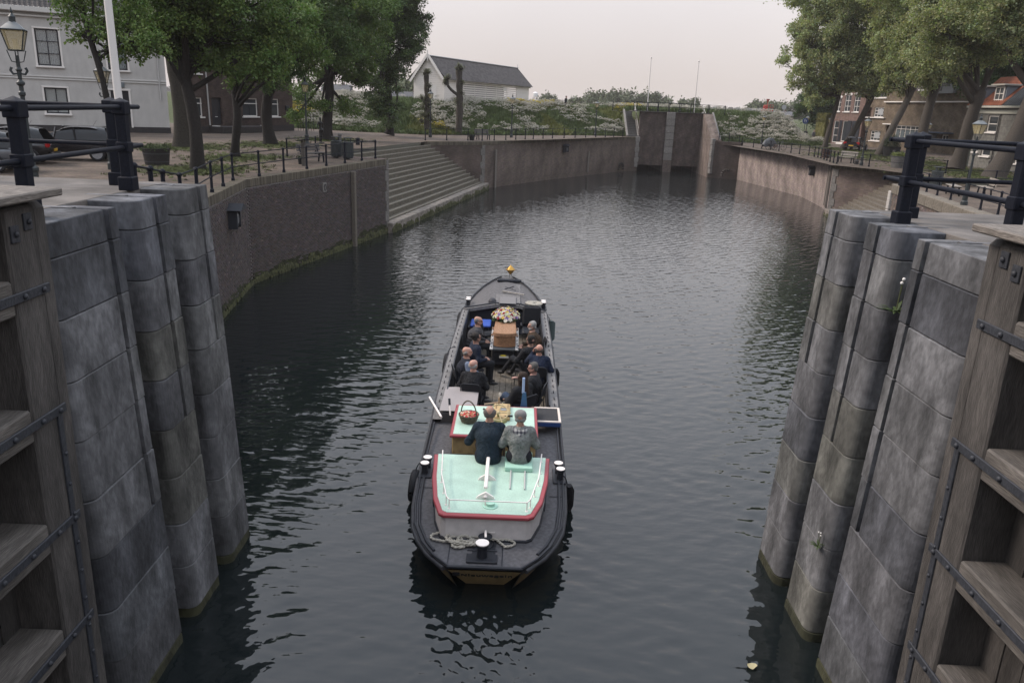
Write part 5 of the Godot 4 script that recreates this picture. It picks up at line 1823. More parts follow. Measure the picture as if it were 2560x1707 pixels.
# ---------- grass, cow parsley, ground plants ----------
func greenery() -> void:
	hill.seed = 11
	var gb := MB.new()
	for i in 9:
		var a := rr(0, TAU)
		var l := rr(0.5, 1.0)
		var d := V3(cos(a) * 0.4, 1, sin(a) * 0.4) * l
		var s := V3(-sin(a), 0, cos(a)) * 0.05
		var k := rr(0.7, 1.3)
		gb.col = Color(k, k, k * 0.9)
		var o := V3(rr(-0.25, 0.25), 0, rr(-0.25, 0.25))
		gb.poly(PackedVector3Array([o - s, o + s, o + d]))
	var fl := MB.new()
	for i in 8:
		var c := V3(rr(-0.25, 0.25), rr(0.75, 1.05), rr(-0.25, 0.25))
		for k in 5:
			var q := c + V3(rr(-0.07, 0.07), rr(-0.01, 0.015), rr(-0.07, 0.07))
			var s := 0.024
			fl.col = Color.WHITE * rr(0.8, 1.1)
			fl.poly(PackedVector3Array([q + V3(-s, 0, -s), q + V3(-s, 0, s), q + V3(s, 0.01, s), q + V3(s, 0.01, -s)]))
			fl.poly(PackedVector3Array([q + V3(-s, -0.02, 0), q + V3(s, -0.02, 0), q + V3(s, 0.03, 0), q + V3(-s, 0.03, 0)]))
	var gx := []
	var gc := []
	var fx := []
	var fc := []
	var patch := FastNoiseLite.new()
	patch.seed = 77
	patch.frequency = 0.09
	var tries := 0
	while gx.size() < 42000 and tries < 400000:
		tries += 1
		var x := rr(-34.0, 39.0)
		var z := rr(-78.0, -122.0)
		if x > 13.2 and x < 24.4 and z > -104.0:
			continue
		var foot := along(LEFT_FOOT, x) if x < 18.0 else along(RIGHT_FOOT, x)
		if z > foot + 0.1 or z < foot - 21.0 or (rng.randf() < 0.55 and z < foot - 13.0):
			continue
		if x > 37.6 and z < -106.0:
			continue
		var hp := V3(x, 0, z) - V3(-8.5, 0, -90)
		var hd := V3(0.41, 0, -0.912)
		var al := hp.dot(hd)
		var ac := hp.dot(V3(0.912, 0, 0.41))
		if al > -0.2 and al < 23.3 and ac < 0.1 and ac > -4.2:
			continue
		var y := dike(x, z)
		var n := patch.get_noise_2d(x, z)
		var n2 := patch.get_noise_2d(x * 0.6 + 300.0, z * 0.6)
		var d := foot - z
		var s := rr(0.45, 0.95) * (0.75 if d < 1.0 else 1.0)
		gx.append(Transform3D(Basis(Vector3.UP, rr(0, TAU)).scaled(V3(1.1, s, 1.1)), V3(x, y - 0.05, z)))
		var k := rr(0.65, 1.25)
		var yel := 1.25 if n2 > 0.28 else 1.0
		gc.append(Color(0.105 * k * yel * yel, 0.145 * k * yel, 0.055 * k))
		if n > -0.15 and d > 0.9 and d < 15.0 and rng.randf() < 0.14 + n * 0.35:
			fx.append(Transform3D(Basis(Vector3.UP, rr(0, TAU)).scaled(V3(1.2, s * 1.12, 1.2)), V3(x, y, z)))
			if n2 > 0.38 and rng.randf() < 0.8:
				fc.append(Color(0.5, 0.42, 0.08))
			else:
				fc.append(Color(0.52, 0.50, 0.44))
	var gm := mat(Color(1, 1, 1), 0.85)
	scatter("dike_grass", gb.mesh(), gm, self, gx, gc)
	scatter("cow_parsley_flowers", fl.mesh(), gm, self, fx, fc)
	# short grass and moss at the tree feet
	var sx := []
	var sc := []
	for f: Array in [[-13.2, -33.0, 2.2, 420, QL], [-14.1, -40.1, 2.2, 380, QL], [-16.3, -52.4, 3.0, 420, QL], [-19.4, -46.5, 3.2, 420, QL], [-14.7, -62.0, 3.0, 300, QL], [32.4, -59.8, 4.0, 500, QR], [31.2, -52.6, 4.0, 500, QR], [35.8, -80.2, 5.0, 600, QR], [37.0, -92.0, 5.0, 600, QR], [34.0, -69.0, 4.5, 500, QR], [30.5, -76.0, 3.5, 350, QR]]:
		for i in int(f[3]) * 4:
			var a := rr(0, TAU)
			var r: float = f[2] * absf(rng.randfn(0, 0.5))
			sx.append(Transform3D(Basis(Vector3.UP, rr(0, TAU)).scaled(V3(0.4, rr(0.05, 0.13), 0.4)), V3(f[0] + cos(a) * r, f[4], f[1] + sin(a) * r * 1.4)))
			var k := rr(0.6, 1.2)
			sc.append(Color(0.075 * k, 0.095 * k, 0.028 * k))
	scatter("verge_grass", gb.mesh(), gm, self, sx, sc)
	# fallen leaves and petals drifting on the water
	for f: Array in [["pale dead leaf floating on the dark water by the right pier", 3.35, -8.75]]:
		var b := MB.new()
		b.sheet(func(u: float, w: float) -> Vector3:
			var q := Vector2(u - 0.5, w - 0.5) * 2.0
			return V3(q.x * 0.07 * (1.0 - 0.4 * q.y * q.y), 0.03 + 0.012 * q.x * q.y, q.y * 0.05), 5, 5)
		single("floating_leaf", b, mat(Color(0.42, 0.37, 0.22), 0.8), f[0], "leaf", rot(0.6, V3(f[1], 0, f[2])))


# ---------- the boat ----------
const BX := -0.27
const HULL := [[-9.95, 0.55], [-10.25, 0.82], [-10.6, 1.02], [-11.1, 1.19], [-11.8, 1.27], [-12.8, 1.31], [-17.0, 1.34], [-20.5, 1.34], [-23.6, 1.30], [-24.4, 1.20], [-25.3, 1.04], [-26.2, 0.82], [-27.0, 0.54], [-27.5, 0.30], [-27.85, 0.06]]
const SHEER := [[-9.95, 0.55], [-13.0, 0.58], [-15.0, 0.66], [-16.0, 0.78], [-20.0, 0.83], [-24.0, 0.90], [-27.85, 1.10]]


func pick(t: Array, z: float) -> float:
	for i in t.size() - 1:
		if z >= t[i + 1][0]:
			return lerpf(t[i][1], t[i + 1][1], clampf((z - t[i][0]) / (t[i + 1][0] - t[i][0]), 0, 1))
	return t[-1][1]


func edge(z: float, s: float, inset := 0.0, lift := 0.0) -> Vector3:
	return V3(BX + s * maxf(pick(HULL, z) - inset, 0.01), pick(SHEER, z) + lift, z)


func run(z0: float, z1: float, s: float, inset: float, lift: float, n := 24) -> PackedVector3Array:
	var p := PackedVector3Array()
	for i in n + 1:
		p.append(edge(lerpf(z0, z1, float(i) / n), s, inset, lift))
	return p


func words(parent: Node, called: String, text: String, size: float, place: Transform3D, mt: Material, bold := true) -> void:
	var f := SystemFont.new()
	f.font_names = PackedStringArray(["Droid Sans"])
	f.font_weight = 700 if bold else 400
	var tm := TextMesh.new()
	tm.font = f
	tm.text = text
	tm.font_size = 64
	tm.pixel_size = size / 64.0
	tm.depth = 0.008
	part(called, tm, mt, parent, place)


func bollard_pair(t: Node3D, a: Vector3, d: Vector3, black: Material, white: Material, gap := 0.24) -> void:
	var pl := MB.new()
	pl.box(a + V3(0, 0.015, 0), V3(0.2, 0.03, 0.2) + d.abs() * (gap + 0.12), 0.008)
	var base := part("bollard_plate", pl, black, t)
	for s: float in [-0.5, 0.5]:
		var p := MB.new()
		p.lathe([Vector2(0.0, 0.0), Vector2(0.062, 0.0), Vector2(0.058, 0.17), Vector2(0.078, 0.185), Vector2(0.078, 0.225)], 14, a + d * gap * s)
		part("post", p, black, base)
		var w := MB.new()
		w.lathe([Vector2(0.0, 0.225), Vector2(0.079, 0.224), Vector2(0.079, 0.236), Vector2(0.0, 0.242)], 14, a + d * gap * s)
		part("white_cap", w, white, base)


func boat() -> void:
	var black := mat(Color(0.016, 0.018, 0.024), 0.45)
	var hullc := mat(Color(0.018, 0.02, 0.026), 0.4, "mottle")
	var deckc := mat(Color(0.135, 0.132, 0.142), 0.8, "mottle", V3(1.5, 1.5, 1.5), "fine", V3(8, 8, 8), "fine", 0.25)
	var deckl := mat(Color(0.17, 0.16, 0.16), 0.75, "mottle", V3(1.2, 1.2, 1.2), "fine", V3(6, 6, 6))
	var grey := mat(Color(0.215, 0.205, 0.20), 0.7, "mottle", V3(1.5, 1.5, 1.5))
	var white := mat(Color(0.60, 0.56, 0.545), 0.5, "soft", V3(0.5, 0.5, 0.5))
	var cap := mat(Color(0.78, 0.72, 0.68), 0.5)
	var mint := mat(Color(0.48, 0.66, 0.55), 0.42, "soft", V3(2.5, 2.5, 2.5), "soft", V3(0.2, 0.2, 0.2))
	var mintd := mat(Color(0.36, 0.58, 0.47), 0.45)
	var red := mat(Color(0.27, 0.045, 0.055), 0.4)
	var ochre := mat(Color(0.40, 0.285, 0.13), 0.5, "mottle", V3(0.8, 0.8, 0.8))
	var chrome := mat(Color(0.45, 0.44, 0.43), 0.35)
	var blue := mat(Color(0.035, 0.10, 0.21), 0.45)
	var t := thing("boat", "long dark open boat with mint green roofs carrying a coffin and mourners", "boat")
	# hull
	var h := MB.new()
	for s: float in [-1.0, 1.0]:
		h.sheet(func(u: float, v: float) -> Vector3:
			var uu := u if s < 0 else 1.0 - u
			var z := lerpf(-9.95, -27.85, uu)
			var e := edge(z, s)
			var w := 1.0 - v
			var zz := z - 0.5 * w * smoothstep(-12.0, -9.95, z) + 0.9 * w * smoothstep(-25.0, -27.85, z)
			var k := 1.0 - 0.10 * w - 0.28 * w * smoothstep(-12.5, -9.95, z)
			return V3(BX + (e.x - BX) * k, lerpf(-0.25, e.y, v), zz), 60, 8)
	part("hull", h, hullc, t)
	var rs := MB.new()
	for s: float in [-1.0, 1.0]:
		rs.tube(run(-10.0, -27.8, s, -0.01, -0.05, 50), [0.036], 8)
	part("rubbing_strake", rs, mat(Color(0.05, 0.05, 0.056), 0.6, "mottle", V3(2, 2, 2)), t)
	var bt := MB.new()
	for s: float in [-1.0, 1.0]:
		bt.sheet(func(u: float, v: float) -> Vector3:
			var uu := u if s < 0 else 1.0 - u
			var z := lerpf(-10.2, -16.0, uu)
			var e := edge(z, s, -0.005)
			var w := lerpf(0.95, 0.72, v)
			var k := 1.0 - 0.10 * w - 0.28 * w * smoothstep(-12.5, -9.95, z)
			return V3(BX + (e.x - BX) * k, lerpf(e.y, -0.25, w), z - 0.5 * w * smoothstep(-12.0, -9.95, z)), 30, 2)
	part("boot_stripe", bt, mat(Color(0.10, 0.03, 0.028), 0.6), t)
	for s: float in [-1.0, 1.0]:
		var st := MB.new()
		st.sheet(func(u: float, v: float) -> Vector3:
			var uu := u if s < 0 else 1.0 - u
			var z := lerpf(-9.97, -12.3, uu)
			var e := edge(z, s, -0.008)
			var w := lerpf(0.62 - 0.33 * uu, 0.20, v)
			var k := 1.0 - 0.10 * w - 0.28 * w * smoothstep(-12.5, -9.95, z)
			return V3(BX + (e.x - BX) * k + s * 0.006, lerpf(e.y, -0.25, w), z - 0.5 * w * smoothstep(-12.0, -9.95, z)), 24, 2)
		part("ochre_strake", st, ochre, t)
	# transom with the name
	var tr := MB.new()
	tr.poly(PackedVector3Array([V3(BX - 0.54, 0.5, -9.975), V3(BX - 0.29, 0.0, -10.40), V3(BX + 0.29, 0.0, -10.40), V3(BX + 0.54, 0.5, -9.975)]))
	tr.poly(PackedVector3Array([V3(BX - 0.29, 0.0, -10.40), V3(BX - 0.2, -0.2, -10.6), V3(BX + 0.2, -0.2, -10.6), V3(BX + 0.29, 0.0, -10.40)]))
	var tp := part("transom", tr, ochre, t)
	var tilt := Basis(Vector3.RIGHT, atan2(0.425, 0.5))
	var nb := Transform3D(tilt, V3(BX + 0.03, 0.345, -10.092))
	words(tp, "name_lettering", "Nieuwegein", 0.135, nb, mat(Color(0.02, 0.02, 0.022), 0.6))
	var cr := MB.new()
	cr.xf = Transform3D(tilt, V3(BX - 0.42, 0.37, -10.07))
	cr.box(Vector3.ZERO, V3(0.11, 0.15, 0.02), 0.02)
	part("dark_plate", cr, black, tp)
	# aft deck with plate seams and toe rails
	var d := MB.new()
	d.sheet(func(u: float, v: float) -> Vector3:
		var z := lerpf(-9.95, -16.0, v)
		var s := u * 2.0 - 1.0
		return V3(BX + s * pick(HULL, z), lerpf(0.56, 0.585, v), z), 8, 34)
	part("aft_deck", d, deckc, t)
	var sm := MB.new()
	for x: float in [-0.55, 0.25]:
		sm.box(V3(BX + x, 0.566, -10.35), V3(0.014, 0.006, 0.75))
	sm.box(V3(BX - 1.15, 0.58, -12.35), V3(0.25, 0.006, 0.014))
	sm.box(V3(BX + 1.15, 0.58, -12.2), V3(0.25, 0.006, 0.014))
	part("deck_seams", sm, black, t)
	for s: float in [-1.0, 1.0]:
		var r := MB.new()
		var p := run(-10.35, -12.75, s, 0.10, 0.02, 20)
		r.tube(p, [0.024], 8)
		part("toe_rail", r, black, t)
		var r2 := MB.new()
		r2.tube(run(-13.4, -15.0, s, 0.06, 0.03, 10), [0.022], 6)
		part("toe_rail", r2, black, t)
		var tm := MB.new()
		tm.tube(run(-9.97, -13.0, s, 0.03, 0.02, 24), [0.02], 6)
		part("deck_edge", tm, black, t)
	var te := MB.new()
	te.box(V3(BX, 0.555, -9.975), V3(1.12, 0.05, 0.05), 0.012)
	part("stern_beam", te, black, t)
	# open well: side decks, inner walls, plank floor
	for s: float in [-1.0, 1.0]:
		var g := MB.new()
		g.sheet(func(u: float, v: float) -> Vector3:
			var z := lerpf(-15.2, -24.0, v)
			return edge(z, s, (0.19 * (1.0 - u) if s > 0 else 0.19 * u), 0.0), 1, 30)
		part("gunwale", g, grey, t)
		var cm := MB.new()
		var p := run(-15.9, -23.8, s, 0.19, 0.02, 20)
		for i in p.size() - 1:
			cm.bar(p[i], p[i + 1], 0.03, 0.07)
		part("coaming", cm, black, t)
		var iw := MB.new()
		iw.sheet(func(u: float, v: float) -> Vector3:
			var z := lerpf(-15.9, -23.8, u)
			var e := edge(z, s, 0.2, 0)
			return V3(e.x, lerpf(0.1, e.y + 0.01, v), z), 20, 1)
		part("inner_wall", iw, mat(Color(0.02, 0.021, 0.026), 0.7), t)
		for i in 22:
			var z := -15.6 - i * 0.385
			var c := MB.new()
			var e := edge(z, s, 0.07, 0.0)
			c.tube(PackedVector3Array([e + V3(0, 0, -0.04), e + V3(s * -0.01, 0.035, -0.035), e + V3(s * -0.015, 0.045, 0), e + V3(s * -0.01, 0.035, 0.035), e + V3(0, 0, 0.04)]), [0.01], 5)
			part("lashing_eye", c, black, t)
	var wood := mat(Color(0.27, 0.235, 0.19), 0.75, "grain", V3(5, 5, 0.4), "mottle", V3(1, 1, 0.5))
	for i in 16:
		var x := BX - 1.12 + i * 0.149
		var z := -15.9
		while z > -23.6:
			var l := minf(rr(1.6, 2.8), z + 23.7)
			var b := MB.new()
			b.col = Color.WHITE * rr(0.8, 1.12)
			b.box(V3(x, 0.105, z - l / 2), V3(0.144, 0.03, l - 0.006), 0.005)
			part("floor_plank", b, wood, t)
			z -= l
	var fw := MB.new()
	fw.box(V3(BX, 0.5, -23.75), V3(2.3, 0.75, 0.08))
	part("fore_bulkhead", fw, mat(Color(0.012, 0.014, 0.022), 0.7), t)
	var be := MB.new()
	be.box(V3(BX + 0.76, 0.33, -23.3), V3(0.5, 0.02, 0.5))
	be.box(V3(BX - 0.78, 0.36, -23.05), V3(0.62, 0.5, 0.75), 0.02)
	part("bench_box", be, black, t)
	var bc := MB.new()
	bc.box(V3(BX - 0.70, 0.64, -23.0), V3(0.62, 0.07, 0.75), 0.025)
	part("blue_cushion", bc, mat(Color(0.03, 0.075, 0.32), 0.7), t)
	# foredeck
	var fd := MB.new()
	fd.sheet(func(u: float, v: float) -> Vector3:
		var z := lerpf(-23.62, -27.82, v)
		var s := u * 2.0 - 1.0
		var k := minf(1.0, (1.0 - absf(s)) * pick(HULL, z) / 0.85)
		return V3(BX + s * pick(HULL, z) * 0.985, pick(SHEER, z) + lerpf(0.19, 0.02, smoothstep(-25.5, -27.8, z)) * sin(k * PI / 2), z), 18, 26)
	part("foredeck", fd, deckl, t)
	var be2 := MB.new()
	for f: Array in [[-1.22, 0.91, -0.28, 1.09], [-0.28, 1.09, 0.45, 1.09], [0.45, 1.09, 1.22, 0.91]]:
		be2.bar(V3(BX + f[0], f[1] - 0.03, -23.58), V3(BX + f[2], f[3] - 0.03, -23.58), 0.07, 0.13, 0.015)
	part("deck_beam", be2, grey, t)
	var bk := MB.new()
	for f: Array in [[-1.22, 0.91, -0.28, 1.09], [-0.28, 1.09, 0.45, 1.09], [0.45, 1.09, 1.22, 0.91]]:
		bk.bar(V3(BX + f[0], f[1] + 0.05, -23.62), V3(BX + f[2], f[3] + 0.05, -23.62), 0.06, 0.05, 0.012)
	part("beam_lip", bk, black, t)
	var pn := MB.new()
	pn.xf = Transform3D(Basis(Vector3.RIGHT, 0.0), V3(BX + 0.09, 1.125, -25.0))
	pn.box(Vector3.ZERO, V3(0.78, 0.02, 2.7), 0.006)
	part("raised_panel", pn, mat(Color(0.185, 0.175, 0.172), 0.75, "mottle", V3(1.2, 1.2, 1.2)), t)
	var ht := MB.new()
	ht.box(V3(BX + 0.09, 1.15, -23.95), V3(0.52, 0.035, 0.9), 0.012)
	part("hatch_lid", ht, mat(Color(0.15, 0.142, 0.142), 0.7), t)
	var hl := MB.new()
	hl.bar(V3(BX - 0.15, 1.15, -23.49), V3(BX + 0.33, 1.15, -23.49), 0.02, 0.035)
	part("hatch_edge", hl, black, t)
	for s: float in [-1.0, 1.0]:
		var br := MB.new()
		var p := run(-24.2, -27.6, s, 0.03, 0.05, 18)
		br.tube(p, [0.03], 6)
		part("bow_rail", br, black, t)
	var bp := MB.new()
	bp.box(V3(BX + 0.09, 1.16, -26.8), V3(0.85, 0.13, 0.10), 0.04)
	part("bow_plate", bp, black, t)
	bollard_pair(t, V3(BX - 1.16, 0.91, -24.1), Vector3.BACK, black, cap, 0.22)
	bollard_pair(t, V3(BX + 1.22, 0.91, -24.05), Vector3.BACK, black, cap, 0.22)
	bollard_pair(t, V3(BX - 1.20, 0.575, -12.98), V3(0.1, 0, -1).normalized(), black, cap)
	bollard_pair(t, V3(BX + 1.22, 0.575, -12.95), V3(-0.1, 0, -1).normalized(), black, cap)
	# stern bollard and winch
	var sb := MB.new()
	sb.box(V3(BX - 0.05, 0.58, -10.17), V3(0.46, 0.04, 0.22), 0.01)
	sb.lathe([Vector2(0, 0.56), Vector2(0.08, 0.56), Vector2(0.075, 0.76), Vector2(0.1, 0.78), Vector2(0.1, 0.82)], 14, V3(BX - 0.05, 0, -10.2))
	sb.rod(V3(BX - 0.27, 0.70, -10.2), V3(BX + 0.17, 0.70, -10.2), 0.014, 6)
	var sbp := part("stern_bollard", sb, black, t)
	var sw := MB.new()
	sw.lathe([Vector2(0.0, 0.825), Vector2(0.101, 0.822), Vector2(0.101, 0.836), Vector2(0.0, 0.842)], 14, V3(BX - 0.05, 0, -10.2))
	part("white_cap", sw, cap, sbp)
	var wn := MB.new()
	wn.lathe([Vector2(0, 0.56), Vector2(0.13, 0.56), Vector2(0.13, 0.6), Vector2(0.08, 0.63), Vector2(0.08, 0.70), Vector2(0.11, 0.73), Vector2(0.0, 0.75)], 14, V3(BX - 0.02, 0, -10.55))
	wn.box(V3(BX - 0.03, 0.575, -10.42), V3(0.34, 0.025, 0.45), 0.008)
	var wnp := part("winch", wn, black, t)
	var wh := MB.new()
	wh.bar(V3(BX - 0.02, 0.77, -10.65), V3(BX - 0.01, 0.77, -10.46), 0.035, 0.02, 0.005)
	part("winch_handle", wh, cap, wnp)
	aft_cabin(t, white, mint, mintd, red, cap, chrome, black)
	engine_box(t, mint, red, ochre, black, cap, chrome, blue)
	loose_gear(black, cap, blue)


func cabin_outline(grow: float) -> PackedVector2Array:
	var p := PackedVector2Array()
	for q: Vector2 in [Vector2(-0.99, -12.8), Vector2(-0.93, -11.9), Vector2(-0.84, -11.2), Vector2(-0.72, -10.76), Vector2(-0.64, -10.70), Vector2(0.60, -10.70), Vector2(0.68, -10.76), Vector2(0.82, -11.2), Vector2(0.92, -11.9), Vector2(0.98, -12.8)]:
		p.append(Vector2(BX + q.x * (1.0 + grow), q.y if q.y < -12 else q.y + grow * 1.2))
	return p


func aft_cabin(t: Node3D, white: Material, mint: Material, mintd: Material, red: Material, cap: Material, chrome: Material, black: Material) -> void:
	var w := MB.new()
	var base := PackedVector2Array()
	for q in cabin_outline(0.0):
		base.append(Vector2(q.x, q.y))
	w.prism(base, 0.5, 0.97)
	var c := part("aft_cabin", w, white, t)
	var sk := MB.new()
	var skirt := PackedVector2Array()
	for q in cabin_outline(0.025):
		skirt.append(q)
	sk.prism(skirt, 0.55, 0.60, 0.01)
	part("cabin_skirt", sk, black, c)
	var r := MB.new()
	r.prism(cabin_outline(0.045), 0.955, 1.012, 0.012)
	part("red_rim", r, red, c)
	var m := MB.new()
	m.prism(cabin_outline(-0.025), 0.98, 1.02, 0.006)
	part("mint_roof", m, mint, c)
	for s: float in [-1.0, 1.0]:
		for z: float in [-11.45]:
			var ph := MB.new()
			ph.xf = Transform3D(Basis(Vector3.UP, s * 1.4) * Basis(Vector3.RIGHT, PI / 2), V3(BX + s * 0.90, 0.78, z))
			ph.lathe([Vector2(0.0, 0.0), Vector2(0.075, 0.0), Vector2(0.075, 0.015), Vector2(0.0, 0.02)], 14)
			part("porthole", ph, black, c)
	var sign_ := MB.new()
	sign_.bar(V3(BX + 0.03, 0.72, -10.685), V3(BX + 0.12, 0.72, -10.685), 0.01, 0.012)
	part("small_handle", sign_, cap, c)
	# rails
	for s: float in [-1.0, 1.0]:
		var hr := MB.new()
		var p := [V3(BX + s * 0.87, 1.17, -12.62), V3(BX + s * 0.80, 1.17, -11.7), V3(BX + s * 0.655, 1.17, -10.95), V3(BX + s * 0.60, 1.17, -10.84)]
		for i in 3:
			hr.rod(p[i], p[i + 1], 0.011, 6)
		for f: Vector3 in [p[0], p[0].lerp(p[1], 0.5), p[1], p[1].lerp(p[2], 0.5), p[2], p[3]]:
			hr.rod(f, V3(f.x, 1.01, f.z), 0.009, 6)
			hr.lathe([Vector2(0.025, 1.02), Vector2(0.02, 1.03), Vector2(0.0, 1.032)], 8, V3(f.x, 0, f.z))
		part("roof_rail", hr, cap, c)
	var br := MB.new()
	br.rod(V3(BX - 0.60, 1.17, -10.84), V3(BX + 0.60, 1.17, -10.84), 0.009, 6)
	part("roof_rail", br, cap, c)
	# lowered mast in its cradles
	var ms := MB.new()
	ms.bar(V3(BX - 0.06, 1.16, -12.5), V3(BX - 0.06, 1.13, -11.35), 0.06, 0.05, 0.012)
	part("lowered_mast", ms, cap, c)
	for z: float in [-11.85, -11.2]:
		var cr := MB.new()
		cr.extrude(PackedVector2Array([Vector2(-0.15, 0.0), Vector2(0.15, 0.0), Vector2(0.12, 0.045), Vector2(0.0, 0.12), Vector2(-0.12, 0.045)]), 0.035, Transform3D(Basis.IDENTITY, V3(BX - 0.055, 1.02, z)))
		part("mast_cradle", cr, cap, c)
	var po := MB.new()
	po.rod(V3(BX - 0.05, 1.02, -11.32), V3(BX - 0.05, 1.12, -11.05), 0.025, 8)
	po.rod(V3(BX - 0.04, 1.02, -10.95), V3(BX - 0.05, 1.14, -11.02), 0.014, 6)
	po.ball(V3(BX - 0.05, 1.14, -11.03), V3(0.04, 0.02, 0.04), 5, 8)
	part("mast_foot", po, mat(Color(0.5, 0.47, 0.44), 0.6), c)
	var vt := MB.new()
	vt.lathe([Vector2(0.12, 1.02), Vector2(0.12, 1.03), Vector2(0.07, 1.035), Vector2(0.07, 1.08), Vector2(0.0, 1.085)], 16, V3(BX + 0.03, 0, -10.97))
	part("roof_vent", vt, mintd, c)
	var se := MB.new()
	se.box(V3(BX + 0.47, 1.06, -12.52), V3(0.48, 0.085, 0.66), 0.012)
	part("seat_box", se, mintd, c)
	var ro := MB.new()
	for x: float in [0.34, 0.58]:
		ro.rod(V3(BX + x, 1.045, -12.2), V3(BX + x - 0.01, 1.035, -11.54), 0.012, 6)
	part("seat_rods", ro, chrome, c)


func engine_box(t: Node3D, mint: Material, red: Material, ochre: Material, black: Material, cap: Material, chrome: Material, blue: Material) -> void:
	var b := MB.new()
	b.box(V3(BX, 0.76, -14.45), V3(1.60, 0.44, 1.44), 0.02)
	var e := part("wheelhouse_box", b, ochre, t)
	var sk := MB.new()
	sk.box(V3(BX, 0.575, -14.45), V3(1.66, 0.05, 1.5), 0.012)
	part("box_skirt", sk, black, e)
	var r := MB.new()
	r.box(V3(BX, 0.985, -14.45), V3(1.68, 0.055, 1.60), 0.014)
	part("red_rim", r, red, e)
	var m := MB.new()
	m.box(V3(BX, 1.002, -14.45), V3(1.56, 0.04, 1.48), 0.006)
	part("mint_roof", m, mint, e)
	var dr := MB.new()
	dr.bar(V3(BX - 0.30, 0.6, -13.72), V3(BX - 0.30, 0.95, -13.72), 0.02, 0.02)
	dr.bar(V3(BX + 0.20, 0.6, -13.72), V3(BX + 0.20, 0.95, -13.72), 0.02, 0.02)
	part("door_lines", dr, black, e)
	var tan_ := mat(Color(0.42, 0.30, 0.15), 0.55)
	var cs := MB.new()
	cs.box(V3(BX + 0.12, 1.05, -14.82), V3(0.34, 0.08, 0.78), 0.02)
	var con := part("steering_console", cs, tan_, e)
	var cp := MB.new()
	cp.lathe([Vector2(0.0, 1.085), Vector2(0.105, 1.085), Vector2(0.10, 1.10), Vector2(0.085, 1.105)], 18, V3(BX + 0.15, 0, -14.85), Vector2(1.0, 1.0))
	part("compass_ring", cp, tan_, con)
	var cg := MB.new()
	cg.lathe([Vector2(0.086, 1.10), Vector2(0.05, 1.108), Vector2(0.0, 1.11)], 18, V3(BX + 0.15, 0, -14.85))
	part("compass_glass", cg, mat(Color(0.16, 0.17, 0.17), 0.15), con)
	var ln := MB.new()
	for x: float in [0.0, 0.24]:
		ln.bar(V3(BX + x, 1.092, -15.15), V3(BX + x, 1.092, -14.9), 0.02, 0.01)
	part("console_slots", ln, mat(Color(0.2, 0.13, 0.06), 0.6), con)
	var wl := MB.new()
	wl.xf = Transform3D(Basis(Vector3.RIGHT, 0.55), V3(BX + 0.06, 1.2, -14.42))
	var ring := PackedVector3Array()
	for k in 21:
		ring.append(V3(cos(TAU * k / 20) * 0.19, 0, sin(TAU * k / 20) * 0.19))
	wl.tube(ring, [0.014], 6, false)
	for k in 5:
		wl.rod(Vector3.ZERO, V3(cos(TAU * k / 5) * 0.25, 0, sin(TAU * k / 5) * 0.25), 0.011, 6)
	wl.ball(Vector3.ZERO, V3(0.035, 0.025, 0.035), 5, 8)
	var wp := part("steering_wheel", wl, mat(Color(0.42, 0.34, 0.19), 0.4), e)
	var col := MB.new()
	col.rod(V3(BX + 0.06, 1.0, -14.55), V3(BX + 0.06, 1.2, -14.42), 0.03, 8)
	col.lathe([Vector2(0.17, 1.02), Vector2(0.15, 1.06), Vector2(0.0, 1.07)], 16, V3(BX + 0.07, 0, -14.42))
	part("wheel_column", col, mat(Color(0.22, 0.21, 0.08), 0.5), wp)
	var lv := MB.new()
	lv.rod(V3(BX + 0.13, 1.07, -14.55), V3(BX + 0.24, 1.10, -14.5), 0.012, 6)
	lv.rod(V3(BX + 0.24, 1.10, -14.5), V3(BX + 0.34, 1.11, -14.48), 0.022, 8)
	lv.rod(V3(BX - 0.2, 1.02, -14.6), V3(BX - 0.24, 1.14, -14.7), 0.012, 6)
	lv.ball(V3(BX - 0.24, 1.15, -14.7), V3(0.025, 0.02, 0.025), 5, 8)
	part("throttle_lever", lv, black, e)
	var ho := MB.new()
	ho.rod(V3(BX + 0.05, 1.05, -15.1), V3(BX + 0.05, 1.26, -15.1), 0.015, 6)
	ho.rod(V3(BX - 0.25, 1.09, -15.12), V3(BX + 0.08, 1.16, -15.1), 0.012, 6)
	part("console_arm", ho, mat(Color(0.35, 0.24, 0.15), 0.5), e)
	var fin := MB.new()
	fin.extrude(PackedVector2Array([Vector2(-0.075, 0.0), Vector2(0.075, 0.0), Vector2(0.035, 0.36), Vector2(-0.035, 0.36)]), 0.05, Transform3D(Basis.IDENTITY, V3(BX + 0.57, 0.95, -15.32)))
	var fp := part("blue_fin", fin, blue, e)
	var ft := MB.new()
	ft.box(V3(BX + 0.545, 1.46, -15.32), V3(0.055, 0.34, 0.045), 0.008)
	part("pale_blue_top", ft, mat(Color(0.33, 0.42, 0.62), 0.5), fp)


func rope(p: PackedVector3Array, r: float, b: MB) -> void:   # a laid rope: smooth path with a twisted pair of strands
	var c := Curve3D.new()
	c.bake_interval = 0.03
	for i in p.size():
		var a := p[maxi(i - 1, 0)]
		var d := p[mini(i + 1, p.size() - 1)]
		c.add_point(p[i], (a - d) / 6.0, (d - a) / 6.0)
	var q := c.get_baked_points()
	for s in 2:
		var w := PackedVector3Array()
		for i in q.size():
			var d := (q[mini(i + 1, q.size() - 1)] - q[maxi(i - 1, 0)]).normalized()
			var x := d.cross(Vector3.UP).normalized()
			var g := i * 1.05 + s * PI
			w.append(q[i] + (x * cos(g) + Vector3.UP * sin(g)) * r * 0.5)
		b.tube(w, [r * 0.62], 5)


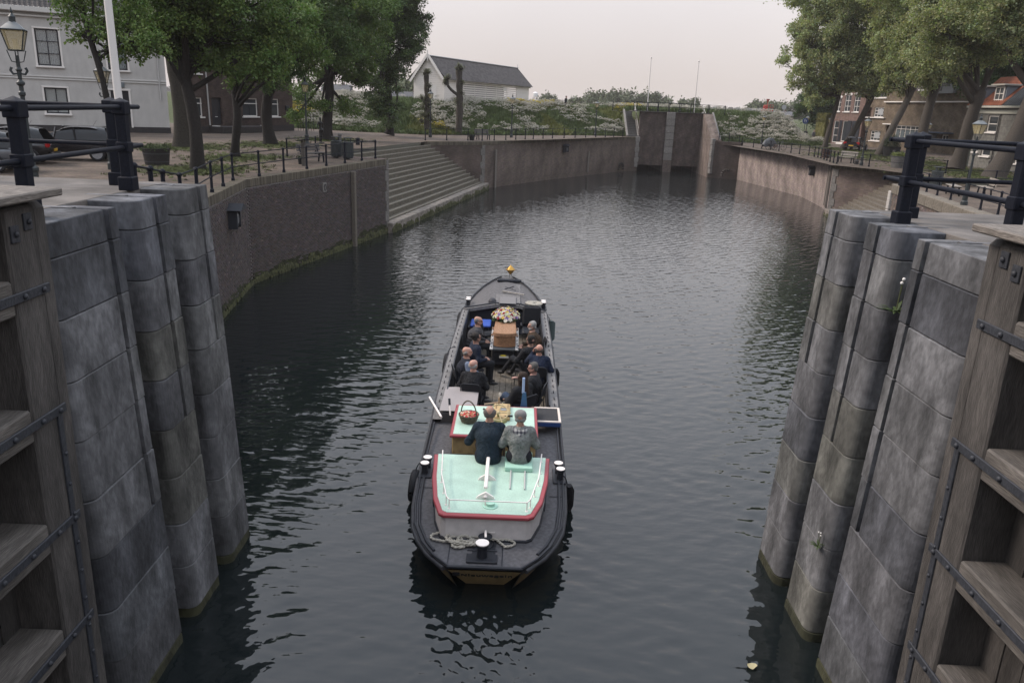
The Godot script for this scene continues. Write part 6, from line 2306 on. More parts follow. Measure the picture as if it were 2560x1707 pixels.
func loose_gear(black: Material, cap: Material, blue: Material) -> void:
	var ropec := mat(Color(0.46, 0.43, 0.37), 0.95, "fine", V3(12, 12, 12))
	# rope on the aft deck
	var rp := MB.new()
	var p := PackedVector3Array()
	for k in 10:   # long loop on the left
		p.append(V3(-0.28 - 0.085 * k, 0.605, -10.80 + 0.02 * sin(k * 1.3)))
	for k in 7:
		var g := PI / 2 + k * PI / 6
		p.append(V3(-1.05 + 0.085 * cos(g), 0.60, -10.71 + 0.09 * sin(g) * -1.0))
	for k in 6:
		p.append(V3(-0.98 + k * 0.07, 0.60, -10.60 + 0.015 * sin(k * 2.0)))
	for k in 46:
		var g := k * 0.66
		p.append(V3(-0.58 + 0.23 * cos(g) + 0.10 * sin(g * 0.37), 0.602 + 0.010 * (k % 3) + k * 0.0006, -10.62 + 0.12 * sin(g) + 0.04 * cos(g * 0.5)))
	for k in 13:
		p.append(V3(-0.70 + 0.09 * cos(k * 0.6), 0.60, -10.48 + 0.055 * sin(k * 0.6)))
	for k in 5:
		p.append(V3(-0.55 + k * 0.1, 0.615, -10.60 - 0.02 * k))
	for k in 15:
		var g := -PI / 2 + k * PI / 14
		p.append(V3(0.01 + 0.15 * cos(g), 0.60, -10.60 + 0.095 * sin(g) * -1.0))
	p.append(V3(-0.16, 0.60, -10.68))
	p.append(V3(-0.33, 0.61, -10.72))
	rope(p, 0.021, rp)
	single("rope", rp, ropec, "tangled pale mooring rope lying on the aft deck", "rope")
	var co := MB.new()
	var q := PackedVector3Array()
	for k in 60:
		var g := k * 0.5
		var r := 0.06 + 0.22 * k / 60.0
		q.append(V3(0.66 + r * cos(g), 1.10 + 0.0, -23.95 + r * 1.0 * sin(g)))
	rope(q, 0.022, co)
	single("rope_coil", co, ropec, "flat spiral coil of pale rope on the right of the foredeck", "rope")
	var cl := MB.new()
	rope(PackedVector3Array([V3(0.95, 0.98, -24.0), V3(0.8, 1.06, -25.0), V3(0.45, 1.12, -26.0), V3(0.3, 1.16, -26.8)]), 0.008, cl)
	single("line", cl, black, "thin dark line running along the right edge of the foredeck", "rope")
	# lantern on the bow
	var t := thing("bow_lantern", "gold double cone lantern on a short stand at the bow", "lantern", V3(-0.15, 1.12, -27.5))
	var gm := mat(Color(0.42, 0.24, 0.05), 0.3)
	gm.metallic = 0.5
	var g := MB.new()
	g.lathe([Vector2(0.0, 0.12), Vector2(0.03, 0.13), Vector2(0.17, 0.30)], 8)
	g.lathe([Vector2(0.17, 0.30), Vector2(0.04, 0.43), Vector2(0.0, 0.47)], 8)
	part("body", g, gm, t)
	var gr := MB.new()
	gr.lathe([Vector2(0.165, 0.285), Vector2(0.18, 0.295), Vector2(0.18, 0.305), Vector2(0.165, 0.315)], 8)
	part("rim", gr, mat(Color(0.25, 0.13, 0.03), 0.4), t)
	var gs := MB.new()
	for s: float in [-0.03, 0.03]:
		gs.rod(V3(s, 0, 0), V3(s, 0.15, 0), 0.009, 6)
	part("stand", gs, black, t)
	# foredeck gear
	var pk := MB.new()
	pk.bar(V3(-0.38, 1.19, -25.05), V3(0.34, 1.19, -24.65), 0.06, 0.035, 0.008)
	single("loose_plank", pk, mat(Color(0.40, 0.36, 0.32), 0.8, "grain"), "pale slat lying across the foredeck panel", "plank")
	var an := MB.new()
	an.bar(V3(-0.30, 1.17, -25.75), V3(-0.04, 1.17, -25.55), 0.025, 0.025)
	an.bar(V3(-0.30, 1.18, -25.45), V3(-0.02, 1.18, -25.85), 0.03, 0.02)
	an.bar(V3(-0.30, 1.16, -25.55), V3(0.06, 1.16, -25.35), 0.02, 0.02)
	single("anchor", an, black, "small dark folding anchor on the foredeck panel", "anchor")
	var bl := MB.new()
	bl.ball(V3(-0.66, 1.12, -23.85), V3(0.13, 0.12, 0.16), 8, 12)
	single("fender_ball", bl, mat(Color(0.03, 0.03, 0.036), 0.6), "dark grey ball fender on the left of the foredeck beam", "fender")
	# fenders over the side
	var fd := [["black tyre fender hanging at the left aft bollards", -1.68, 0.32, -12.9, 0], ["black rope bound fender hanging at the right aft bollards", 1.12, 0.25, -12.75, 1], ["worn fender on the left side beside the second mourner", -1.68, 0.52, -19.3, 0], ["long dark rope fender on the right side amidships", 1.14, 0.35, -18.9, 1], ["black tyre fender on the left side at the bow bollards", -1.66, 0.5, -23.6, 0], ["green grey cylinder fender on the right side at the bow bollards", 1.18, 0.42, -23.2, 2]]
	for f: Array in fd:
		var ft := thing("fender", f[0], "fender", V3(f[1], f[2], f[3]), 0.0, "fenders hanging over the boat sides")
		var b := MB.new()
		if f[4] == 0:
			var ring := PackedVector3Array()
			for k in 17:
				ring.append(V3(0.02 * sin(TAU * k / 16), sin(TAU * k / 16) * 0.22, cos(TAU * k / 16) * 0.22))
			b.tube(ring, [0.085], 8, false)
		elif f[4] == 1:
			b.tube(PackedVector3Array([V3(0, 0.32, 0.1), V3(0.02, 0.2, 0.06), V3(0.02, -0.1, 0), V3(0, -0.3, -0.05)]), [0.05, 0.085, 0.09, 0.06], 10)
		else:
			b.tube(PackedVector3Array([V3(0, 0.33, 0), V3(0, 0.27, 0), V3(0, -0.25, 0), V3(0, -0.33, 0)]), [0.05, 0.13, 0.13, 0.05], 12)
		part("body", b, mat(Color(0.06, 0.085, 0.085), 0.6) if f[4] == 2 else mat(Color(0.017, 0.018, 0.022), 0.8, "mottle", V3(4, 4, 4), "", Vector3.ONE, "lump", 1.0), ft)
		var l := MB.new()
		var s := signf(f[1])
		rope(PackedVector3Array([V3(0, 0.2, 0), V3(-s * 0.08, 0.42, -0.03), V3(-s * 0.22, 0.45, -0.1)]), 0.014, l)
		part("lanyard", l, black, ft)
	# canvas box, poles, door mat tray
	var tc := thing("canvas_box", "box under pale grey canvas at the left rear of the passenger well", "box")
	var cv := MB.new()
	cv.sheet(func(u: float, v: float) -> Vector3: return V3(lerpf(-1.46, -0.70, u), 0.86 + 0.012 * sin(u * 9.0 + v * 5.0) * sin(v * 7.0) - 0.02 * v, lerpf(-15.25, -16.75, v)), 14, 18)
	part("canvas_top", cv, mat(Color(0.33, 0.30, 0.295), 0.85, "fine", V3(3, 3, 3)), tc)
	var bx := MB.new()
	bx.box(V3(-1.08, 0.45, -16.0), V3(0.75, 0.72, 1.48), 0.02)
	part("box_side", bx, mat(Color(0.06, 0.057, 0.06), 0.8), tc)
	var pl := MB.new()
	pl.rod(V3(-1.39, 0.84, -14.95), V3(-1.75, 0.86, -16.0), 0.022, 8)
	single("boat_pole", pl, cap, "white pole leaning over the left gunwale beside the canvas box", "pole")
	var p2 := thing("hand_pump", "upright white rod with black grip beside the canvas box", "tool")
	var p3 := MB.new()
	p3.rod(V3(-1.21, 0.86, -15.0), V3(-1.235, 1.05, -15.1), 0.016, 8)
	part("rod", p3, cap, p2)
	var p4 := MB.new()
	p4.rod(V3(-1.235, 1.05, -15.1), V3(-1.25, 1.17, -15.16), 0.024, 8)
	part("grip", p4, black, p2)
	var mt := thing("mat_tray", "blue tray with white border holding a dark door mat", "door mat")
	var m1 := MB.new()
	m1.box(V3(0.80, 0.80, -15.25), V3(0.52, 0.10, 0.80), 0.01)
	part("tray", m1, mat(Color(0.02, 0.05, 0.16), 0.5), mt)
	var m2 := MB.new()
	m2.box(V3(0.80, 0.855, -14.88), V3(0.54, 0.03, 0.05), 0.006)
	m2.box(V3(0.80, 0.855, -15.63), V3(0.54, 0.03, 0.05), 0.006)
	m2.box(V3(0.555, 0.855, -15.25), V3(0.05, 0.03, 0.70), 0.006)
	m2.box(V3(1.045, 0.855, -15.25), V3(0.05, 0.03, 0.70), 0.006)
	part("white_border", m2, mat(Color(0.60, 0.53, 0.47), 0.6), mt)
	var m3 := MB.new()
	m3.box(V3(0.80, 0.85, -15.25), V3(0.43, 0.03, 0.70), 0.004)
	part("mat_surface", m3, mat(Color(0.062, 0.062, 0.066), 0.95, "fine", V3(10, 10, 10), "mottle", V3(5, 5, 5), "fine", 0.8), mt)
	basket()
	coffin(black)


func basket() -> void:
	var t := thing("wicker_basket", "wicker basket with hoop handle full of red and cream petals on the mint roof", "basket", V3(-0.79, 1.025, -14.32))
	var wk := mat(Color(0.16, 0.14, 0.10), 0.9, "grain", V3(8, 8, 8))
	var b := MB.new()
	for r in 9:
		var y := 0.012 + r * 0.018
		var rad := 0.14 + 0.055 * r / 8.0
		var ring := PackedVector3Array()
		for k in 33:
			var g := TAU * k / 32
			ring.append(V3(cos(g), 0, sin(g)) * (rad + 0.006 * (1 if (k + r) % 2 else -1)) + V3(0, y, 0))
		b.tube(ring, [0.0115], 5, false)
	part("woven_side", b, wk, t)
	var f := MB.new()
	f.lathe([Vector2(0, 0.005), Vector2(0.14, 0.005), Vector2(0.19, 0.15)], 16)
	part("bottom", f, wk, t)
	var h := MB.new()
	var p := PackedVector3Array()
	for k in 15:
		var g := PI * k / 14
		p.append(V3(cos(g) * 0.16, 0.13 + sin(g) * 0.30, cos(g) * 0.11))
	h.tube(p, [0.014], 6)
	part("handle", h, wk, t)
	var pm := MB.new()
	pm.ball(Vector3.ZERO, V3(0.026, 0.006, 0.02), 4, 6)
	var xs := []
	var cs := []
	for i in 240:
		var a := rr(0, TAU)
		var r := sqrt(rng.randf()) * 0.17
		xs.append(Transform3D(Basis(V3(rr(-1, 1), rr(-1, 1), rr(-1, 1)).normalized(), rr(0, 1.2)), V3(cos(a) * r, 0.135 + rr(0, 0.03) + 0.03 * (1 - r / 0.17), sin(a) * r)))
		cs.append([Color(0.42, 0.03, 0.035), Color(0.62, 0.52, 0.40), Color(0.55, 0.25, 0.13), Color(0.50, 0.05, 0.06)][rng.randi() % 4])
	scatter("petals", pm.mesh(), mat(Color(1, 1, 1), 0.7), t, xs, cs)


func coffin(black: Material) -> void:
	var bt := thing("bier", "dark wheeled bier with pale side rails carrying the coffin", "trolley")
	var plat := MB.new()
	plat.box(V3(-0.205, 0.735, -21.1), V3(0.60, 0.04, 2.1), 0.008)
	part("platform", plat, mat(Color(0.045, 0.05, 0.055), 0.6), bt)
	for x: float in [-0.55, 0.14]:
		var r := MB.new()
		r.box(V3(x, 0.75, -21.1), V3(0.085, 0.035, 2.14), 0.006)
		var rp := part("side_rail", r, mat(Color(0.40, 0.39, 0.38), 0.4), bt)
		for k in 6:
			var s := MB.new()
			s.box(V3(x, 0.77, -20.2 - k * 0.34), V3(0.035, 0.006, 0.09))
			part("slot", s, black, rp)
	var fr := MB.new()
	for x: float in [-0.5, 0.09]:
		for z: float in [-20.2, -22.0]:
			fr.bar(V3(x, 0.14, z), V3(x, 0.72, z), 0.04, 0.04)
		fr.bar(V3(x, 0.3, -20.2), V3(x, 0.3, -22.0), 0.04, 0.04)
		fr.bar(V3(x, 0.2, -20.2), V3(x, 0.68, -21.4), 0.03, 0.03)
	for z: float in [-20.2, -22.0]:
		fr.bar(V3(-0.5, 0.3, z), V3(0.09, 0.3, z), 0.04, 0.04)
		fr.bar(V3(-0.5, 0.62, z), V3(0.09, 0.62, z), 0.04, 0.04)
	part("frame", fr, black, bt)
	var sh := MB.new()
	sh.box(V3(-0.205, 0.34, -21.0), V3(0.58, 0.03, 1.6))
	part("lower_shelf", sh, black, bt)
	for x: float in [-0.5, 0.09]:
		for z: float in [-20.2, -22.0]:
			var wl := MB.new()
			wl.xf = Transform3D(Basis(Vector3.BACK, PI / 2), V3(x + 0.02, 0.19, z))
			wl.lathe([Vector2(0, -0.02), Vector2(0.07, -0.02), Vector2(0.07, 0.02), Vector2(0, 0.02)], 12)
			part("wheel", wl, black, bt)
	var tray := thing("tool_tray", "small yellow cloth on a pale tray under the end of the bier", "tray")
	var t1 := MB.new()
	t1.box(V3(-0.20, 0.52, -20.12), V3(0.26, 0.05, 0.16), 0.012)
	part("tray", t1, mat(Color(0.35, 0.33, 0.28), 0.6), tray)
	var t2 := MB.new()
	t2.ball(V3(-0.22, 0.555, -20.12), V3(0.09, 0.025, 0.06), 6, 10)
	part("cloth", t2, mat(Color(0.5, 0.38, 0.04), 0.8), tray)
	# wicker coffin
	var t := thing("wicker_coffin", "light brown woven wicker coffin with rounded end lying on the bier", "coffin")
	var wk := mat(Color(0.46, 0.26, 0.14), 0.75, "brick_print", V3(9, 16, 9), "mottle", V3(2, 2, 2), "brick_print", 0.35)
	var wtop := mat(Color(0.48, 0.29, 0.17), 0.75, "brick_print", V3(9, 9, 16), "mottle", V3(2, 2, 2), "brick_print", 0.3)
	var out := func(g: float) -> PackedVector2Array:
		var p := PackedVector2Array()
		for k in 13:
			var an := PI * k / 12
			p.append(Vector2(-0.205 + cos(an) * (0.315 + g), -20.42 + pow(sin(an), 0.7) * (0.22 + g)))
		for k in 9:
			var an := PI + PI * k / 8
			p.append(Vector2(-0.205 + cos(an) * (0.27 + g), -22.05 + sin(an) * (0.15 + g)))
		return p
	var b := MB.new()
	b.prism(out.call(-0.02), 0.76, 1.08, 0.015)
	part("side", b, wk, t)
	var l := MB.new()
	l.prism(out.call(0.0), 1.06, 1.145, 0.02)
	part("lid", l, wtop, t)
	for f: Array in [[0.775, -0.02, 0.012], [0.93, -0.02, 0.007], [1.062, 0.0, 0.010], [1.135, -0.012, 0.010]]:
		var p: PackedVector2Array = out.call(f[1])
		var q := PackedVector3Array()
		for v in p:
			q.append(V3(v.x, f[0], v.y))
		q.append(q[0])
		var r := MB.new()
		r.tube(q, [f[2]], 6, false)
		part("plaited_band", r, wk, t)
	for s: float in [-1.0, 1.0]:
		for z: float in [-20.65, -21.3]:
			var h := MB.new()
			h.tube(PackedVector3Array([V3(-0.205 + s * 0.30, 1.0, z - 0.07), V3(-0.205 + s * 0.36, 0.97, z - 0.05), V3(-0.205 + s * 0.36, 0.97, z + 0.05), V3(-0.205 + s * 0.30, 1.0, z + 0.07)]), [0.012], 6)
			part("handle", h, wk, t)
	# flowers
	var fl := thing("funeral_flowers", "large mixed bouquet with sunflower and roses on the far end of the coffin", "flowers", V3(-0.20, 1.14, -21.75))
	var lc := leaf_cluster(0.10, 9, 0.10)
	var xs := []
	var cs := []
	for i in 150:
		var a := rr(0, TAU)
		var r := sqrt(rng.randf())
		xs.append(Transform3D(Basis(Vector3.UP, rr(0, TAU)).scaled(Vector3.ONE * rr(0.5, 1.0)), V3(cos(a) * r * 0.31, 0.04 + 0.17 * (1 - r * r), sin(a) * r * 0.42)))
		var k := rr(0.6, 1.3)
		cs.append(Color(0.055 * k, 0.10 * k, 0.035 * k))
	scatter("foliage", lc, mat(Color(1, 1, 1), 0.7), fl, xs, cs)
	var tones := [Color(0.62, 0.58, 0.50), Color(0.62, 0.58, 0.50), Color(0.55, 0.36, 0.38), Color(0.62, 0.50, 0.16), Color(0.30, 0.03, 0.04), Color(0.60, 0.44, 0.12), Color(0.22, 0.15, 0.32), Color(0.60, 0.56, 0.46), Color(0.55, 0.56, 0.40)]
	for i in 110:
		var an := i * 2.39996
		var r := sqrt((i + 0.5) / 110.0)
		var at := V3(cos(an) * r * 0.39, 0.10 + 0.20 * (1 - r * r) + rr(-0.02, 0.03), sin(an) * r * 0.52)
		var b2 := MB.new()
		var s := rr(0.034, 0.058)
		var nn := V3(at.x * 1.4, 0.35, at.z * 1.1).normalized()
		var x := nn.cross(V3(0, 0, 1)).normalized()
		var y := nn.cross(x)
		for ring in 2:
			for k in 6:
				var g := TAU * (k + ring * 0.5) / 6
				var d := (x * cos(g) + y * sin(g)) * s * (1.0 - 0.4 * ring)
				b2.poly(PackedVector3Array([at + nn * s * 0.2 * ring, at + d.rotated(nn, -0.5) + nn * s * (0.25 + 0.4 * ring), at + d * 1.15 + nn * s * (0.35 + 0.4 * ring), at + d.rotated(nn, 0.5) + nn * s * (0.25 + 0.4 * ring)]))
		b2.ball(at + nn * s * 0.35, Vector3.ONE * s * 0.4, 4, 6)
		part("flower", b2, mat(tones[i % tones.size()] * rr(0.85, 1.1), 0.8), fl)
	var sf := MB.new()
	var c := V3(0.06, 0.27, 0.16)
	for k in 14:
		var g := TAU * k / 14
		var d := V3(cos(g), 0.25, sin(g) * 0.9) * 0.105
		var e := V3(-sin(g), 0, cos(g)) * 0.022
		sf.poly(PackedVector3Array([c, c + d * 0.6 - e, c + d, c + d * 0.6 + e]))
	var sp := part("sunflower", sf, mat(Color(0.66, 0.40, 0.03), 0.7), fl)
	var sc := MB.new()
	sc.ball(c + V3(0, 0.015, 0), V3(0.042, 0.02, 0.042), 5, 10)
	part("sunflower_eye", sc, mat(Color(0.05, 0.03, 0.015), 0.9), sp)


# ---------- people ----------
# meshes the smooth union of tapered capsules [a, b, ra, rb] as surface nets and adds it to m
func flesh(m: MB, bones: Array, cell: float, k: float, paint: Variant = null) -> void:
	var lo := Vector3.ONE * 1e9
	var hi := -lo
	for q: Array in bones:
		var r := maxf(q[2], q[3]) + cell * 3.0 + 0.012
		lo = lo.min(q[0] - Vector3.ONE * r).min(q[1] - Vector3.ONE * r)
		hi = hi.max(q[0] + Vector3.ONE * r).max(q[1] + Vector3.ONE * r)
	var nx := int((hi.x - lo.x) / cell) + 2
	var ny := int((hi.y - lo.y) / cell) + 2
	var nz := int((hi.z - lo.z) / cell) + 2
	var f := PackedFloat32Array()
	f.resize(nx * ny * nz)
	for q: Array in bones:
		var a: Vector3 = q[0]
		var d: Vector3 = q[1] - q[0]
		var ra: float = q[2]
		var dr: float = q[3] - q[2]
		var l2 := maxf(d.length_squared(), 1e-9)
		var r := maxf(q[2], q[3]) + 4.6 / k
		var l := (a.min(q[1]) - Vector3.ONE * r - lo) / cell
		var h := (a.max(q[1]) + Vector3.ONE * r - lo) / cell
		for z in range(maxi(0, int(l.z)), mini(nz, int(h.z) + 2)):
			for y in range(maxi(0, int(l.y)), mini(ny, int(h.y) + 2)):
				var o := (z * ny + y) * nx
				for x in range(maxi(0, int(l.x)), mini(nx, int(h.x) + 2)):
					var p := lo + Vector3(x, y, z) * cell - a
					var t := clampf(p.dot(d) / l2, 0.0, 1.0)
					var s := (p - d * t).length() - ra - dr * t
					if s * k < 4.6:
						f[o + x] += exp(-k * s)
	var at := {}
	var sx := 1
	var sy := nx
	var sz := nx * ny
	var corner := [0, sx, sy, sx + sy, sz, sx + sz, sy + sz, sx + sy + sz]
	var cp := [Vector3(0, 0, 0), Vector3(1, 0, 0), Vector3(0, 1, 0), Vector3(1, 1, 0), Vector3(0, 0, 1), Vector3(1, 0, 1), Vector3(0, 1, 1), Vector3(1, 1, 1)]
	var ed := [[0, 1], [2, 3], [4, 5], [6, 7], [0, 2], [1, 3], [4, 6], [5, 7], [0, 4], [1, 5], [2, 6], [3, 7]]
	for z in nz - 1:
		for y in ny - 1:
			var o := (z * ny + y) * nx
			for x in nx - 1:
				var i := o + x
				var n := 0
				for c: int in corner:
					if f[i + c] > 1.0:
						n += 1
				if n == 0 or n == 8:
					continue
				var s := Vector3.ZERO
				var cnt := 0
				var g := Vector3.ZERO
				for e: Array in ed:
					var fa := f[i + corner[e[0]]]
					var fb := f[i + corner[e[1]]]
					if (fa > 1.0) != (fb > 1.0):
						var la := log(maxf(fa, 0.005))
						var lb := log(maxf(fb, 0.005))
						s += cp[e[0]].lerp(cp[e[1]], la / (la - lb))
						cnt += 1
				for c in 8:
					g -= (cp[c] - Vector3.ONE * 0.5) * log(maxf(f[i + corner[c]], 0.005))
				var p := lo + (Vector3(x, y, z) + s / cnt) * cell
				if paint != null:
					m.col = paint.call(p)
				at[i] = m.pt(p, g)
	for i: int in at:
		for ax in 3:
			var st: int = [sx, sy, sz][ax]
			var u: int = [sy, sz, sx][ax]
			var w: int = [sz, sx, sy][ax]
			var in0 := f[i] > 1.0
			if in0 == (f[i + st] > 1.0):
				continue
			if not (at.has(i - u) and at.has(i - w) and at.has(i - u - w)):
				continue
			var q := [at[i], at[i - u], at[i - u - w], at[i - w]]
			if in0:
				m.ix.append_array([q[0], q[2], q[1], q[0], q[3], q[2]])
			else:
				m.ix.append_array([q[0], q[1], q[2], q[0], q[2], q[3]])
	m.col = Color.WHITE


func skin_mat() -> Material:
	return mat(Color(1, 1, 1), 0.6)


# seated or standing person. Local frame: the seat point at the origin, facing +z.
func person(called_label: String, at: Vector3, yaw: float, o: Dictionary) -> Node3D:
	var t := thing("person", called_label, "person", at, yaw, o.get("group", ""))
	var sc: float = o.get("scale", 1.07)
	t.scale = Vector3.ONE * sc
	var lean: float = o.get("lean", 0.04)      # forward lean of the back
	var girth: float = o.get("girth", 1.0)
	var twist: float = o.get("twist", 0.0)
	var P := V3(0, 0.10, 0)
	var C := V3(0, 0.36, lean * 0.7)
	var N := V3(0, 0.55, lean * 1.3)
	var hy: float = o.get("head_yaw", 0.0)
	var hp: float = o.get("head_pitch", 0.0)
	var H := N + V3(0, 0.18, 0.02 + hp * 0.05)
	var hb := Basis(Vector3.UP, hy) * Basis(Vector3.RIGHT, hp)
	var tw := Basis(Vector3.UP, twist)
	var sh := [N + tw * V3(-0.185, -0.055, 0), N + tw * V3(0.185, -0.055, 0)]
	var hand: Array = o.get("hands", [V3(-0.09, 0.20, 0.34), V3(0.09, 0.19, 0.36)])
	var elbow: Array = o.get("elbows", [V3(-0.29, 0.25, 0.08), V3(0.29, 0.25, 0.08)])
	var knee: Array = o.get("knees", [V3(-0.12, 0.10, 0.45), V3(0.12, 0.10, 0.45)])
	var foot: Array = o.get("feet", [V3(-0.12, -0.36, 0.44), V3(0.12, -0.36, 0.44)])
	var hip := [V3(-0.09, 0.09, 0.02), V3(0.09, 0.09, 0.02)]
	var skin: Color = o.get("skin", Color(0.34, 0.20, 0.15))
	# body: torso and limbs coarse, head and hands fine, one mesh
	var body := MB.new()
	var bb := [[P, C, 0.115, 0.12], [C, N - V3(0, 0.06, 0), 0.12, 0.10], [N - V3(0, 0.07, 0), H - V3(0, 0.05, 0.0), 0.058, 0.052]]
	for s in 2:
		bb.append([sh[s], elbow[s], 0.045, 0.037])
		bb.append([elbow[s], hand[s], 0.036, 0.026])
		bb.append([hip[s], knee[s], 0.075, 0.05])
		bb.append([knee[s], foot[s], 0.048, 0.035])
		bb.append([sh[s], N - V3(0, 0.06, 0), 0.05, 0.06])
	flesh(body, bb, 0.028, 45.0, func(_p: Vector3) -> Color: return skin)
	var face := hb * Vector3(0, 0, 1)
	var hd := func(v: Vector3) -> Vector3: return H + hb * v
	var heads := [[hd.call(V3(0, 0.035, -0.03)), hd.call(V3(0, 0.03, 0.025)), 0.079, 0.072], [hd.call(V3(0, -0.03, 0.035)), hd.call(V3(0, -0.075, 0.055)), 0.056, 0.034], [hd.call(V3(-0.03, -0.05, 0.02)), hd.call(V3(0.03, -0.05, 0.02)), 0.045, 0.045],
		[hd.call(V3(0, 0.008, 0.098)), hd.call(V3(0, -0.026, 0.112)), 0.008, 0.013], [hd.call(V3(-0.03, 0.022, 0.086)), hd.call(V3(0.03, 0.022, 0.086)), 0.012, 0.012], [hd.call(V3(-0.018, -0.056, 0.088)), hd.call(V3(0.018, -0.056, 0.088)), 0.009, 0.009],
		[hd.call(V3(-0.082, 0.0, -0.008)), hd.call(V3(-0.086, -0.03, 0.0)), 0.016, 0.011], [hd.call(V3(0.082, 0.0, -0.008)), hd.call(V3(0.086, -0.03, 0.0)), 0.016, 0.011], [hd.call(V3(0, -0.05, -0.03)), N - V3(0, 0.03, 0), 0.052, 0.056]]
	var hairc: Color = o.get("hair", Color(0.2, 0.19, 0.18))
	var eyes := [hd.call(V3(-0.031, 0.004, 0.093)), hd.call(V3(0.031, 0.004, 0.093))]
	var mouth: Vector3 = hd.call(V3(0, -0.056, 0.096))
	var beard: bool = o.get("beard", false)
	flesh(body, heads, 0.0105, 110.0, func(p: Vector3) -> Color:
		if p.distance_to(eyes[0]) < 0.011 or p.distance_to(eyes[1]) < 0.011:
			return Color(0.03, 0.025, 0.02)
		var q := hb.inverse() * (p - H)
		if absf(q.y + 0.056) < 0.007 and absf(q.x) < 0.024 and q.z > 0.06:
			return Color(skin.r * 0.7, skin.g * 0.5, skin.b * 0.5)
		if beard and q.y < -0.035 and q.z > 0.02:
			return hairc * 0.9
		return skin)
	for s in 2:
		var h: Vector3 = hand[s]
		var d: Vector3 = (h - elbow[s]).normalized()
		var fdir: Vector3 = (d + o.get("hand_dir", V3(0, -0.25, 0.2))).normalized()
		var side := fdir.cross(Vector3.UP).normalized() * (1.0 if s == 0 else -1.0)
		var down := side.cross(fdir) * (1.0 if s == 0 else -1.0)
		down = down if down.y < 0 else -down
		var hb2 := [[h - d * 0.02, h + fdir * 0.045 + side * 0.02, 0.026, 0.020], [h + fdir * 0.02, h + fdir * 0.075 + side * 0.026, 0.024, 0.015], [h + fdir * 0.02, h + fdir * 0.075 - side * 0.024, 0.022, 0.014]]
		for k in 4:
			var b0 := h + fdir * 0.075 + side * (0.030 - 0.020 * k)
			var ln: float = [0.034, 0.040, 0.037, 0.028][k]
			var b1 := b0 + fdir * ln + down * 0.008
			var b2 := b1 + fdir * ln * 0.35 + down * ln * 0.75
			hb2.append([b0, b1, 0.0095, 0.0088])
			hb2.append([b1, b2, 0.0088, 0.0075])
		hb2.append([h + fdir * 0.02 + side * 0.03, h + fdir * 0.05 + side * 0.056, 0.012, 0.010])
		hb2.append([h + fdir * 0.05 + side * 0.056, h + fdir * 0.082 + side * 0.052 + down * 0.01, 0.010, 0.008])
		flesh(body, hb2, 0.0065, 260.0, func(_p: Vector3) -> Color: return skin)
	part("body", body, skin_mat(), t)
	# clothes
	var top: Color = o.get("top", Color(0.02, 0.022, 0.03))
	var sleeve: Color = o.get("sleeves", top)
	var gx := girth
	var coat := MB.new()
	var puff: float = o.get("puff", 0.0)
	var cb := [[P + V3(-0.05, -0.03, -0.01), P + V3(0.05, -0.03, -0.01), 0.135 * gx, 0.135 * gx], [P, C, 0.150 * gx, 0.155 * gx], [C + tw * V3(-0.07, 0, 0), C + tw * V3(0.07, 0, 0), 0.125, 0.125], [C, N - V3(0, 0.09, -0.0), 0.155 * gx, 0.12], [sh[0] + tw * V3(0.03, -0.01, 0), sh[1] + tw * V3(-0.03, -0.01, 0), 0.082, 0.082], [N - V3(0, 0.075, 0), N - V3(0, 0.01, 0), 0.10, 0.062]]
	var ab := []
	for s in 2:
		var wr: Vector3 = hand[s] - (hand[s] - elbow[s]).normalized() * 0.03
		ab.append([sh[s], elbow[s], 0.072 + puff, 0.058 + puff])
		ab.append([elbow[s], wr, 0.056 + puff, 0.040 + puff])
	if sleeve == top:
		cb += ab
	var cell := 0.019
	flesh(coat, cb, cell, 42.0)
	var quilt: bool = o.get("quilt", false)
	var cloth := mat(top, 0.9, "fine", V3(1.7, 1.1, 1.7), "mottle", V3(2, 2, 2), "lump" if not quilt else "brick_print", 3.5 if not quilt else 0.8)
	var cp := part(o.get("top_name", "jacket"), coat, cloth, t)
	if sleeve != top:
		var sm := MB.new()
		flesh(sm, ab, cell, 42.0)
		part("shirt_sleeves", sm, mat(sleeve, 0.9, "fine", V3(5, 5, 5), "mottle", V3(2, 2, 2), "lump", 1.5), t)
	if quilt:
		for k in 5:
			var r := MB.new()
			var ring := PackedVector3Array()
			for q in 25:
				var g := TAU * q / 24
				ring.append(P.lerp(N, 0.12 + 0.17 * k) + V3(cos(g) * 0.215 * gx, 0, sin(g) * 0.152 * gx))
			r.tube(ring, [0.012], 6, false)
			part("quilt_seam", r, mat(top * 0.7, 0.9), cp)
	if o.has("collar"):
		var c := MB.new()
		flesh(c, [[N + V3(-0.045, -0.015, -0.03), N + V3(0.045, -0.015, -0.03), 0.035, 0.035], [N + V3(-0.05, -0.015, -0.02), N + V3(-0.02, -0.045, 0.085), 0.028, 0.016], [N + V3(0.05, -0.015, -0.02), N + V3(0.02, -0.045, 0.085), 0.028, 0.016]], 0.012, 90.0)
		part("collar", c, mat(o.collar, 0.9), t)
	if o.has("hood"):
		var c := MB.new()
		flesh(c, [[N + V3(-0.09, -0.02, -0.03), N + V3(0.09, -0.02, -0.03), 0.05, 0.05], [N + V3(-0.07, -0.05, -0.09), N + V3(0.07, -0.05, -0.09), 0.05, 0.05], [N + V3(0, -0.10, -0.13), N + V3(0, -0.19, -0.15), 0.05, 0.025]], 0.013, 60.0, func(p: Vector3) -> Color:
			var q := int(floor((p.x + 9.0) / 0.03)) % 2 + int(floor((p.y + 9.0) / 0.03)) % 2
			return [Color(0.30, 0.30, 0.29), Color(0.13, 0.13, 0.14), Color(0.035, 0.035, 0.045)][q])
		part("plaid_hood", c, mat(Color(1, 1, 1), 0.95), t)
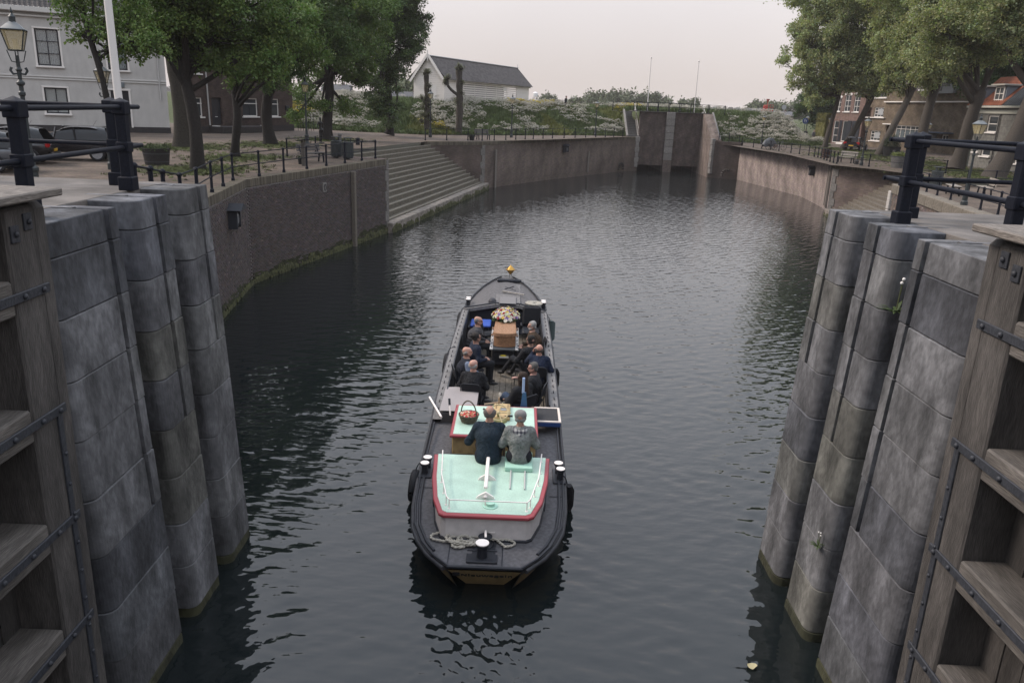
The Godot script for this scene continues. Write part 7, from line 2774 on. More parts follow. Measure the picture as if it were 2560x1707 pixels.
	var pants: Color = o.get("trousers", Color(0.018, 0.02, 0.026))
	var tr := MB.new()
	var tb := [[hip[0] + V3(0, 0, -0.04), hip[1] + V3(0, 0, -0.04), 0.125, 0.125]]
	for s in 2:
		tb.append([hip[s], knee[s], 0.098, 0.070])
		tb.append([knee[s], foot[s] - (foot[s] - knee[s]).normalized() * 0.03, 0.067, 0.052])
	flesh(tr, tb, 0.021, 45.0)
	part("trousers", tr, mat(pants, 0.92, "fine", V3(5, 5, 5), "mottle", V3(2, 2, 2), "lump", 1.5), t)
	for s in 2:
		var f: Vector3 = foot[s]
		var d: Vector3 = o.get("toe", V3(0, -0.15, 1)).normalized() if not o.has("toes") else o.toes[s]
		var sm := MB.new()
		flesh(sm, [[f + V3(0, -0.03, -0.01), f + d * 0.12 + V3(0, -0.05, 0), 0.043, 0.040], [f + d * 0.08 + V3(0, -0.055, 0), f + d * 0.17 + V3(0, -0.058, 0), 0.042, 0.034]], 0.016, 80.0)
		part("shoe", sm, mat(o.get("shoes", Color(0.015, 0.015, 0.017)), 0.5), t)
	# hair
	var style: String = o.get("style", "short")
	var hr := MB.new()
	var hbns := []
	if style == "bald":
		hbns = [[hd.call(V3(-0.06, -0.005, -0.045)), hd.call(V3(0.06, -0.005, -0.045)), 0.040, 0.040], [hd.call(V3(-0.05, -0.03, -0.062)), hd.call(V3(0.05, -0.03, -0.062)), 0.032, 0.032], [hd.call(V3(-0.068, 0.01, -0.03)), hd.call(V3(-0.068, 0.0, 0.015)), 0.024, 0.014], [hd.call(V3(0.068, 0.01, -0.03)), hd.call(V3(0.068, 0.0, 0.015)), 0.024, 0.014]]
	elif style == "thin":
		hbns = [[hd.call(V3(-0.045, 0.02, -0.045)), hd.call(V3(0.045, 0.02, -0.045)), 0.058, 0.058], [hd.call(V3(-0.05, -0.03, -0.062)), hd.call(V3(0.05, -0.03, -0.062)), 0.034, 0.034], [hd.call(V3(-0.066, 0.03, -0.03)), hd.call(V3(-0.066, 0.01, 0.02)), 0.026, 0.016], [hd.call(V3(0.066, 0.03, -0.03)), hd.call(V3(0.066, 0.01, 0.02)), 0.026, 0.016]]
	else:
		hbns = [[hd.call(V3(-0.025, 0.06, -0.03)), hd.call(V3(0.025, 0.06, -0.03)), 0.075, 0.075], [hd.call(V3(0, 0.078, 0.0)), hd.call(V3(0.0, 0.082, 0.045)), 0.054, 0.038], [hd.call(V3(-0.05, -0.02, -0.06)), hd.call(V3(0.05, -0.02, -0.06)), 0.040, 0.040], [hd.call(V3(-0.066, 0.03, -0.02)), hd.call(V3(-0.068, 0.01, 0.025)), 0.028, 0.016], [hd.call(V3(0.066, 0.03, -0.02)), hd.call(V3(0.068, 0.01, 0.025)), 0.028, 0.016]]
		if style == "long":
			hbns += [[hd.call(V3(0, 0.0, -0.06)), N + V3(0, -0.12, -0.12), 0.075, 0.06], [hd.call(V3(-0.07, 0, 0)), N + V3(-0.09, -0.10, -0.03), 0.035, 0.03], [hd.call(V3(0.07, 0, 0)), N + V3(0.09, -0.10, -0.03), 0.035, 0.03]]
		if style == "bun":
			hbns += [[hd.call(V3(0, 0.05, -0.12)), hd.call(V3(0, 0.055, -0.13)), 0.04, 0.038]]
	flesh(hr, hbns, 0.0125, 100.0)
	part("hair", hr, mat(hairc, 0.9, "grain", V3(14, 5, 14), "", Vector3.ONE, "grain", 0.8), t)
	if o.has("glasses"):
		var g := MB.new()
		for s: float in [-1.0, 1.0]:
			g.ball(hd.call(V3(s * 0.032, 0.006, 0.10)), V3(0.023, 0.017, 0.008), 5, 8)
			g.rod(hd.call(V3(s * 0.05, 0.01, 0.095)), hd.call(V3(s * 0.086, 0.012, 0.0)), 0.004, 5)
		part("glasses", g, mat(Color(0.015, 0.012, 0.012), 0.2), t)
	return t


func chair(label: String, at: Vector3, yaw: float) -> Node3D:
	var t := thing("chair", label, "chair", at, yaw, "black stacking chairs in the boat")
	var bk := mat(Color(0.017, 0.018, 0.023), 0.85, "fine", V3(5, 5, 5))
	var fr := mat(Color(0.03, 0.032, 0.038), 0.35)
	var s := MB.new()
	s.box(V3(0, -0.03, 0.05), V3(0.46, 0.055, 0.44), 0.022)
	part("seat", s, bk, t)
	var b := MB.new()
	b.sheet(func(u: float, v: float) -> Vector3: return V3(lerpf(-0.21, 0.21, u), lerpf(0.18, 0.43, v), -0.215 - 0.05 * v + 0.03 * pow(2 * u - 1, 2)), 8, 4)
	b.sheet(func(u: float, v: float) -> Vector3: return V3(lerpf(0.21, -0.21, u), lerpf(0.18, 0.43, v), -0.24 - 0.05 * v + 0.03 * pow(2 * u - 1, 2)), 8, 4)
	part("backrest", b, bk, t)
	var bf := MB.new()
	bf.tube(PackedVector3Array([V3(-0.23, -0.06, -0.17), V3(-0.23, 0.15, -0.20), V3(-0.225, 0.40, -0.25), V3(-0.17, 0.445, -0.265), V3(0.17, 0.445, -0.265), V3(0.225, 0.40, -0.25), V3(0.23, 0.15, -0.20), V3(0.23, -0.06, -0.17)]), [0.012], 6)
	part("back_frame", bf, fr, t)
	for x: float in [-0.23, 0.23]:
		for f: Array in [[0.22, 0.25], [-0.17, -0.23]]:
			var l := MB.new()
			l.rod(V3(x, -0.05, f[0]), V3(x * 1.04, -0.45, f[1]), 0.012, 6)
			part("leg", l, fr, t)
	return t


func boat_people() -> void:
	var y := 0.585
	var gm := "mourners seated in the boat"
	var navy := Color(0.014, 0.022, 0.048)
	var blk := Color(0.017, 0.018, 0.022)
	var tan_ := Color(0.36, 0.205, 0.155)
	var defs := [
		["man with grey hair and glasses in a grey quilted vest, left of the coffin", V3(-1.10, y, -20.6), PI / 2, {"top": Color(0.072, 0.072, 0.08), "sleeves": Color(0.085, 0.085, 0.095), "quilt": true, "hair": Color(0.22, 0.21, 0.20), "style": "thin", "glasses": true, "lean": 0.10, "skin": tan_, "top_name": "quilted_vest", "girth": 1.08}],
		["person with dark hair bun and sunglasses in a navy jacket", V3(-1.0, y, -18.95), PI / 2 + 0.35, {"top": navy, "hair": Color(0.035, 0.03, 0.028), "style": "bun", "glasses": true, "lean": 0.06, "head_yaw": 0.2, "collar": Color(0.10, 0.10, 0.10), "skin": Color(0.30, 0.17, 0.13)}],
		["bald man in navy vest with pale blue shirt sleeves", V3(-1.13, y, -17.75), PI / 2 + 0.25, {"top": Color(0.020, 0.024, 0.038), "sleeves": Color(0.27, 0.33, 0.46), "hair": Color(0.32, 0.30, 0.28), "style": "bald", "lean": 0.04, "collar": Color(0.5, 0.5, 0.52), "skin": Color(0.40, 0.22, 0.17), "top_name": "padded_vest", "girth": 1.12}],
		["white haired balding man in a black jacket before the canvas box", V3(-0.86, y, -16.72), PI - 0.12, {"top": blk, "hair": Color(0.42, 0.40, 0.38), "style": "bald", "lean": 0.06, "girth": 1.15, "skin": Color(0.42, 0.24, 0.19), "head_yaw": -0.35}],
		["white haired man wrapped in a brown jacket on the right of the coffin", V3(0.66, y, -20.3), -PI / 2 + 0.1, {"top": Color(0.075, 0.045, 0.026), "hair": Color(0.38, 0.37, 0.36), "style": "short", "beard": true, "lean": 0.08, "skin": Color(0.34, 0.2, 0.16), "girth": 1.1}],
		["dark haired man in a dark suit with stretched legs, right rear of the bier", V3(0.44, y, -18.95), -2.45, {"top": Color(0.020, 0.021, 0.026), "hair": Color(0.03, 0.026, 0.024), "style": "short", "lean": -0.04, "knees": [V3(-0.14, 0.14, 0.46), V3(0.10, 0.16, 0.47)], "feet": [V3(-0.16, -0.30, 0.80), V3(0.08, -0.26, 0.86)], "skin": Color(0.28, 0.17, 0.13)}],
		["bald man in a navy sweater holding a hand to his cheek", V3(0.66, y, -18.1), PI - 0.1, {"top": Color(0.013, 0.023, 0.055), "hair": Color(0.10, 0.08, 0.07), "style": "bald", "lean": 0.07, "girth": 1.15, "hands": [V3(-0.09, 0.20, 0.34), V3(0.13, 0.66, 0.14)], "elbows": [V3(-0.30, 0.25, 0.08), V3(0.27, 0.36, 0.26)], "hand_dir": V3(0, 0.2, 0.1), "collar": Color(0.5, 0.5, 0.5), "top_name": "sweater", "skin": Color(0.40, 0.22, 0.17), "head_yaw": 0.1}],
		["grey haired man in a dark suit and white collar at the right rear, facing inward", V3(0.55, y, -16.75), -PI / 2 - 0.25, {"top": Color(0.022, 0.023, 0.028), "hair": Color(0.13, 0.125, 0.12), "style": "short", "collar": Color(0.6, 0.58, 0.56), "lean": 0.02, "hands": [V3(-0.12, 0.42, 0.40), V3(0.10, 0.20, 0.36)], "skin": Color(0.30, 0.17, 0.14), "head_yaw": 0.25}],
		["long haired person in black puffer jacket and jeans behind the blue fin", V3(0.27, y, -16.05), -2.35, {"top": Color(0.018, 0.019, 0.023), "quilt": true, "puff": 0.012, "hair": Color(0.05, 0.032, 0.024), "style": "long", "trousers": Color(0.055, 0.085, 0.145), "lean": 0.0, "knees": [V3(-0.11, 0.10, 0.44), V3(0.02, 0.22, 0.46)], "feet": [V3(-0.10, -0.36, 0.46), V3(-0.24, -0.02, 0.84)], "toes": [V3(0, -0.1, 1).normalized(), V3(-0.3, 0.75, 0.6).normalized()], "shoes": Color(0.24, 0.22, 0.19), "head_yaw": -0.2, "top_name": "puffer_jacket"}],
	]
	for d: Array in defs:
		var o: Dictionary = d[3]
		o.group = gm
		person(d[0], d[1], d[2], o)
		var w: String = d[0]
		chair("black chair under the " + w.split(" holding ")[0].split(" with stretched")[0].split(" at the right")[0].split(", left")[0].split(" on the right")[0].split(" and jeans")[0], d[1], d[2])
	chair("empty black chair left of the coffin beside the blue cushion", V3(-0.80, y, -21.35), PI / 2 + 0.3)
	chair("second empty black chair in front of the blue cushion", V3(-0.74, y, -22.15), PI / 2 + 0.4)
	var oc := thing("office_chair", "large black padded office chair empty in the right front of the well", "chair", V3(0.56, 0.6, -22.6), 0.0)
	var bk := mat(Color(0.011, 0.012, 0.016), 0.8, "fine", V3(5, 5, 5))
	var s := MB.new()
	s.box(V3(0, -0.02, 0.05), V3(0.56, 0.12, 0.54), 0.05)
	part("seat", s, mat(Color(0.022, 0.024, 0.03), 0.6), oc)
	var b := MB.new()
	b.box(V3(0, 0.36, -0.30), V3(0.55, 0.58, 0.12), 0.055, Basis(Vector3.RIGHT, -0.12))
	part("backrest", b, bk, oc)
	var st := MB.new()
	st.rod(V3(0, -0.46, 0), V3(0, -0.05, 0), 0.035, 8)
	for k in 5:
		st.bar(V3(0, -0.43, 0), V3(cos(TAU * k / 5) * 0.28, -0.45, sin(TAU * k / 5) * 0.28), 0.04, 0.03)
	part("pedestal", st, bk, oc)
	for x: float in [-0.3, 0.3]:
		var a := MB.new()
		a.box(V3(x, 0.17, 0.02), V3(0.06, 0.04, 0.34), 0.015)
		a.bar(V3(x, 0.0, -0.05), V3(x, 0.16, -0.05), 0.03, 0.04)
		part("armrest", a, bk, oc)
	# the two men at the helm, sitting on the edge of the aft cabin roof
	person("man in a dark teal jacket on the aft roof, hand at the wheel", V3(BX - 0.07, 1.03, -12.60), PI, {"top": Color(0.018, 0.036, 0.055), "hair": Color(0.19, 0.165, 0.15), "style": "thin", "lean": 0.13, "girth": 1.18, "trousers": Color(0.014, 0.017, 0.028), "hands": [V3(-0.20, 0.20, 0.40), V3(0.20, 0.34, 0.48)].duplicate(), "elbows": [V3(-0.34, 0.24, 0.12), V3(0.33, 0.22, 0.20)], "knees": [V3(-0.16, 0.05, 0.44), V3(0.15, 0.05, 0.46)], "hand_dir": V3(0, 0.3, 0.2), "skin": Color(0.36, 0.21, 0.16), "scale": 1.1, "head_pitch": 0.1}).set_meta("group", "helmsmen on the aft roof")
	person("man in a pale grey hooded sweater sitting on the aft roof beside the helmsman", V3(BX + 0.47, 1.10, -12.48), PI, {"top": Color(0.27, 0.285, 0.275), "hair": Color(0.34, 0.33, 0.32), "style": "short", "lean": 0.06, "girth": 1.05, "hood": true, "trousers": Color(0.02, 0.022, 0.03), "top_name": "sweater", "skin": Color(0.34, 0.2, 0.15), "scale": 1.05, "head_yaw": -0.1}).set_meta("group", "helmsmen on the aft roof")
	# on the dike and in the street
	var stand := {"hands": [V3(-0.24, 0.04, 0.16), V3(0.24, 0.02, 0.12)], "elbows": [V3(-0.27, 0.27, 0.0), V3(0.27, 0.27, 0.0)], "knees": [V3(-0.10, -0.33, 0.06), V3(0.10, -0.33, 0.0)], "feet": [V3(-0.10, -0.78, 0.08), V3(0.11, -0.78, -0.10)], "scale": 1.0, "trousers": Color(0.05, 0.06, 0.09)}
	var a1 := stand.duplicate()
	a1.merge({"top": Color(0.014, 0.015, 0.02), "hair": Color(0.12, 0.10, 0.09)}, true)
	person("person in black jacket standing on the dike crest beside bicycles", V3(5.65, dike(5.65, -105.0) + 0.86, -105.0), PI / 2 - 0.4, a1)
	var a2 := stand.duplicate()
	a2.merge({"top": Color(0.014, 0.015, 0.02), "hair": Color(0.12, 0.10, 0.09)}, true)
	person("person in dark clothes walking past the clipped hedge at the street end", V3(41.2, QR + 0.86, -117.5), 0.3, a2)
	var a3 := stand.duplicate()
	a3.merge({"top": Color(0.20, 0.20, 0.21), "hair": Color(0.3, 0.26, 0.2)}, true)
	person("person in a grey top wheeling a bicycle in front of the clipped hedge", V3(41.1, QR + 0.86, -114.0), 0.5, a3)


# ---------- railings, lamps, street things ----------
var iron_: StandardMaterial3D


func fence(label: String, pts: Array, h: float, rails: Array, called := "quay_railing", r := 0.042, hook := false) -> Node3D:
	var t := thing(called, label, "railing", Vector3.ZERO, 0.0, "")
	var pm := MB.new()
	pm.lathe([Vector2(0, -0.05), Vector2(r * 1.6, -0.05), Vector2(r * 1.6, 0.10), Vector2(r * 1.1, 0.13), Vector2(r, h * 0.48), Vector2(r * 1.35, h * 0.49), Vector2(r * 1.35, h * 0.53), Vector2(r, h * 0.54), Vector2(r, h * 0.91), Vector2(r * 1.4, h * 0.93), Vector2(r * 1.4, h * 0.97), Vector2(r * 0.8, h), Vector2(0, h * 1.01)], 10)
	var m := pm.mesh()
	for p: Vector3 in pts:
		part("post", m, iron_, t, Transform3D(Basis.IDENTITY, p))
	for f: float in rails:
		for i in pts.size() - 1:
			var b := MB.new()
			b.rod(pts[i] + V3(0, h * f, 0), pts[i + 1] + V3(0, h * f, 0), 0.019, 7)
			part("rail", b, iron_, t)
	return t


func pier_rail(label: String, posts: Array, ends: Array, rows: Array) -> void:
	var t := thing("pier_railing", label, "railing", Vector3.ZERO, 0.0, "black square post railings on the lock piers")
	var m := MB.new()
	m.box(V3(0, 0.09, 0), V3(0.19, 0.18, 0.19), 0.012)
	m.box(V3(0, 0.55, 0), V3(0.128, 0.95, 0.128), 0.012)
	m.box(V3(0, 0.555, 0), V3(0.155, 0.13, 0.155), 0.01)
	m.box(V3(0, 1.04, 0), V3(0.17, 0.16, 0.17), 0.01)
	var pm := m.mesh()
	var c := MB.new()
	c.lathe([Vector2(0.115, 1.118), Vector2(0.0, 1.165)], 4)
	var cm := c.mesh()
	for p: Vector3 in posts:
		var po := part("post", pm, iron_, t, Transform3D(Basis.IDENTITY, p))
		part("post_cap", cm, iron_, po, Transform3D(Basis(Vector3.UP, PI / 4), Vector3.ZERO))
	for y: float in rows:
		var b := MB.new()
		b.tube(PackedVector3Array([ends[0] + V3(0, y, 0), ends[1] + V3(0, y, 0)]), [0.03], 10)
		part("rail", b, iron_, t)


func lamp_model() -> Node3D:
	var t := thing("street_lamp", "", "street lamp")
	var gr := mat(Color(0.022, 0.028, 0.030), 0.5)
	var b := MB.new()
	b.lathe([Vector2(0.16, 0), Vector2(0.16, 0.25), Vector2(0.12, 0.32), Vector2(0.12, 0.62), Vector2(0.145, 0.66), Vector2(0.145, 0.72), Vector2(0.09, 0.78), Vector2(0.075, 1.1)], 12)
	part("base", b, gr, t)
	var p := MB.new()
	p.lathe([Vector2(0.06, 1.1), Vector2(0.05, 2.35), Vector2(0.075, 2.38), Vector2(0.075, 2.44), Vector2(0.05, 2.47), Vector2(0.05, 2.58), Vector2(0.09, 2.62), Vector2(0.09, 2.66), Vector2(0.04, 2.72), Vector2(0.05, 2.9), Vector2(0.075, 2.94), Vector2(0.045, 3.0), Vector2(0.04, 3.25)], 12)
	part("post", p, gr, t)
	var o := MB.new()
	for s: float in [-1.0, 1.0]:
		o.tube(PackedVector3Array([V3(s * 0.04, 2.85, 0), V3(s * 0.12, 2.84, 0), V3(s * 0.17, 2.92, 0), V3(s * 0.14, 2.99, 0)]), [0.022, 0.028, 0.03, 0.035], 6)
		o.tube(PackedVector3Array([V3(s * 0.03, 3.1, 0), V3(s * 0.12, 3.12, 0), V3(s * 0.15, 3.22, 0), V3(s * 0.19, 3.36, 0)]), [0.012], 6)
		o.tube(PackedVector3Array([V3(0, 3.1, s * 0.03), V3(0, 3.12, s * 0.12), V3(0, 3.22, s * 0.15), V3(0, 3.36, s * 0.19)]), [0.012], 6)
	part("scroll_bracket", o, gr, t)
	var lo := 0.135
	var hi := 0.235
	var fr := MB.new()
	for i in 4:
		var a := PI / 4 + PI / 2 * i
		var d := V3(cos(a), 0, sin(a)) * 1.414
		var a2 := a + PI / 2
		var d2 := V3(cos(a2), 0, sin(a2)) * 1.414
		fr.rod(d * lo + V3(0, 3.36, 0), d * hi + V3(0, 3.80, 0), 0.014, 5)
		fr.rod(d * lo + V3(0, 3.36, 0), d2 * lo + V3(0, 3.36, 0), 0.014, 5)
		fr.rod(d * hi + V3(0, 3.80, 0), d2 * hi + V3(0, 3.80, 0), 0.018, 5)
	var lantern := part("lantern_frame", fr, gr, t)
	var gl := StandardMaterial3D.new()
	gl.albedo_color = Color(0.72, 0.66, 0.48, 0.42)
	gl.roughness = 0.2
	gl.transparency = BaseMaterial3D.TRANSPARENCY_ALPHA
	for i in 4:
		var a := PI / 4 + PI / 2 * i
		var d := V3(cos(a), 0, sin(a)) * 1.414
		var d2 := V3(cos(a + PI / 2), 0, sin(a + PI / 2)) * 1.414
		var g := MB.new()
		var q := PackedVector3Array([d * lo + V3(0, 3.365, 0), d * hi + V3(0, 3.795, 0), d2 * hi + V3(0, 3.795, 0), d2 * lo + V3(0, 3.365, 0)])
		g.face(q, V3(0, 3.6, 0))
		part("pane", g, gl, lantern)
	var tu := MB.new()
	tu.lathe([Vector2(0.0, 3.38), Vector2(0.05, 3.38), Vector2(0.05, 3.6), Vector2(0.0, 3.62)], 10)
	part("lamp_tube", tu, mat(Color(0.6, 0.56, 0.45), 0.5), lantern)
	var rf := MB.new()
	rf.lathe([Vector2(0.35, 3.80), Vector2(0.17, 3.93), Vector2(0.07, 3.98)], 4)
	rf.xf = Transform3D.IDENTITY
	part("roof", rf, mat(Color(0.12, 0.13, 0.135), 0.5), lantern, Transform3D(Basis(Vector3.UP, PI / 4), Vector3.ZERO))
	var ch := MB.new()
	ch.lathe([Vector2(0.07, 3.97), Vector2(0.07, 4.07), Vector2(0.085, 4.08), Vector2(0.05, 4.12), Vector2(0.02, 4.16), Vector2(0.03, 4.2), Vector2(0.0, 4.30)], 8)
	part("finial", ch, gr, lantern)
	return t


func slat_bench(label: String, at: Vector3, yaw: float, tone: Color, back := true) -> void:
	var t := thing("park_bench", label, "bench", at, yaw)
	var wd := mat(tone, 0.8, "grain", V3(0.5, 6, 6))
	for k in 4:
		var b := MB.new()
		b.box(V3(0, 0.45, -0.18 + k * 0.115), V3(1.6, 0.04, 0.10), 0.008)
		part("slat", b, wd, t)
	if back:
		for k in 3:
			var b := MB.new()
			b.box(V3(0, 0.58 + k * 0.12, -0.27 - k * 0.025), V3(1.6, 0.10, 0.035), 0.008, Basis(Vector3.RIGHT, -0.2))
			part("slat", b, wd, t)
	for x: float in [-0.6, 0.6]:
		var l := MB.new()
		l.bar(V3(x, 0, -0.18), V3(x, 0.43, -0.12), 0.06, 0.06)
		l.bar(V3(x, 0, 0.16), V3(x, 0.43, 0.12), 0.06, 0.06)
		l.bar(V3(x, 0.41, -0.22), V3(x, 0.41, 0.2), 0.06, 0.04)
		if back:
			l.bar(V3(x, 0.42, -0.2), V3(x, 0.85, -0.34), 0.05, 0.04)
		part("leg_frame", l, iron_, t)


func litter_bin(label: String, at: Vector3, yaw: float) -> void:
	var t := thing("litter_bin", label, "bin", at, yaw)
	var g := mat(Color(0.028, 0.034, 0.036), 0.5)
	var b := MB.new()
	b.lathe([Vector2(0, 0.08), Vector2(0.27, 0.08), Vector2(0.285, 0.14), Vector2(0.285, 0.85), Vector2(0.295, 0.88), Vector2(0.26, 0.90), Vector2(0.0, 0.91)], 18)
	part("drum", b, g, t)
	var f := MB.new()
	f.lathe([Vector2(0, 0), Vector2(0.10, 0), Vector2(0.10, 0.09)], 10)
	part("foot", f, g, t)
	var h := MB.new()
	for x: float in [-0.15, 0.15]:
		h.box(V3(x, 0.99, 0), V3(0.04, 0.18, 0.12), 0.006)
	h.box(V3(0, 1.10, 0), V3(0.42, 0.045, 0.32), 0.02)
	part("hood", h, g, t)
	for k in 10:
		var a := TAU * k / 10
		var r := MB.new()
		r.bar(V3(cos(a) * 0.287, 0.16, sin(a) * 0.287), V3(cos(a) * 0.287, 0.82, sin(a) * 0.287), 0.02, 0.02)
		part("rib", r, g, t)


func planter(label: String, at: Vector3, r: float, h: float, tone: Color, plant_h: float, tone2: Color, hoops := false) -> void:
	var t := thing("planter", label, "planter", at)
	var b := MB.new()
	b.lathe([Vector2(0, 0), Vector2(r * 0.86, 0), Vector2(r, h * 0.93), Vector2(r * 1.03, h * 0.95), Vector2(r * 1.03, h), Vector2(r * 0.92, h), Vector2(r * 0.9, h - 0.08), Vector2(0, h - 0.08)], 22)
	part("tub", b, mat(tone, 0.85, "grain", V3(5, 0.6, 5), "mottle", V3(1, 1, 1)), t)
	if hoops:
		for f: float in [0.22, 0.7]:
			var q := MB.new()
			q.lathe([Vector2(r * lerpf(0.86, 1, f) + 0.008, h * f - 0.025), Vector2(r * lerpf(0.86, 1, f) + 0.012, h * f + 0.025)], 22)
			part("hoop", q, mat(Color(0.04, 0.04, 0.045), 0.5), t)
	var xs := []
	var cs := []
	for i in int(90 * r * r * 4 + plant_h * 120):
		var a := rr(0, TAU)
		var q := sqrt(rng.randf()) * r * 0.95
		xs.append(Transform3D(Basis(V3(rr(-1, 1), 1, rr(-1, 1)).normalized(), rr(0, TAU)).scaled(Vector3.ONE * rr(0.5, 1.1)), V3(cos(a) * q, h - 0.05 + rr(0, plant_h) * (1.1 - q / r * 0.5), sin(a) * q)))
		var k := rr(0.6, 1.3)
		cs.append(Color(tone2.r * k, tone2.g * k, tone2.b * k))
	scatter("plants", leaf_cluster(0.10, 8, 0.10), mat(Color(1, 1, 1), 0.7), t, xs, cs)


func car(label: String, at: Vector3, yaw: float, paint: Color, L := 4.2, Hh := 1.48) -> void:
	# local +x is the front; the rear stands at -L/2
	var t := thing("parked_car", label, "car", at, yaw, "cars parked along the quays")
	var pm := StandardMaterial3D.new()
	pm.albedo_color = srgb(paint)
	pm.roughness = 0.25
	pm.metallic = 0.2
	pm.clearcoat_enabled = true
	pm.clearcoat = 0.35
	pm.clearcoat_roughness = 0.05
	var glass := mat(Color(0.010, 0.012, 0.015), 0.04)
	var W := 1.74
	var low := func(u: float) -> float: return 0.30 + 0.10 * pow(absf(2 * u - 1), 4)
	var belt := func(u: float) -> float: return 0.93 - 0.20 * smoothstep(0.62, 1.0, u) - 0.08 * smoothstep(0.92, 1.0, u) - 0.05 * smoothstep(0.08, 0.0, u)
	var b := MB.new()
	b.sheet(func(u: float, v: float) -> Vector3:
		var x := (u - 0.5) * L
		var endk := 1.0 - 0.16 * pow(absf(2 * u - 1), 6)
		var a := PI * (1.25 - 1.5 * v)
		var cy: float = (low.call(u) + belt.call(u)) / 2
		var hy: float = (belt.call(u) - low.call(u)) / 2
		var cx := signf(cos(a)) * pow(absf(cos(a)), 0.45)
		var sy := signf(sin(a)) * pow(absf(sin(a)), 0.55)
		if u < 0.005 or u > 0.995:
			cx *= 0.93
			sy *= 0.8
		return V3(x, cy + hy * sy, -cx * W / 2 * endk), 28, 20)
	for e in 2:
		var u := 0.0 if e == 0 else 1.0
		var q := PackedVector3Array()
		for k in 21:
			var a := PI * (1.25 - 1.5 * k / 20.0)
			var cy: float = (low.call(u) + belt.call(u)) / 2
			var hy: float = (belt.call(u) - low.call(u)) / 2
			q.append(V3((u - 0.5) * L, cy + hy * 0.8 * signf(sin(a)) * pow(absf(sin(a)), 0.55), -0.93 * 0.84 * W / 2 * signf(cos(a)) * pow(absf(cos(a)), 0.45)))
		b.face(q, V3(0, 0.6, 0))
	part("body", b, pm, t)
	var cab := func(grow: float, y0: float, y1: float) -> MB:
		var c := MB.new()
		c.sheet(func(u: float, v: float) -> Vector3:
			# v walks over the roof from one side to the other
			var a := PI * v
			var f0 := -L * 0.47
			var f1 := L * 0.26
			var sv := pow(sin(a), 0.5)
			var x := lerpf(f0 + 0.55 * sv * y1 * 0.9, f1 - 1.05 * sv, u)
			var hh := sv * (Hh - 0.90) * (1.0 - 0.18 * pow(absf(2 * u - 0.85), 3)) + grow
			return V3(x, 0.88 + clampf(hh, y0, y1 * 2.0), -signf(cos(a)) * pow(absf(cos(a)), 0.35) * (W / 2 - 0.06 - 0.17 * sv + grow)), 16, 16)
		return c
	part("windows", cab.call(0.0, 0.0, 0.62), glass, t)
	var rf := MB.new()
	rf.sheet(func(u: float, v: float) -> Vector3:
		var s := 2 * v - 1
		return V3(lerpf(-L * 0.47 + 0.58, L * 0.26 - 1.02, u), Hh - 0.005 - 0.09 * pow(absf(2 * u - 0.85), 3) - 0.05 * s * s, s * (W / 2 - 0.20)), 12, 8)
	part("roof", rf, pm, t)
	var pil := MB.new()
	for s: float in [-1.0, 1.0]:
		for x: float in [-0.55, 0.32]:
			pil.bar(V3(x, 0.9, s * (W / 2 - 0.06)), V3(x + (0.08 if x < 0 else -0.12), Hh - 0.07, s * (W / 2 - 0.21)), 0.07, 0.05)
	part("pillars", pil, pm, t)
	for s: float in [-1.0, 1.0]:
		var tl := MB.new()
		tl.box(V3(-L / 2 + 0.10, 0.80, s * (W / 2 - 0.19)), V3(0.16, 0.24, 0.34), 0.04)
		part("tail_light", tl, mat(Color(0.30, 0.012, 0.014), 0.15), t)
		var mi := MB.new()
		mi.ball(V3(0.62, 0.98, s * (W / 2 + 0.07)), V3(0.07, 0.07, 0.10), 5, 8)
		part("mirror", mi, pm, t)
		for x: float in [-L * 0.32, L * 0.31]:
			var w := MB.new()
			w.xf = Transform3D(Basis(Vector3.RIGHT, PI / 2 * s), V3(x, 0.32, s * (W / 2 - 0.20)))
			w.lathe([Vector2(0.0, 0.0), Vector2(0.29, 0.0), Vector2(0.32, 0.03), Vector2(0.32, 0.19), Vector2(0.29, 0.22), Vector2(0.22, 0.22)], 20)
			var wp := part("wheel", w, mat(Color(0.012, 0.012, 0.014), 0.8), t)
			var r := MB.new()
			r.xf = w.xf
			r.lathe([Vector2(0.22, 0.215), Vector2(0.205, 0.20), Vector2(0.0, 0.19)], 20)
			for k in 7:
				r.bar(V3(0.03, 0.215, 0).rotated(Vector3.UP, TAU * k / 7), V3(0.21, 0.215, 0).rotated(Vector3.UP, TAU * k / 7), 0.045, 0.02)
			part("rim", r, mat(Color(0.28, 0.28, 0.29), 0.35), wp)
	var pl := MB.new()
	pl.box(V3(-L / 2 - 0.012, 0.56, 0), V3(0.02, 0.11, 0.50), 0.006)
	part("number_plate", pl, mat(Color(0.50, 0.30, 0.03), 0.5), t)
	var bu := MB.new()
	bu.box(V3(-L / 2 + 0.02, 0.40, 0), V3(0.12, 0.12, W - 0.25), 0.03)
	part("bumper", bu, mat(Color(0.015, 0.015, 0.017), 0.6), t)
	var an := MB.new()
	an.rod(V3(-1.1, Hh - 0.08, 0), V3(-1.3, Hh + 0.22, 0), 0.006, 5)
	part("aerial", an, mat(Color(0.015, 0.015, 0.017), 0.6), t)


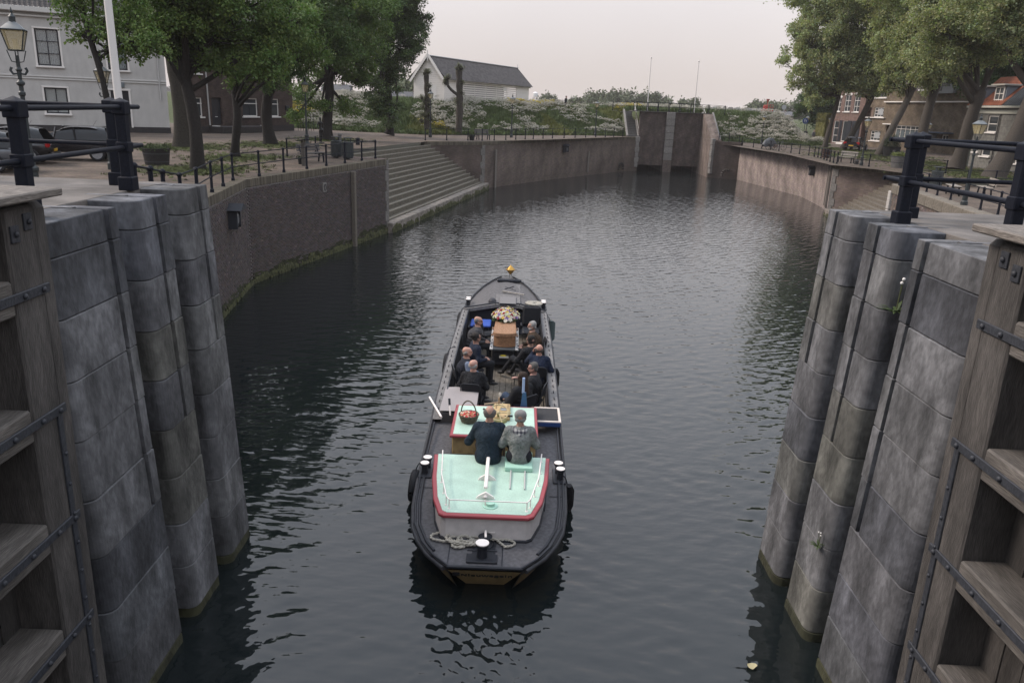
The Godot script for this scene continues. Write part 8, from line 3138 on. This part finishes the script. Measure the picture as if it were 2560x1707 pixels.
func bicycle(label: String, at: Vector3, yaw: float) -> void:
	var t := thing("bicycle", label, "bicycle", at, yaw)
	for x: float in [-0.52, 0.52]:
		var w := MB.new()
		var ring := PackedVector3Array()
		for k in 25:
			ring.append(V3(x + cos(TAU * k / 24) * 0.33, 0.35 + sin(TAU * k / 24) * 0.33, 0))
		w.tube(ring, [0.02], 6, false)
		for k in 10:
			w.rod(V3(x, 0.35, 0), V3(x + cos(TAU * k / 10) * 0.32, 0.35 + sin(TAU * k / 10) * 0.32, 0), 0.003, 4)
		part("wheel", w, mat(Color(0.02, 0.02, 0.022), 0.7), t)
	var f := MB.new()
	for e: Array in [[V3(-0.52, 0.35, 0), V3(-0.12, 0.30, 0)], [V3(-0.12, 0.30, 0), V3(-0.22, 0.86, 0)], [V3(-0.52, 0.35, 0), V3(-0.2, 0.78, 0)], [V3(-0.12, 0.30, 0), V3(0.34, 0.82, 0)], [V3(-0.2, 0.76, 0), V3(0.33, 0.88, 0)], [V3(0.52, 0.35, 0), V3(0.32, 1.02, 0)]]:
		f.rod(e[0], e[1], 0.018, 6)
	part("frame", f, mat(Color(0.10, 0.10, 0.11), 0.4), t)
	var h := MB.new()
	h.rod(V3(0.28, 1.04, -0.28), V3(0.28, 1.04, 0.28), 0.014, 6)
	part("handlebar", h, iron_, t)
	var s := MB.new()
	s.ball(V3(-0.24, 0.92, 0), V3(0.13, 0.04, 0.08), 5, 8)
	part("saddle", s, iron_, t)


func street() -> void:
	iron_ = mat(Color(0.010, 0.012, 0.020), 0.6, "mottle", V3(3, 3, 3))
	iron_.metallic_specular = 0.25
	# railings of the left side
	var y := QL
	fence("black iron railing with two rails along the left quay to the stairs", [V3(-9.2, y, -22.7), V3(-9.75, y, -25.2), V3(-10.05, y, -27.0), V3(-10.42, y, -29.0), V3(-10.1, y, -31.0), V3(-9.75, y, -33.1), V3(-9.32, y, -35.1), V3(-8.96, y, -37.2), V3(-8.55, y, -39.3), V3(-8.13, y, -41.4), V3(-7.75, y, -43.2)], 1.0, [0.95, 0.50])
	fence("short railing guarding the head of the left stairs behind the bin", [V3(-7.75, y, -43.25), V3(-9.9, y, -43.0), V3(-11.58, y, -45.65), V3(-12.25, y, -42.3)], 0.95, [0.95, 0.50])
	fence("sloping railing stepping down from the left pier to the quay", [V3(-5.9, ramp(-12.2), -12.2), V3(-6.3, ramp(-13.6), -13.6), V3(-6.9, ramp(-15.4), -15.4), V3(-7.6, ramp(-17.8), -17.8), V3(-9.2, y + 0.02, -22.65)], 0.98, [0.95, 0.50])
	fence("black railing along the far basin edge from the left stairs to the flood gate", [V3(-7.86, y, -67.1), V3(-6.2, y, -68.4), V3(-4.5, y, -69.9), V3(-3.3, y, -70.6), V3(-2.3, y, -72.2), V3(-1.3, y, -74.1), V3(-0.4, y, -75.8), V3(0.5, y, -77.5), V3(1.3, y, -79.0), V3(2.3, y, -80.9), V3(3.3, y, -82.4), V3(4.6, y, -84.6), V3(5.9, y, -86.8), V3(7.2, y, -88.9), V3(8.5, y, -91.0), V3(9.8, y, -93.2), V3(11.0, y, -95.2), V3(12.3, y, -97.2)], 1.0, [0.95, 0.50])
	pier_rail("front black railing of the left pier along the lock edge", [V3(-5.12, DECK, -10.4), V3(-4.91, DECK, -7.87)], [V3(-5.16, DECK, -10.95), V3(-4.55, DECK, -3.5)], [1.05, 0.55])
	pier_rail("rear black railing of the left pier running inland", [V3(-5.52, DECK, -10.94), V3(-7.7, DECK, -10.9), V3(-9.9, DECK, -10.86)], [V3(-5.2, DECK, -10.945), V3(-12.0, DECK, -10.82)], [1.05, 0.55])
	pier_rail("front black railing of the right pier along the lock edge", [V3(4.94, DECK - 0.03, -10.17), V3(4.9, DECK - 0.03, -7.8)], [V3(4.95, DECK - 0.03, -10.75), V3(4.85, DECK - 0.03, -3.5)], [1.05, 0.55])
	pier_rail("rear black railing of the right pier running inland", [V3(5.32, DECK - 0.03, -10.76), V3(7.7, DECK - 0.03, -10.7), V3(10.1, DECK - 0.03, -10.65)], [V3(4.9, DECK - 0.03, -10.77), V3(12.0, DECK - 0.03, -10.6)], [1.05, 0.55])
	# right side
	y = QR
	fence("black railing on the near right quay wall above the stone coping", [V3(17.5, y, -28.0), V3(17.95, y, -29.6), V3(18.25, y, -31.3), V3(18.6, y, -33.0), V3(19.02, y, -35.0), V3(19.4, y, -36.9), V3(19.75, y, -38.6), V3(20.25, y, -40.8)], 0.97, [0.95, 0.50])
	fence("railing from the near right wall around the head of the right stairs", [V3(20.4, y, -42.2), V3(22.1, y, -42.6), V3(24.3, y, -43.4), V3(26.4, y, -44.4), V3(28.3, y, -45.0)], 0.92, [0.95, 0.50])
	fence("black railing on the right wall above the dark stair side", [V3(24.3, y, -61.6), V3(25.9, y, -59.6), V3(27.6, y, -57.4), V3(29.2, y, -55.0)], 0.90, [0.95, 0.50])
	fence("long black railing on the pinkish right wall up to the flood gate", [V3(24.5, y, -62.8), V3(24.68, y, -64.0), V3(25.07, y, -65.7), V3(25.4, y, -67.2), V3(25.72, y, -68.8), V3(25.97, y, -70.2), V3(26.2, y, -71.7), V3(26.3, y, -73.4), V3(26.2, y, -75.6), V3(26.1, y, -77.7), V3(25.95, y, -80.9), V3(25.8, y, -83.2), V3(25.5, y, -85.2), V3(25.2, y, -87.3), V3(24.85, y, -90.6)], 0.90, [0.95, 0.50])
	fence("railing on the wing wall right of the flood gate", [V3(24.6, 4.05, -90.9), V3(23.6, 4.05, -91.5), V3(22.6, 4.05, -92.1), V3(22.4, 4.05, -94.6)], 0.95, [0.95, 0.50])
	fence("double railing across the top of the flood gate against the sky", [V3(13.9, 7.05, -98.4), V3(15.1, 7.05, -98.4), V3(16.4, 7.05, -98.4), V3(17.7, 7.05, -98.4), V3(19.0, 7.05, -98.4), V3(20.4, 7.05, -98.4), V3(22.6, 7.0, -98.4)], 1.05, [0.95, 0.50])
	fence("rear railing behind the flood gate on the dike crest", [V3(11.5, 7.0, -102.9), V3(14.1, 7.05, -102.6), V3(15.9, 7.05, -102.6), V3(17.2, 7.05, -102.6), V3(18.6, 7.05, -102.6), V3(20.0, 7.05, -102.6), V3(21.6, 7.05, -102.6), V3(23.4, 7.05, -102.6), V3(25.6, 7.0, -102.8)], 1.05, [0.95, 0.50])
	# lamps
	var l0 := lamp_model()
	var defs := [["tall old lantern lamp at the left edge in front of the white house", V3(-13.65, 4.0, -22.3), 0.4, 1.17], ["lantern lamp behind the thin leaning tree", V3(-16.1, 4.0, -31.5), 0.2, 0.97], ["lantern lamp among the oak leaves beside the statue", V3(-13.66, 4.0, -51.7), 0.3, 1.0], ["lantern lamp at the foot of the dike in front of the hut gable", V3(-8.16, 4.0, -73.5), 0.2, 1.0], ["lantern lamp in front of the slatted side of the hut", V3(-0.87, 4.0, -80.5), 0.3, 0.97], ["lantern lamp below the dike left of the flood gate", V3(8.9, 4.0, -96.2), 0.1, 0.97], ["lantern lamp on the flowering dike right of the flood gate", V3(29.5, 3.7, -99.0), 0.5, 0.83], ["lantern lamp beside the blue round sign at the street end", V3(41.05, 3.7, -117.0), 0.5, 0.87], ["lantern lamp in front of the pink brick house door", V3(35.85, 3.7, -94.6), 0.6, 0.84], ["lantern lamp on the right quay by the slatted bench and tan house", V3(25.84, 3.7, -60.8), 0.6, 0.85], ["lantern lamp between the tan house awning and thick plane tree", V3(35.7, 3.7, -71.4), 0.6, 0.82], ["large near lantern lamp in front of the grey house", V3(18.49, 3.7, -32.93), 0.5, 0.87]]
	for i in defs.size():
		var d: Array = defs[i]
		var k := l0 if i == 0 else copy(l0, "street_lamp", d[0], d[1], d[2])
		k.set_meta("label", d[0])
		k.set_meta("group", "old lantern street lamps")
		k.position = d[1]
		k.rotation.y = d[2]
		k.scale = Vector3.ONE * d[3]
	var fp := MB.new()
	fp.tube(PackedVector3Array([V3(-8.3, 4.3, -17.0), V3(-8.4, 7.0, -17.0), V3(-8.45, 14.0, -17.0)]), [0.085, 0.078, 0.06], 12)
	single("flagpole", fp, mat(Color(0.58, 0.56, 0.54), 0.5), "tall white flagpole rising behind the left pier railing", "flagpole")
	for f: Array in [["thin white flagpole left of the pair behind the flood gate", 15.85, 13.3], ["thin white flagpole right of the pair behind the flood gate", 21.77, 13.1]]:
		var b := MB.new()
		b.tube(PackedVector3Array([V3(f[1], 6.9, -103), V3(f[1], f[2], -103)]), [0.065, 0.035], 8)
		b.ball(V3(f[1], f[2] + 0.05, -103), Vector3.ONE * 0.1, 5, 8)
		single("flagpole", b, mat(Color(0.58, 0.56, 0.54), 0.5), f[0], "flagpole")
	# cars
	var dirv := atan2(0.30, -0.95)
	for f: Array in [["black hatchback with red tail light parked before the white house wall", V3(-20.0, QL, -35.4), Color(0.010, 0.010, 0.014), 4.2], ["dark hatchback with yellow plate partly behind the left pier post", V3(-21.2, QL, -32.6), Color(0.012, 0.012, 0.015), 4.1], ["dark grey car at the left edge behind the lamp foot", V3(-20.3, QL, -28.9), Color(0.07, 0.075, 0.085), 4.3]]:
		car(f[0], f[1], PI + 0.30 - PI * 2 * 0, f[2], f[3])
	car("small black car behind the slanting plane tree in the right street", V3(37.4, QR, -90.2), 0.9, Color(0.012, 0.012, 0.015), 3.6, 1.5)
	# left quay furniture
	planter("round weathered wooden tub with low plants among the left trees", V3(-15.6, QL, -34.4), 0.56, 0.70, Color(0.062, 0.058, 0.056), 0.15, Color(0.06, 0.09, 0.03), true)
	slat_bench("slatted bench behind the left quay railing beside the bin", V3(-10.1, QL, -39.2), PI * 0.5 - 0.5, Color(0.12, 0.11, 0.105))
	litter_bin("dark round litter bin with hood behind the left railing posts", V3(-8.95, QL, -41.9), 0.4)
	litter_bin("second litter bin hood just behind the first on the left quay", V3(-9.7, QL, -42.6), 0.9)
	var sp := thing("notice_post", "wooden post with a sloping dark top plate behind the left railing", "notice post", V3(-9.9, QL, -36.8), -0.3)
	var b := MB.new()
	b.box(V3(0, 0.55, 0), V3(0.16, 1.1, 0.16), 0.012)
	part("post", b, mat(Color(0.12, 0.11, 0.10), 0.9, "grain", V3(5, 0.5, 5)), sp)
	b = MB.new()
	b.box(V3(0, 1.16, 0), V3(0.46, 0.05, 0.42), 0.012, Basis(Vector3.BACK, 0.16))
	part("top_plate", b, iron_, sp)
	planter("low dark flower pot at the foot of the wooden notice post", V3(-10.25, QL, -37.8), 0.2, 0.3, Color(0.02, 0.02, 0.024), 0.12, Color(0.04, 0.06, 0.03))
	statue()
	for f: Array in [["dark cast bollard on the path above the left stairs", -11.3, -56.2, 0.5], ["pale short stone post at the foot of the oak by the statue", -13.4, -60.0, 0.6]]:
		var q := MB.new()
		q.lathe([Vector2(0, 0), Vector2(0.15, 0), Vector2(0.13, f[3] * 0.7), Vector2(0.17, f[3] * 0.75), Vector2(0.15, f[3] * 0.92), Vector2(0.0, f[3])], 12)
		single("bollard", q, iron_ if f[3] < 0.55 else mat(Color(0.15, 0.145, 0.14), 0.9, "mottle"), f[0], "bollard", Transform3D(Basis.IDENTITY, V3(f[1], QL, f[2])))
	slat_bench("bench facing the water beside the first far railing corner", V3(-3.3, QL, -72.6), 0.7, Color(0.14, 0.13, 0.12))
	planter("small dark pot on the path before the far bench", V3(-4.2, QL, -70.6), 0.24, 0.42, Color(0.03, 0.03, 0.033), 0.05, Color(0.04, 0.05, 0.03))
	bicycle("bicycle leaning beside the person on the dike crest", V3(4.9, dike(4.9, -105.2), -105.2), 0.3)
	sheep()
	# right quay furniture
	planter("round grey concrete planter with yellow green plants on the right quay", V3(28.1, QR, -59.6), 0.62, 0.85, Color(0.20, 0.195, 0.19), 0.3, Color(0.12, 0.15, 0.04))
	planter("large black tub with a big shrub before the tan house door", V3(36.4, QR, -79.2), 0.8, 0.9, Color(0.014, 0.015, 0.018), 1.2, Color(0.03, 0.045, 0.022))
	planter("reddish brown wooden tub hung behind the right railing posts", V3(26.8, QR, -70.6), 0.36, 0.8, Color(0.10, 0.05, 0.035), 0.02, Color(0.05, 0.06, 0.03), true)
	slat_bench("pale slatted bench on the right quay behind the lantern lamp", V3(25.9, QR, -63.9), -PI / 2 + 0.5, Color(0.30, 0.275, 0.25))
	litter_bin("grey litter bin behind the near right railing", V3(21.8, QR, -41.8), 0.5)
	slat_bench("pale bench with backrest behind the near right railing", V3(22.3, QR, -38.2), -PI / 2 - 0.3, Color(0.33, 0.29, 0.25))
	slat_bench("pale low bench without back next to the near right railing", V3(20.9, QR, -38.4), -PI / 2 - 0.3, Color(0.30, 0.27, 0.235), false)
	var ball := MB.new()
	ball.lathe([Vector2(0, 0), Vector2(0.17, 0), Vector2(0.2, 0.06), Vector2(0.14, 0.1)], 12)
	ball.ball(V3(0, 0.2, 0), Vector3.ONE * 0.17, 8, 12)
	single("stone_ball", ball, mat(Color(0.045, 0.043, 0.043), 0.85, "mottle"), "dark stone ball on the right quay near the pale bench", "stone ball", Transform3D(Basis.IDENTITY, V3(26.0, QR, -62.1)))
	for f: Array in [[35.6, -61.0, 0.75], [33.9, -71.5, 0.7], [34.6, -73.0, 0.7], [35.4, -76.5, 0.7]]:
		var q := MB.new()
		q.lathe([Vector2(0, 0), Vector2(0.14, 0), Vector2(0.11, f[2] * 0.75), Vector2(0.14, f[2] * 0.8), Vector2(0.11, f[2] * 0.95), Vector2(0.0, f[2])], 10)
		var wl: String = {-61.0: "before the grey house beside the forked plane tree", -71.5: "left of the tan house steps under the straight plane tree", -73.0: "in the middle of three under the plane trees", -76.5: "farthest of three under the plane trees"}[f[1]]
		single("bollard", q, mat(Color(0.04, 0.038, 0.038), 0.85), "dark street bollard " + wl, "bollard", Transform3D(Basis.IDENTITY, V3(f[0], QR, f[1])), "bollards of the right street")
	var lb := thing("lifebuoy", "faded orange lifebuoy ring hanging on the right railing", "lifebuoy", V3(16.9, QR + 1.35, -26.8), 0.6)
	var lr := MB.new()
	var ring := PackedVector3Array()
	for k in 25:
		ring.append(V3(cos(TAU * k / 24) * 0.30, sin(TAU * k / 24) * 0.30, 0))
	lr.tube(ring, [0.065], 8, false)
	part("ring", lr, mat(Color(0.28, 0.15, 0.09), 0.6), lb)
	lr = MB.new()
	lr.rod(V3(0, -1.35, -0.08), V3(0, 0.1, -0.08), 0.04, 8)
	part("post", lr, iron_, lb)
	covered_bike()
	bicycle("bicycle standing at the right railing beside the covered cargo bike", V3(26.3, QR, -82.0), 0.3)
	bicycle("bicycle being wheeled by the person before the hedge", V3(41.6, QR, -113.7), -0.8)
	# sign, hedge
	var sg := thing("round_sign", "round blue pedestrian sign on a post at the street end", "road sign", V3(40.6, QR, -116.5), 0.0)
	b = MB.new()
	b.rod(V3(0, 0, -0.04), V3(0, 3.1, -0.04), 0.035, 8)
	part("post", b, iron_, sg)
	b = MB.new()
	b.xf = Transform3D(Basis(Vector3.RIGHT, PI / 2), V3(0, 2.85, 0))
	b.lathe([Vector2(0.42, -0.02), Vector2(0.42, 0.02), Vector2(0.0, 0.025)], 20)
	var dsk := part("disc", b, mat(Color(0.02, 0.045, 0.16), 0.5), sg)
	b = MB.new()
	for f: Array in [[-0.10, 0.0, 1.0], [0.12, -0.05, 0.75]]:
		var k: float = f[2]
		b.ball(V3(f[0], 2.85 + f[1] + 0.21 * k, 0.035), V3(0.05, 0.05, 0.008) * k, 5, 8)
		b.box(V3(f[0], 2.85 + f[1] + 0.05 * k, 0.035), V3(0.10 * k, 0.22 * k, 0.01))
		b.bar(V3(f[0] - 0.02, 2.85 + f[1] - 0.05 * k, 0.035), V3(f[0] - 0.07 * k, 2.85 + f[1] - 0.25 * k, 0.035), 0.035, 0.01)
		b.bar(V3(f[0] + 0.02, 2.85 + f[1] - 0.05 * k, 0.035), V3(f[0] + 0.06 * k, 2.85 + f[1] - 0.25 * k, 0.035), 0.035, 0.01)
	part("walking_figures", b, mat(Color(0.6, 0.6, 0.62), 0.6), dsk)
	hedge()
	far_things()


func statue() -> void:
	var t := thing("bronze_statue", "slender dark bronze standing figure beside the oak on the left quay", "statue", V3(-13.83, QL, -56.0), 0.5)
	var b := MB.new()
	b.box(V3(0, 0.04, 0), V3(0.42, 0.10, 0.42), 0.02)
	part("plinth", b, mat(Color(0.05, 0.048, 0.046), 0.8), t)
	var f := MB.new()
	flesh(f, [[V3(0, 1.62, 0.02), V3(0, 1.70, 0), 0.075, 0.08], [V3(0, 1.45, 0), V3(0, 1.58, 0), 0.045, 0.045], [V3(-0.12, 1.40, 0), V3(0.12, 1.40, 0), 0.07, 0.07], [V3(0, 1.38, 0), V3(0.02, 1.08, -0.03), 0.11, 0.085], [V3(0.02, 1.08, -0.03), V3(0.05, 0.92, 0.0), 0.09, 0.13], [V3(-0.03, 0.88, 0), V3(-0.05, 0.5, 0.03), 0.085, 0.055], [V3(-0.05, 0.5, 0.03), V3(-0.06, 0.12, -0.02), 0.055, 0.035], [V3(0.11, 0.88, 0), V3(0.06, 0.5, 0.04), 0.085, 0.055], [V3(0.06, 0.5, 0.04), V3(0.03, 0.12, 0.0), 0.055, 0.035], [V3(-0.17, 1.38, 0), V3(-0.22, 1.12, 0.02), 0.042, 0.035], [V3(-0.22, 1.12, 0.02), V3(-0.10, 0.98, 0.14), 0.035, 0.028], [V3(0.17, 1.38, 0), V3(0.22, 1.12, -0.05), 0.042, 0.035], [V3(0.22, 1.12, -0.05), V3(0.20, 0.88, 0.02), 0.035, 0.028], [V3(-0.06, 0.11, -0.02), V3(-0.07, 0.09, 0.12), 0.035, 0.03], [V3(0.03, 0.11, 0.0), V3(0.05, 0.09, 0.14), 0.035, 0.03]], 0.022, 60.0)
	part("figure", f, mat(Color(0.016, 0.016, 0.017), 0.35, "mottle"), t)


func sheep() -> void:
	var t := thing("sheep", "pale sheep grazing in the tall grass on the dike right of the hut", "sheep", V3(1.75, dike(1.75, -104.0), -104.0), 0.2)
	var b := MB.new()
	flesh(b, [[V3(-0.32, 0.66, 0), V3(0.30, 0.68, 0), 0.25, 0.24], [V3(0.32, 0.74, 0), V3(0.52, 0.62, 0), 0.13, 0.10], [V3(0.54, 0.60, 0), V3(0.68, 0.46, 0), 0.09, 0.055], [V3(0.50, 0.68, -0.06), V3(0.47, 0.66, -0.15), 0.03, 0.02], [V3(0.50, 0.68, 0.06), V3(0.47, 0.66, 0.15), 0.03, 0.02], [V3(0.26, 0.5, -0.11), V3(0.27, 0.27, -0.11), 0.07, 0.04], [V3(0.27, 0.27, -0.11), V3(0.26, 0.0, -0.11), 0.04, 0.035], [V3(0.26, 0.5, 0.11), V3(0.30, 0.27, 0.11), 0.07, 0.04], [V3(0.30, 0.27, 0.11), V3(0.28, 0.0, 0.11), 0.04, 0.035], [V3(-0.30, 0.52, -0.11), V3(-0.27, 0.36, -0.11), 0.11, 0.06], [V3(-0.27, 0.36, -0.11), V3(-0.36, 0.24, -0.11), 0.05, 0.04], [V3(-0.36, 0.24, -0.11), V3(-0.34, 0.0, -0.11), 0.038, 0.035], [V3(-0.30, 0.52, 0.11), V3(-0.25, 0.36, 0.11), 0.11, 0.06], [V3(-0.25, 0.36, 0.11), V3(-0.33, 0.24, 0.11), 0.05, 0.04], [V3(-0.33, 0.24, 0.11), V3(-0.31, 0.0, 0.11), 0.038, 0.035], [V3(-0.52, 0.74, 0), V3(-0.60, 0.5, 0), 0.05, 0.04]], 0.035, 30.0)
	part("body", b, mat(Color(0.45, 0.41, 0.36), 0.95, "fine", V3(6, 6, 6), "", Vector3.ONE, "lump", 3.0), t)


func covered_bike() -> void:
	var t := thing("cargo_bike", "cargo bike under a grey cover at the right railing", "bicycle", V3(25.9, QR, -84.0), 0.6)
	var c := MB.new()
	c.sheet(func(u: float, v: float) -> Vector3:
		var a := PI * v
		var s := sin(PI * clampf(u * 0.96 + 0.02, 0, 1))
		return V3((u - 0.5) * 2.1, 0.28 + sin(a) * (0.55 + 0.35 * pow(s, 0.5)) * pow(s, 0.35) + 0.03 * sin(u * 23.0 + v * 9.0), -cos(a) * 0.42 * pow(s, 0.4)), 20, 14)
	part("cover", c, mat(Color(0.10, 0.105, 0.115), 0.6, "mottle"), t)
	for x: float in [-0.75, 0.1]:
		var w := MB.new()
		var ring := PackedVector3Array()
		for k in 21:
			ring.append(V3(x + cos(TAU * k / 20) * 0.28, 0.29 + sin(TAU * k / 20) * 0.28, 0.40))
		w.tube(ring, [0.025], 6, false)
		part("wheel", w, mat(Color(0.02, 0.02, 0.022), 0.7), t)
	var bx := MB.new()
	bx.box(V3(0.45, 0.35, 0.36), V3(0.5, 0.3, 0.1), 0.02)
	part("wooden_box", bx, mat(Color(0.17, 0.09, 0.05), 0.8), t)


func hedge() -> void:
	var t := thing("clipped_hedge", "tall clipped hedge with a bright flat top and dark passage at the street end", "hedge", V3(43.2, QR, -114.0), 0.15)
	var b := MB.new()
	for f: Array in [[-1.05, 0.8], [0.95, 0.7]]:
		b.box(V3(f[0], 1.4, 0), V3(f[1], 2.8, 2.6), 0.1)
	b.box(V3(0, 3.35, 0), V3(2.8, 1.1, 2.6), 0.25)
	part("core", b, mat(Color(0.11, 0.105, 0.035), 0.95), t)
	var xs := []
	var cs := []
	for i in 5200:
		var top := rng.randf() < 0.5
		var p := V3(rr(-1.42, 1.42), rr(2.75, 3.95) if top else rr(0.0, 2.8), rr(-1.3, 1.35))
		if not top and absf(p.x) < 0.6:
			continue
		if rng.randf() < 0.55:
			p.z = 1.32 + rr(-0.04, 0.04)
		elif top and rng.randf() < 0.6:
			p.y = 3.92 + rr(-0.06, 0.04)
		else:
			p.x = 1.42 * signf(p.x) + rr(-0.05, 0.05)
		xs.append(Transform3D(Basis(V3(rr(-1, 1), rr(-1, 1), rr(-1, 1)).normalized(), rr(0, TAU)), p))
		var k := rr(0.7, 1.25)
		cs.append(Color(0.125 * k, 0.122 * k, 0.032 * k))
	scatter("clipped_leaves", leaf_cluster(0.09, 8, 0.07), mat(Color(1, 1, 1), 0.8), t, xs, cs)


func far_things() -> void:
	var red := mat(Color(0.33, 0.045, 0.035), 0.6)
	var t := thing("navigation_beacon", "red navigation beacon with railed platform and triangle topmark beyond the right dike", "beacon", V3(45.0, 6.2, -150.0))
	var b := MB.new()
	b.rod(V3(0, 0, 0), V3(0, 1.8, 0), 0.25, 8)
	b.box(V3(0, 1.75, 0), V3(1.8, 0.25, 1.4), 0.05)
	part("platform", b, red, t)
	b = MB.new()
	for x: float in [-0.85, -0.3, 0.3, 0.85]:
		b.rod(V3(x, 1.85, 0.6), V3(x, 2.75, 0.6), 0.035, 5)
	b.rod(V3(-0.85, 2.75, 0.6), V3(0.85, 2.75, 0.6), 0.035, 5)
	b.rod(V3(-0.85, 2.3, 0.6), V3(0.85, 2.3, 0.6), 0.035, 5)
	part("rails", b, red, t)
	b = MB.new()
	b.box(V3(-0.35, 2.25, 0), V3(0.7, 0.85, 0.6), 0.08)
	part("lamp_house", b, red, t)
	b = MB.new()
	b.rod(V3(-0.05, 2.6, 0), V3(-0.05, 3.2, 0), 0.05, 6)
	b.xf = Transform3D(Basis.IDENTITY, V3(-0.05, 3.15, 0))
	b.lathe([Vector2(0.0, 0.0), Vector2(0.36, 0.62), Vector2(0.0, 0.64)], 10)
	part("topmark", b, red, t)
	t = thing("water_tank", "white tank on thin stilts far beyond the hut", "water tower", V3(4.97, 6.2, -300.0))
	b = MB.new()
	b.lathe([Vector2(0, 4.4), Vector2(1.0, 4.4), Vector2(1.0, 5.6), Vector2(0.25, 6.1), Vector2(0, 6.2)], 12)
	part("tank", b, mat(Color(0.62, 0.6, 0.6), 0.6), t)
	b = MB.new()
	for k in 4:
		b.rod(V3(cos(TAU * k / 4 + 0.4) * 0.85, 0, sin(TAU * k / 4 + 0.4) * 0.85), V3(cos(TAU * k / 4 + 0.4) * 0.85, 4.4, sin(TAU * k / 4 + 0.4) * 0.85), 0.1, 5)
	part("stilts", b, mat(Color(0.2, 0.2, 0.2), 0.7), t)
	for f: Array in [["grey roofed house seen low behind the dike left of the hut", V3(-21.0, 6.2, -150.0), 5.5, 2.6, 2.5], ["low grey roofed farm building beyond the beacon", V3(71.5, 5.8, -250.0), 7.0, 3.3, 5.0], ["small grey building on the skyline behind the round sign", V3(60.0, 6.0, -190.0), 5.0, 2.2, 5.0], ["distant grey roof seen under the oak leaves on the dike", V3(-36.0, 6.2, -160.0), 5.0, 3.6, 4.0]]:
		t = thing("distant_house", f[0], "house", f[1])
		b = MB.new()
		b.box(V3(0, f[3] * 0.3, 0), V3(f[2], f[3] * 0.6, f[4]))
		part("wall", b, mat(Color(0.16, 0.145, 0.135), 0.9), t)
		b = MB.new()
		b.extrude(PackedVector2Array([Vector2(-f[4] / 2 - 0.3, f[3] * 0.58), Vector2(f[4] / 2 + 0.3, f[3] * 0.58), Vector2(0, f[3])]), f[2] + 0.6, Transform3D(Basis(Vector3.UP, PI / 2), Vector3.ZERO))
		var rp := part("roof", b, mat(Color(0.085, 0.085, 0.09), 0.8), t)
		b = MB.new()
		b.box(V3(f[2] * 0.25, f[3] * 1.0, 0), V3(0.5, 0.7, 0.5), 0.03)
		part("chimney", b, mat(Color(0.12, 0.1, 0.09), 0.9), rp)
		for k in 2:
			b = MB.new()
			b.box(V3(f[2] * (0.5 * k - 0.25), f[3] * 0.34, f[4] / 2), V3(0.9, 0.9, 0.08))
			part("window", b, mat(Color(0.02, 0.022, 0.025), 0.1), t)
	t = thing("information_sign", "round grey sign on a post far beyond the right dike", "sign", V3(48.0, 6.2, -150.0))
	b = MB.new()
	b.rod(V3(0, 0, 0), V3(0, 2.9, 0), 0.06, 6)
	part("post", b, mat(Color(0.2, 0.2, 0.21), 0.6), t)
	b = MB.new()
	b.xf = Transform3D(Basis(Vector3.RIGHT, PI / 2), V3(0, 2.45, 0.08))
	b.lathe([Vector2(0.42, -0.02), Vector2(0.42, 0.02), Vector2(0.0, 0.025)], 16)
	part("disc", b, mat(Color(0.28, 0.28, 0.29), 0.6), t)
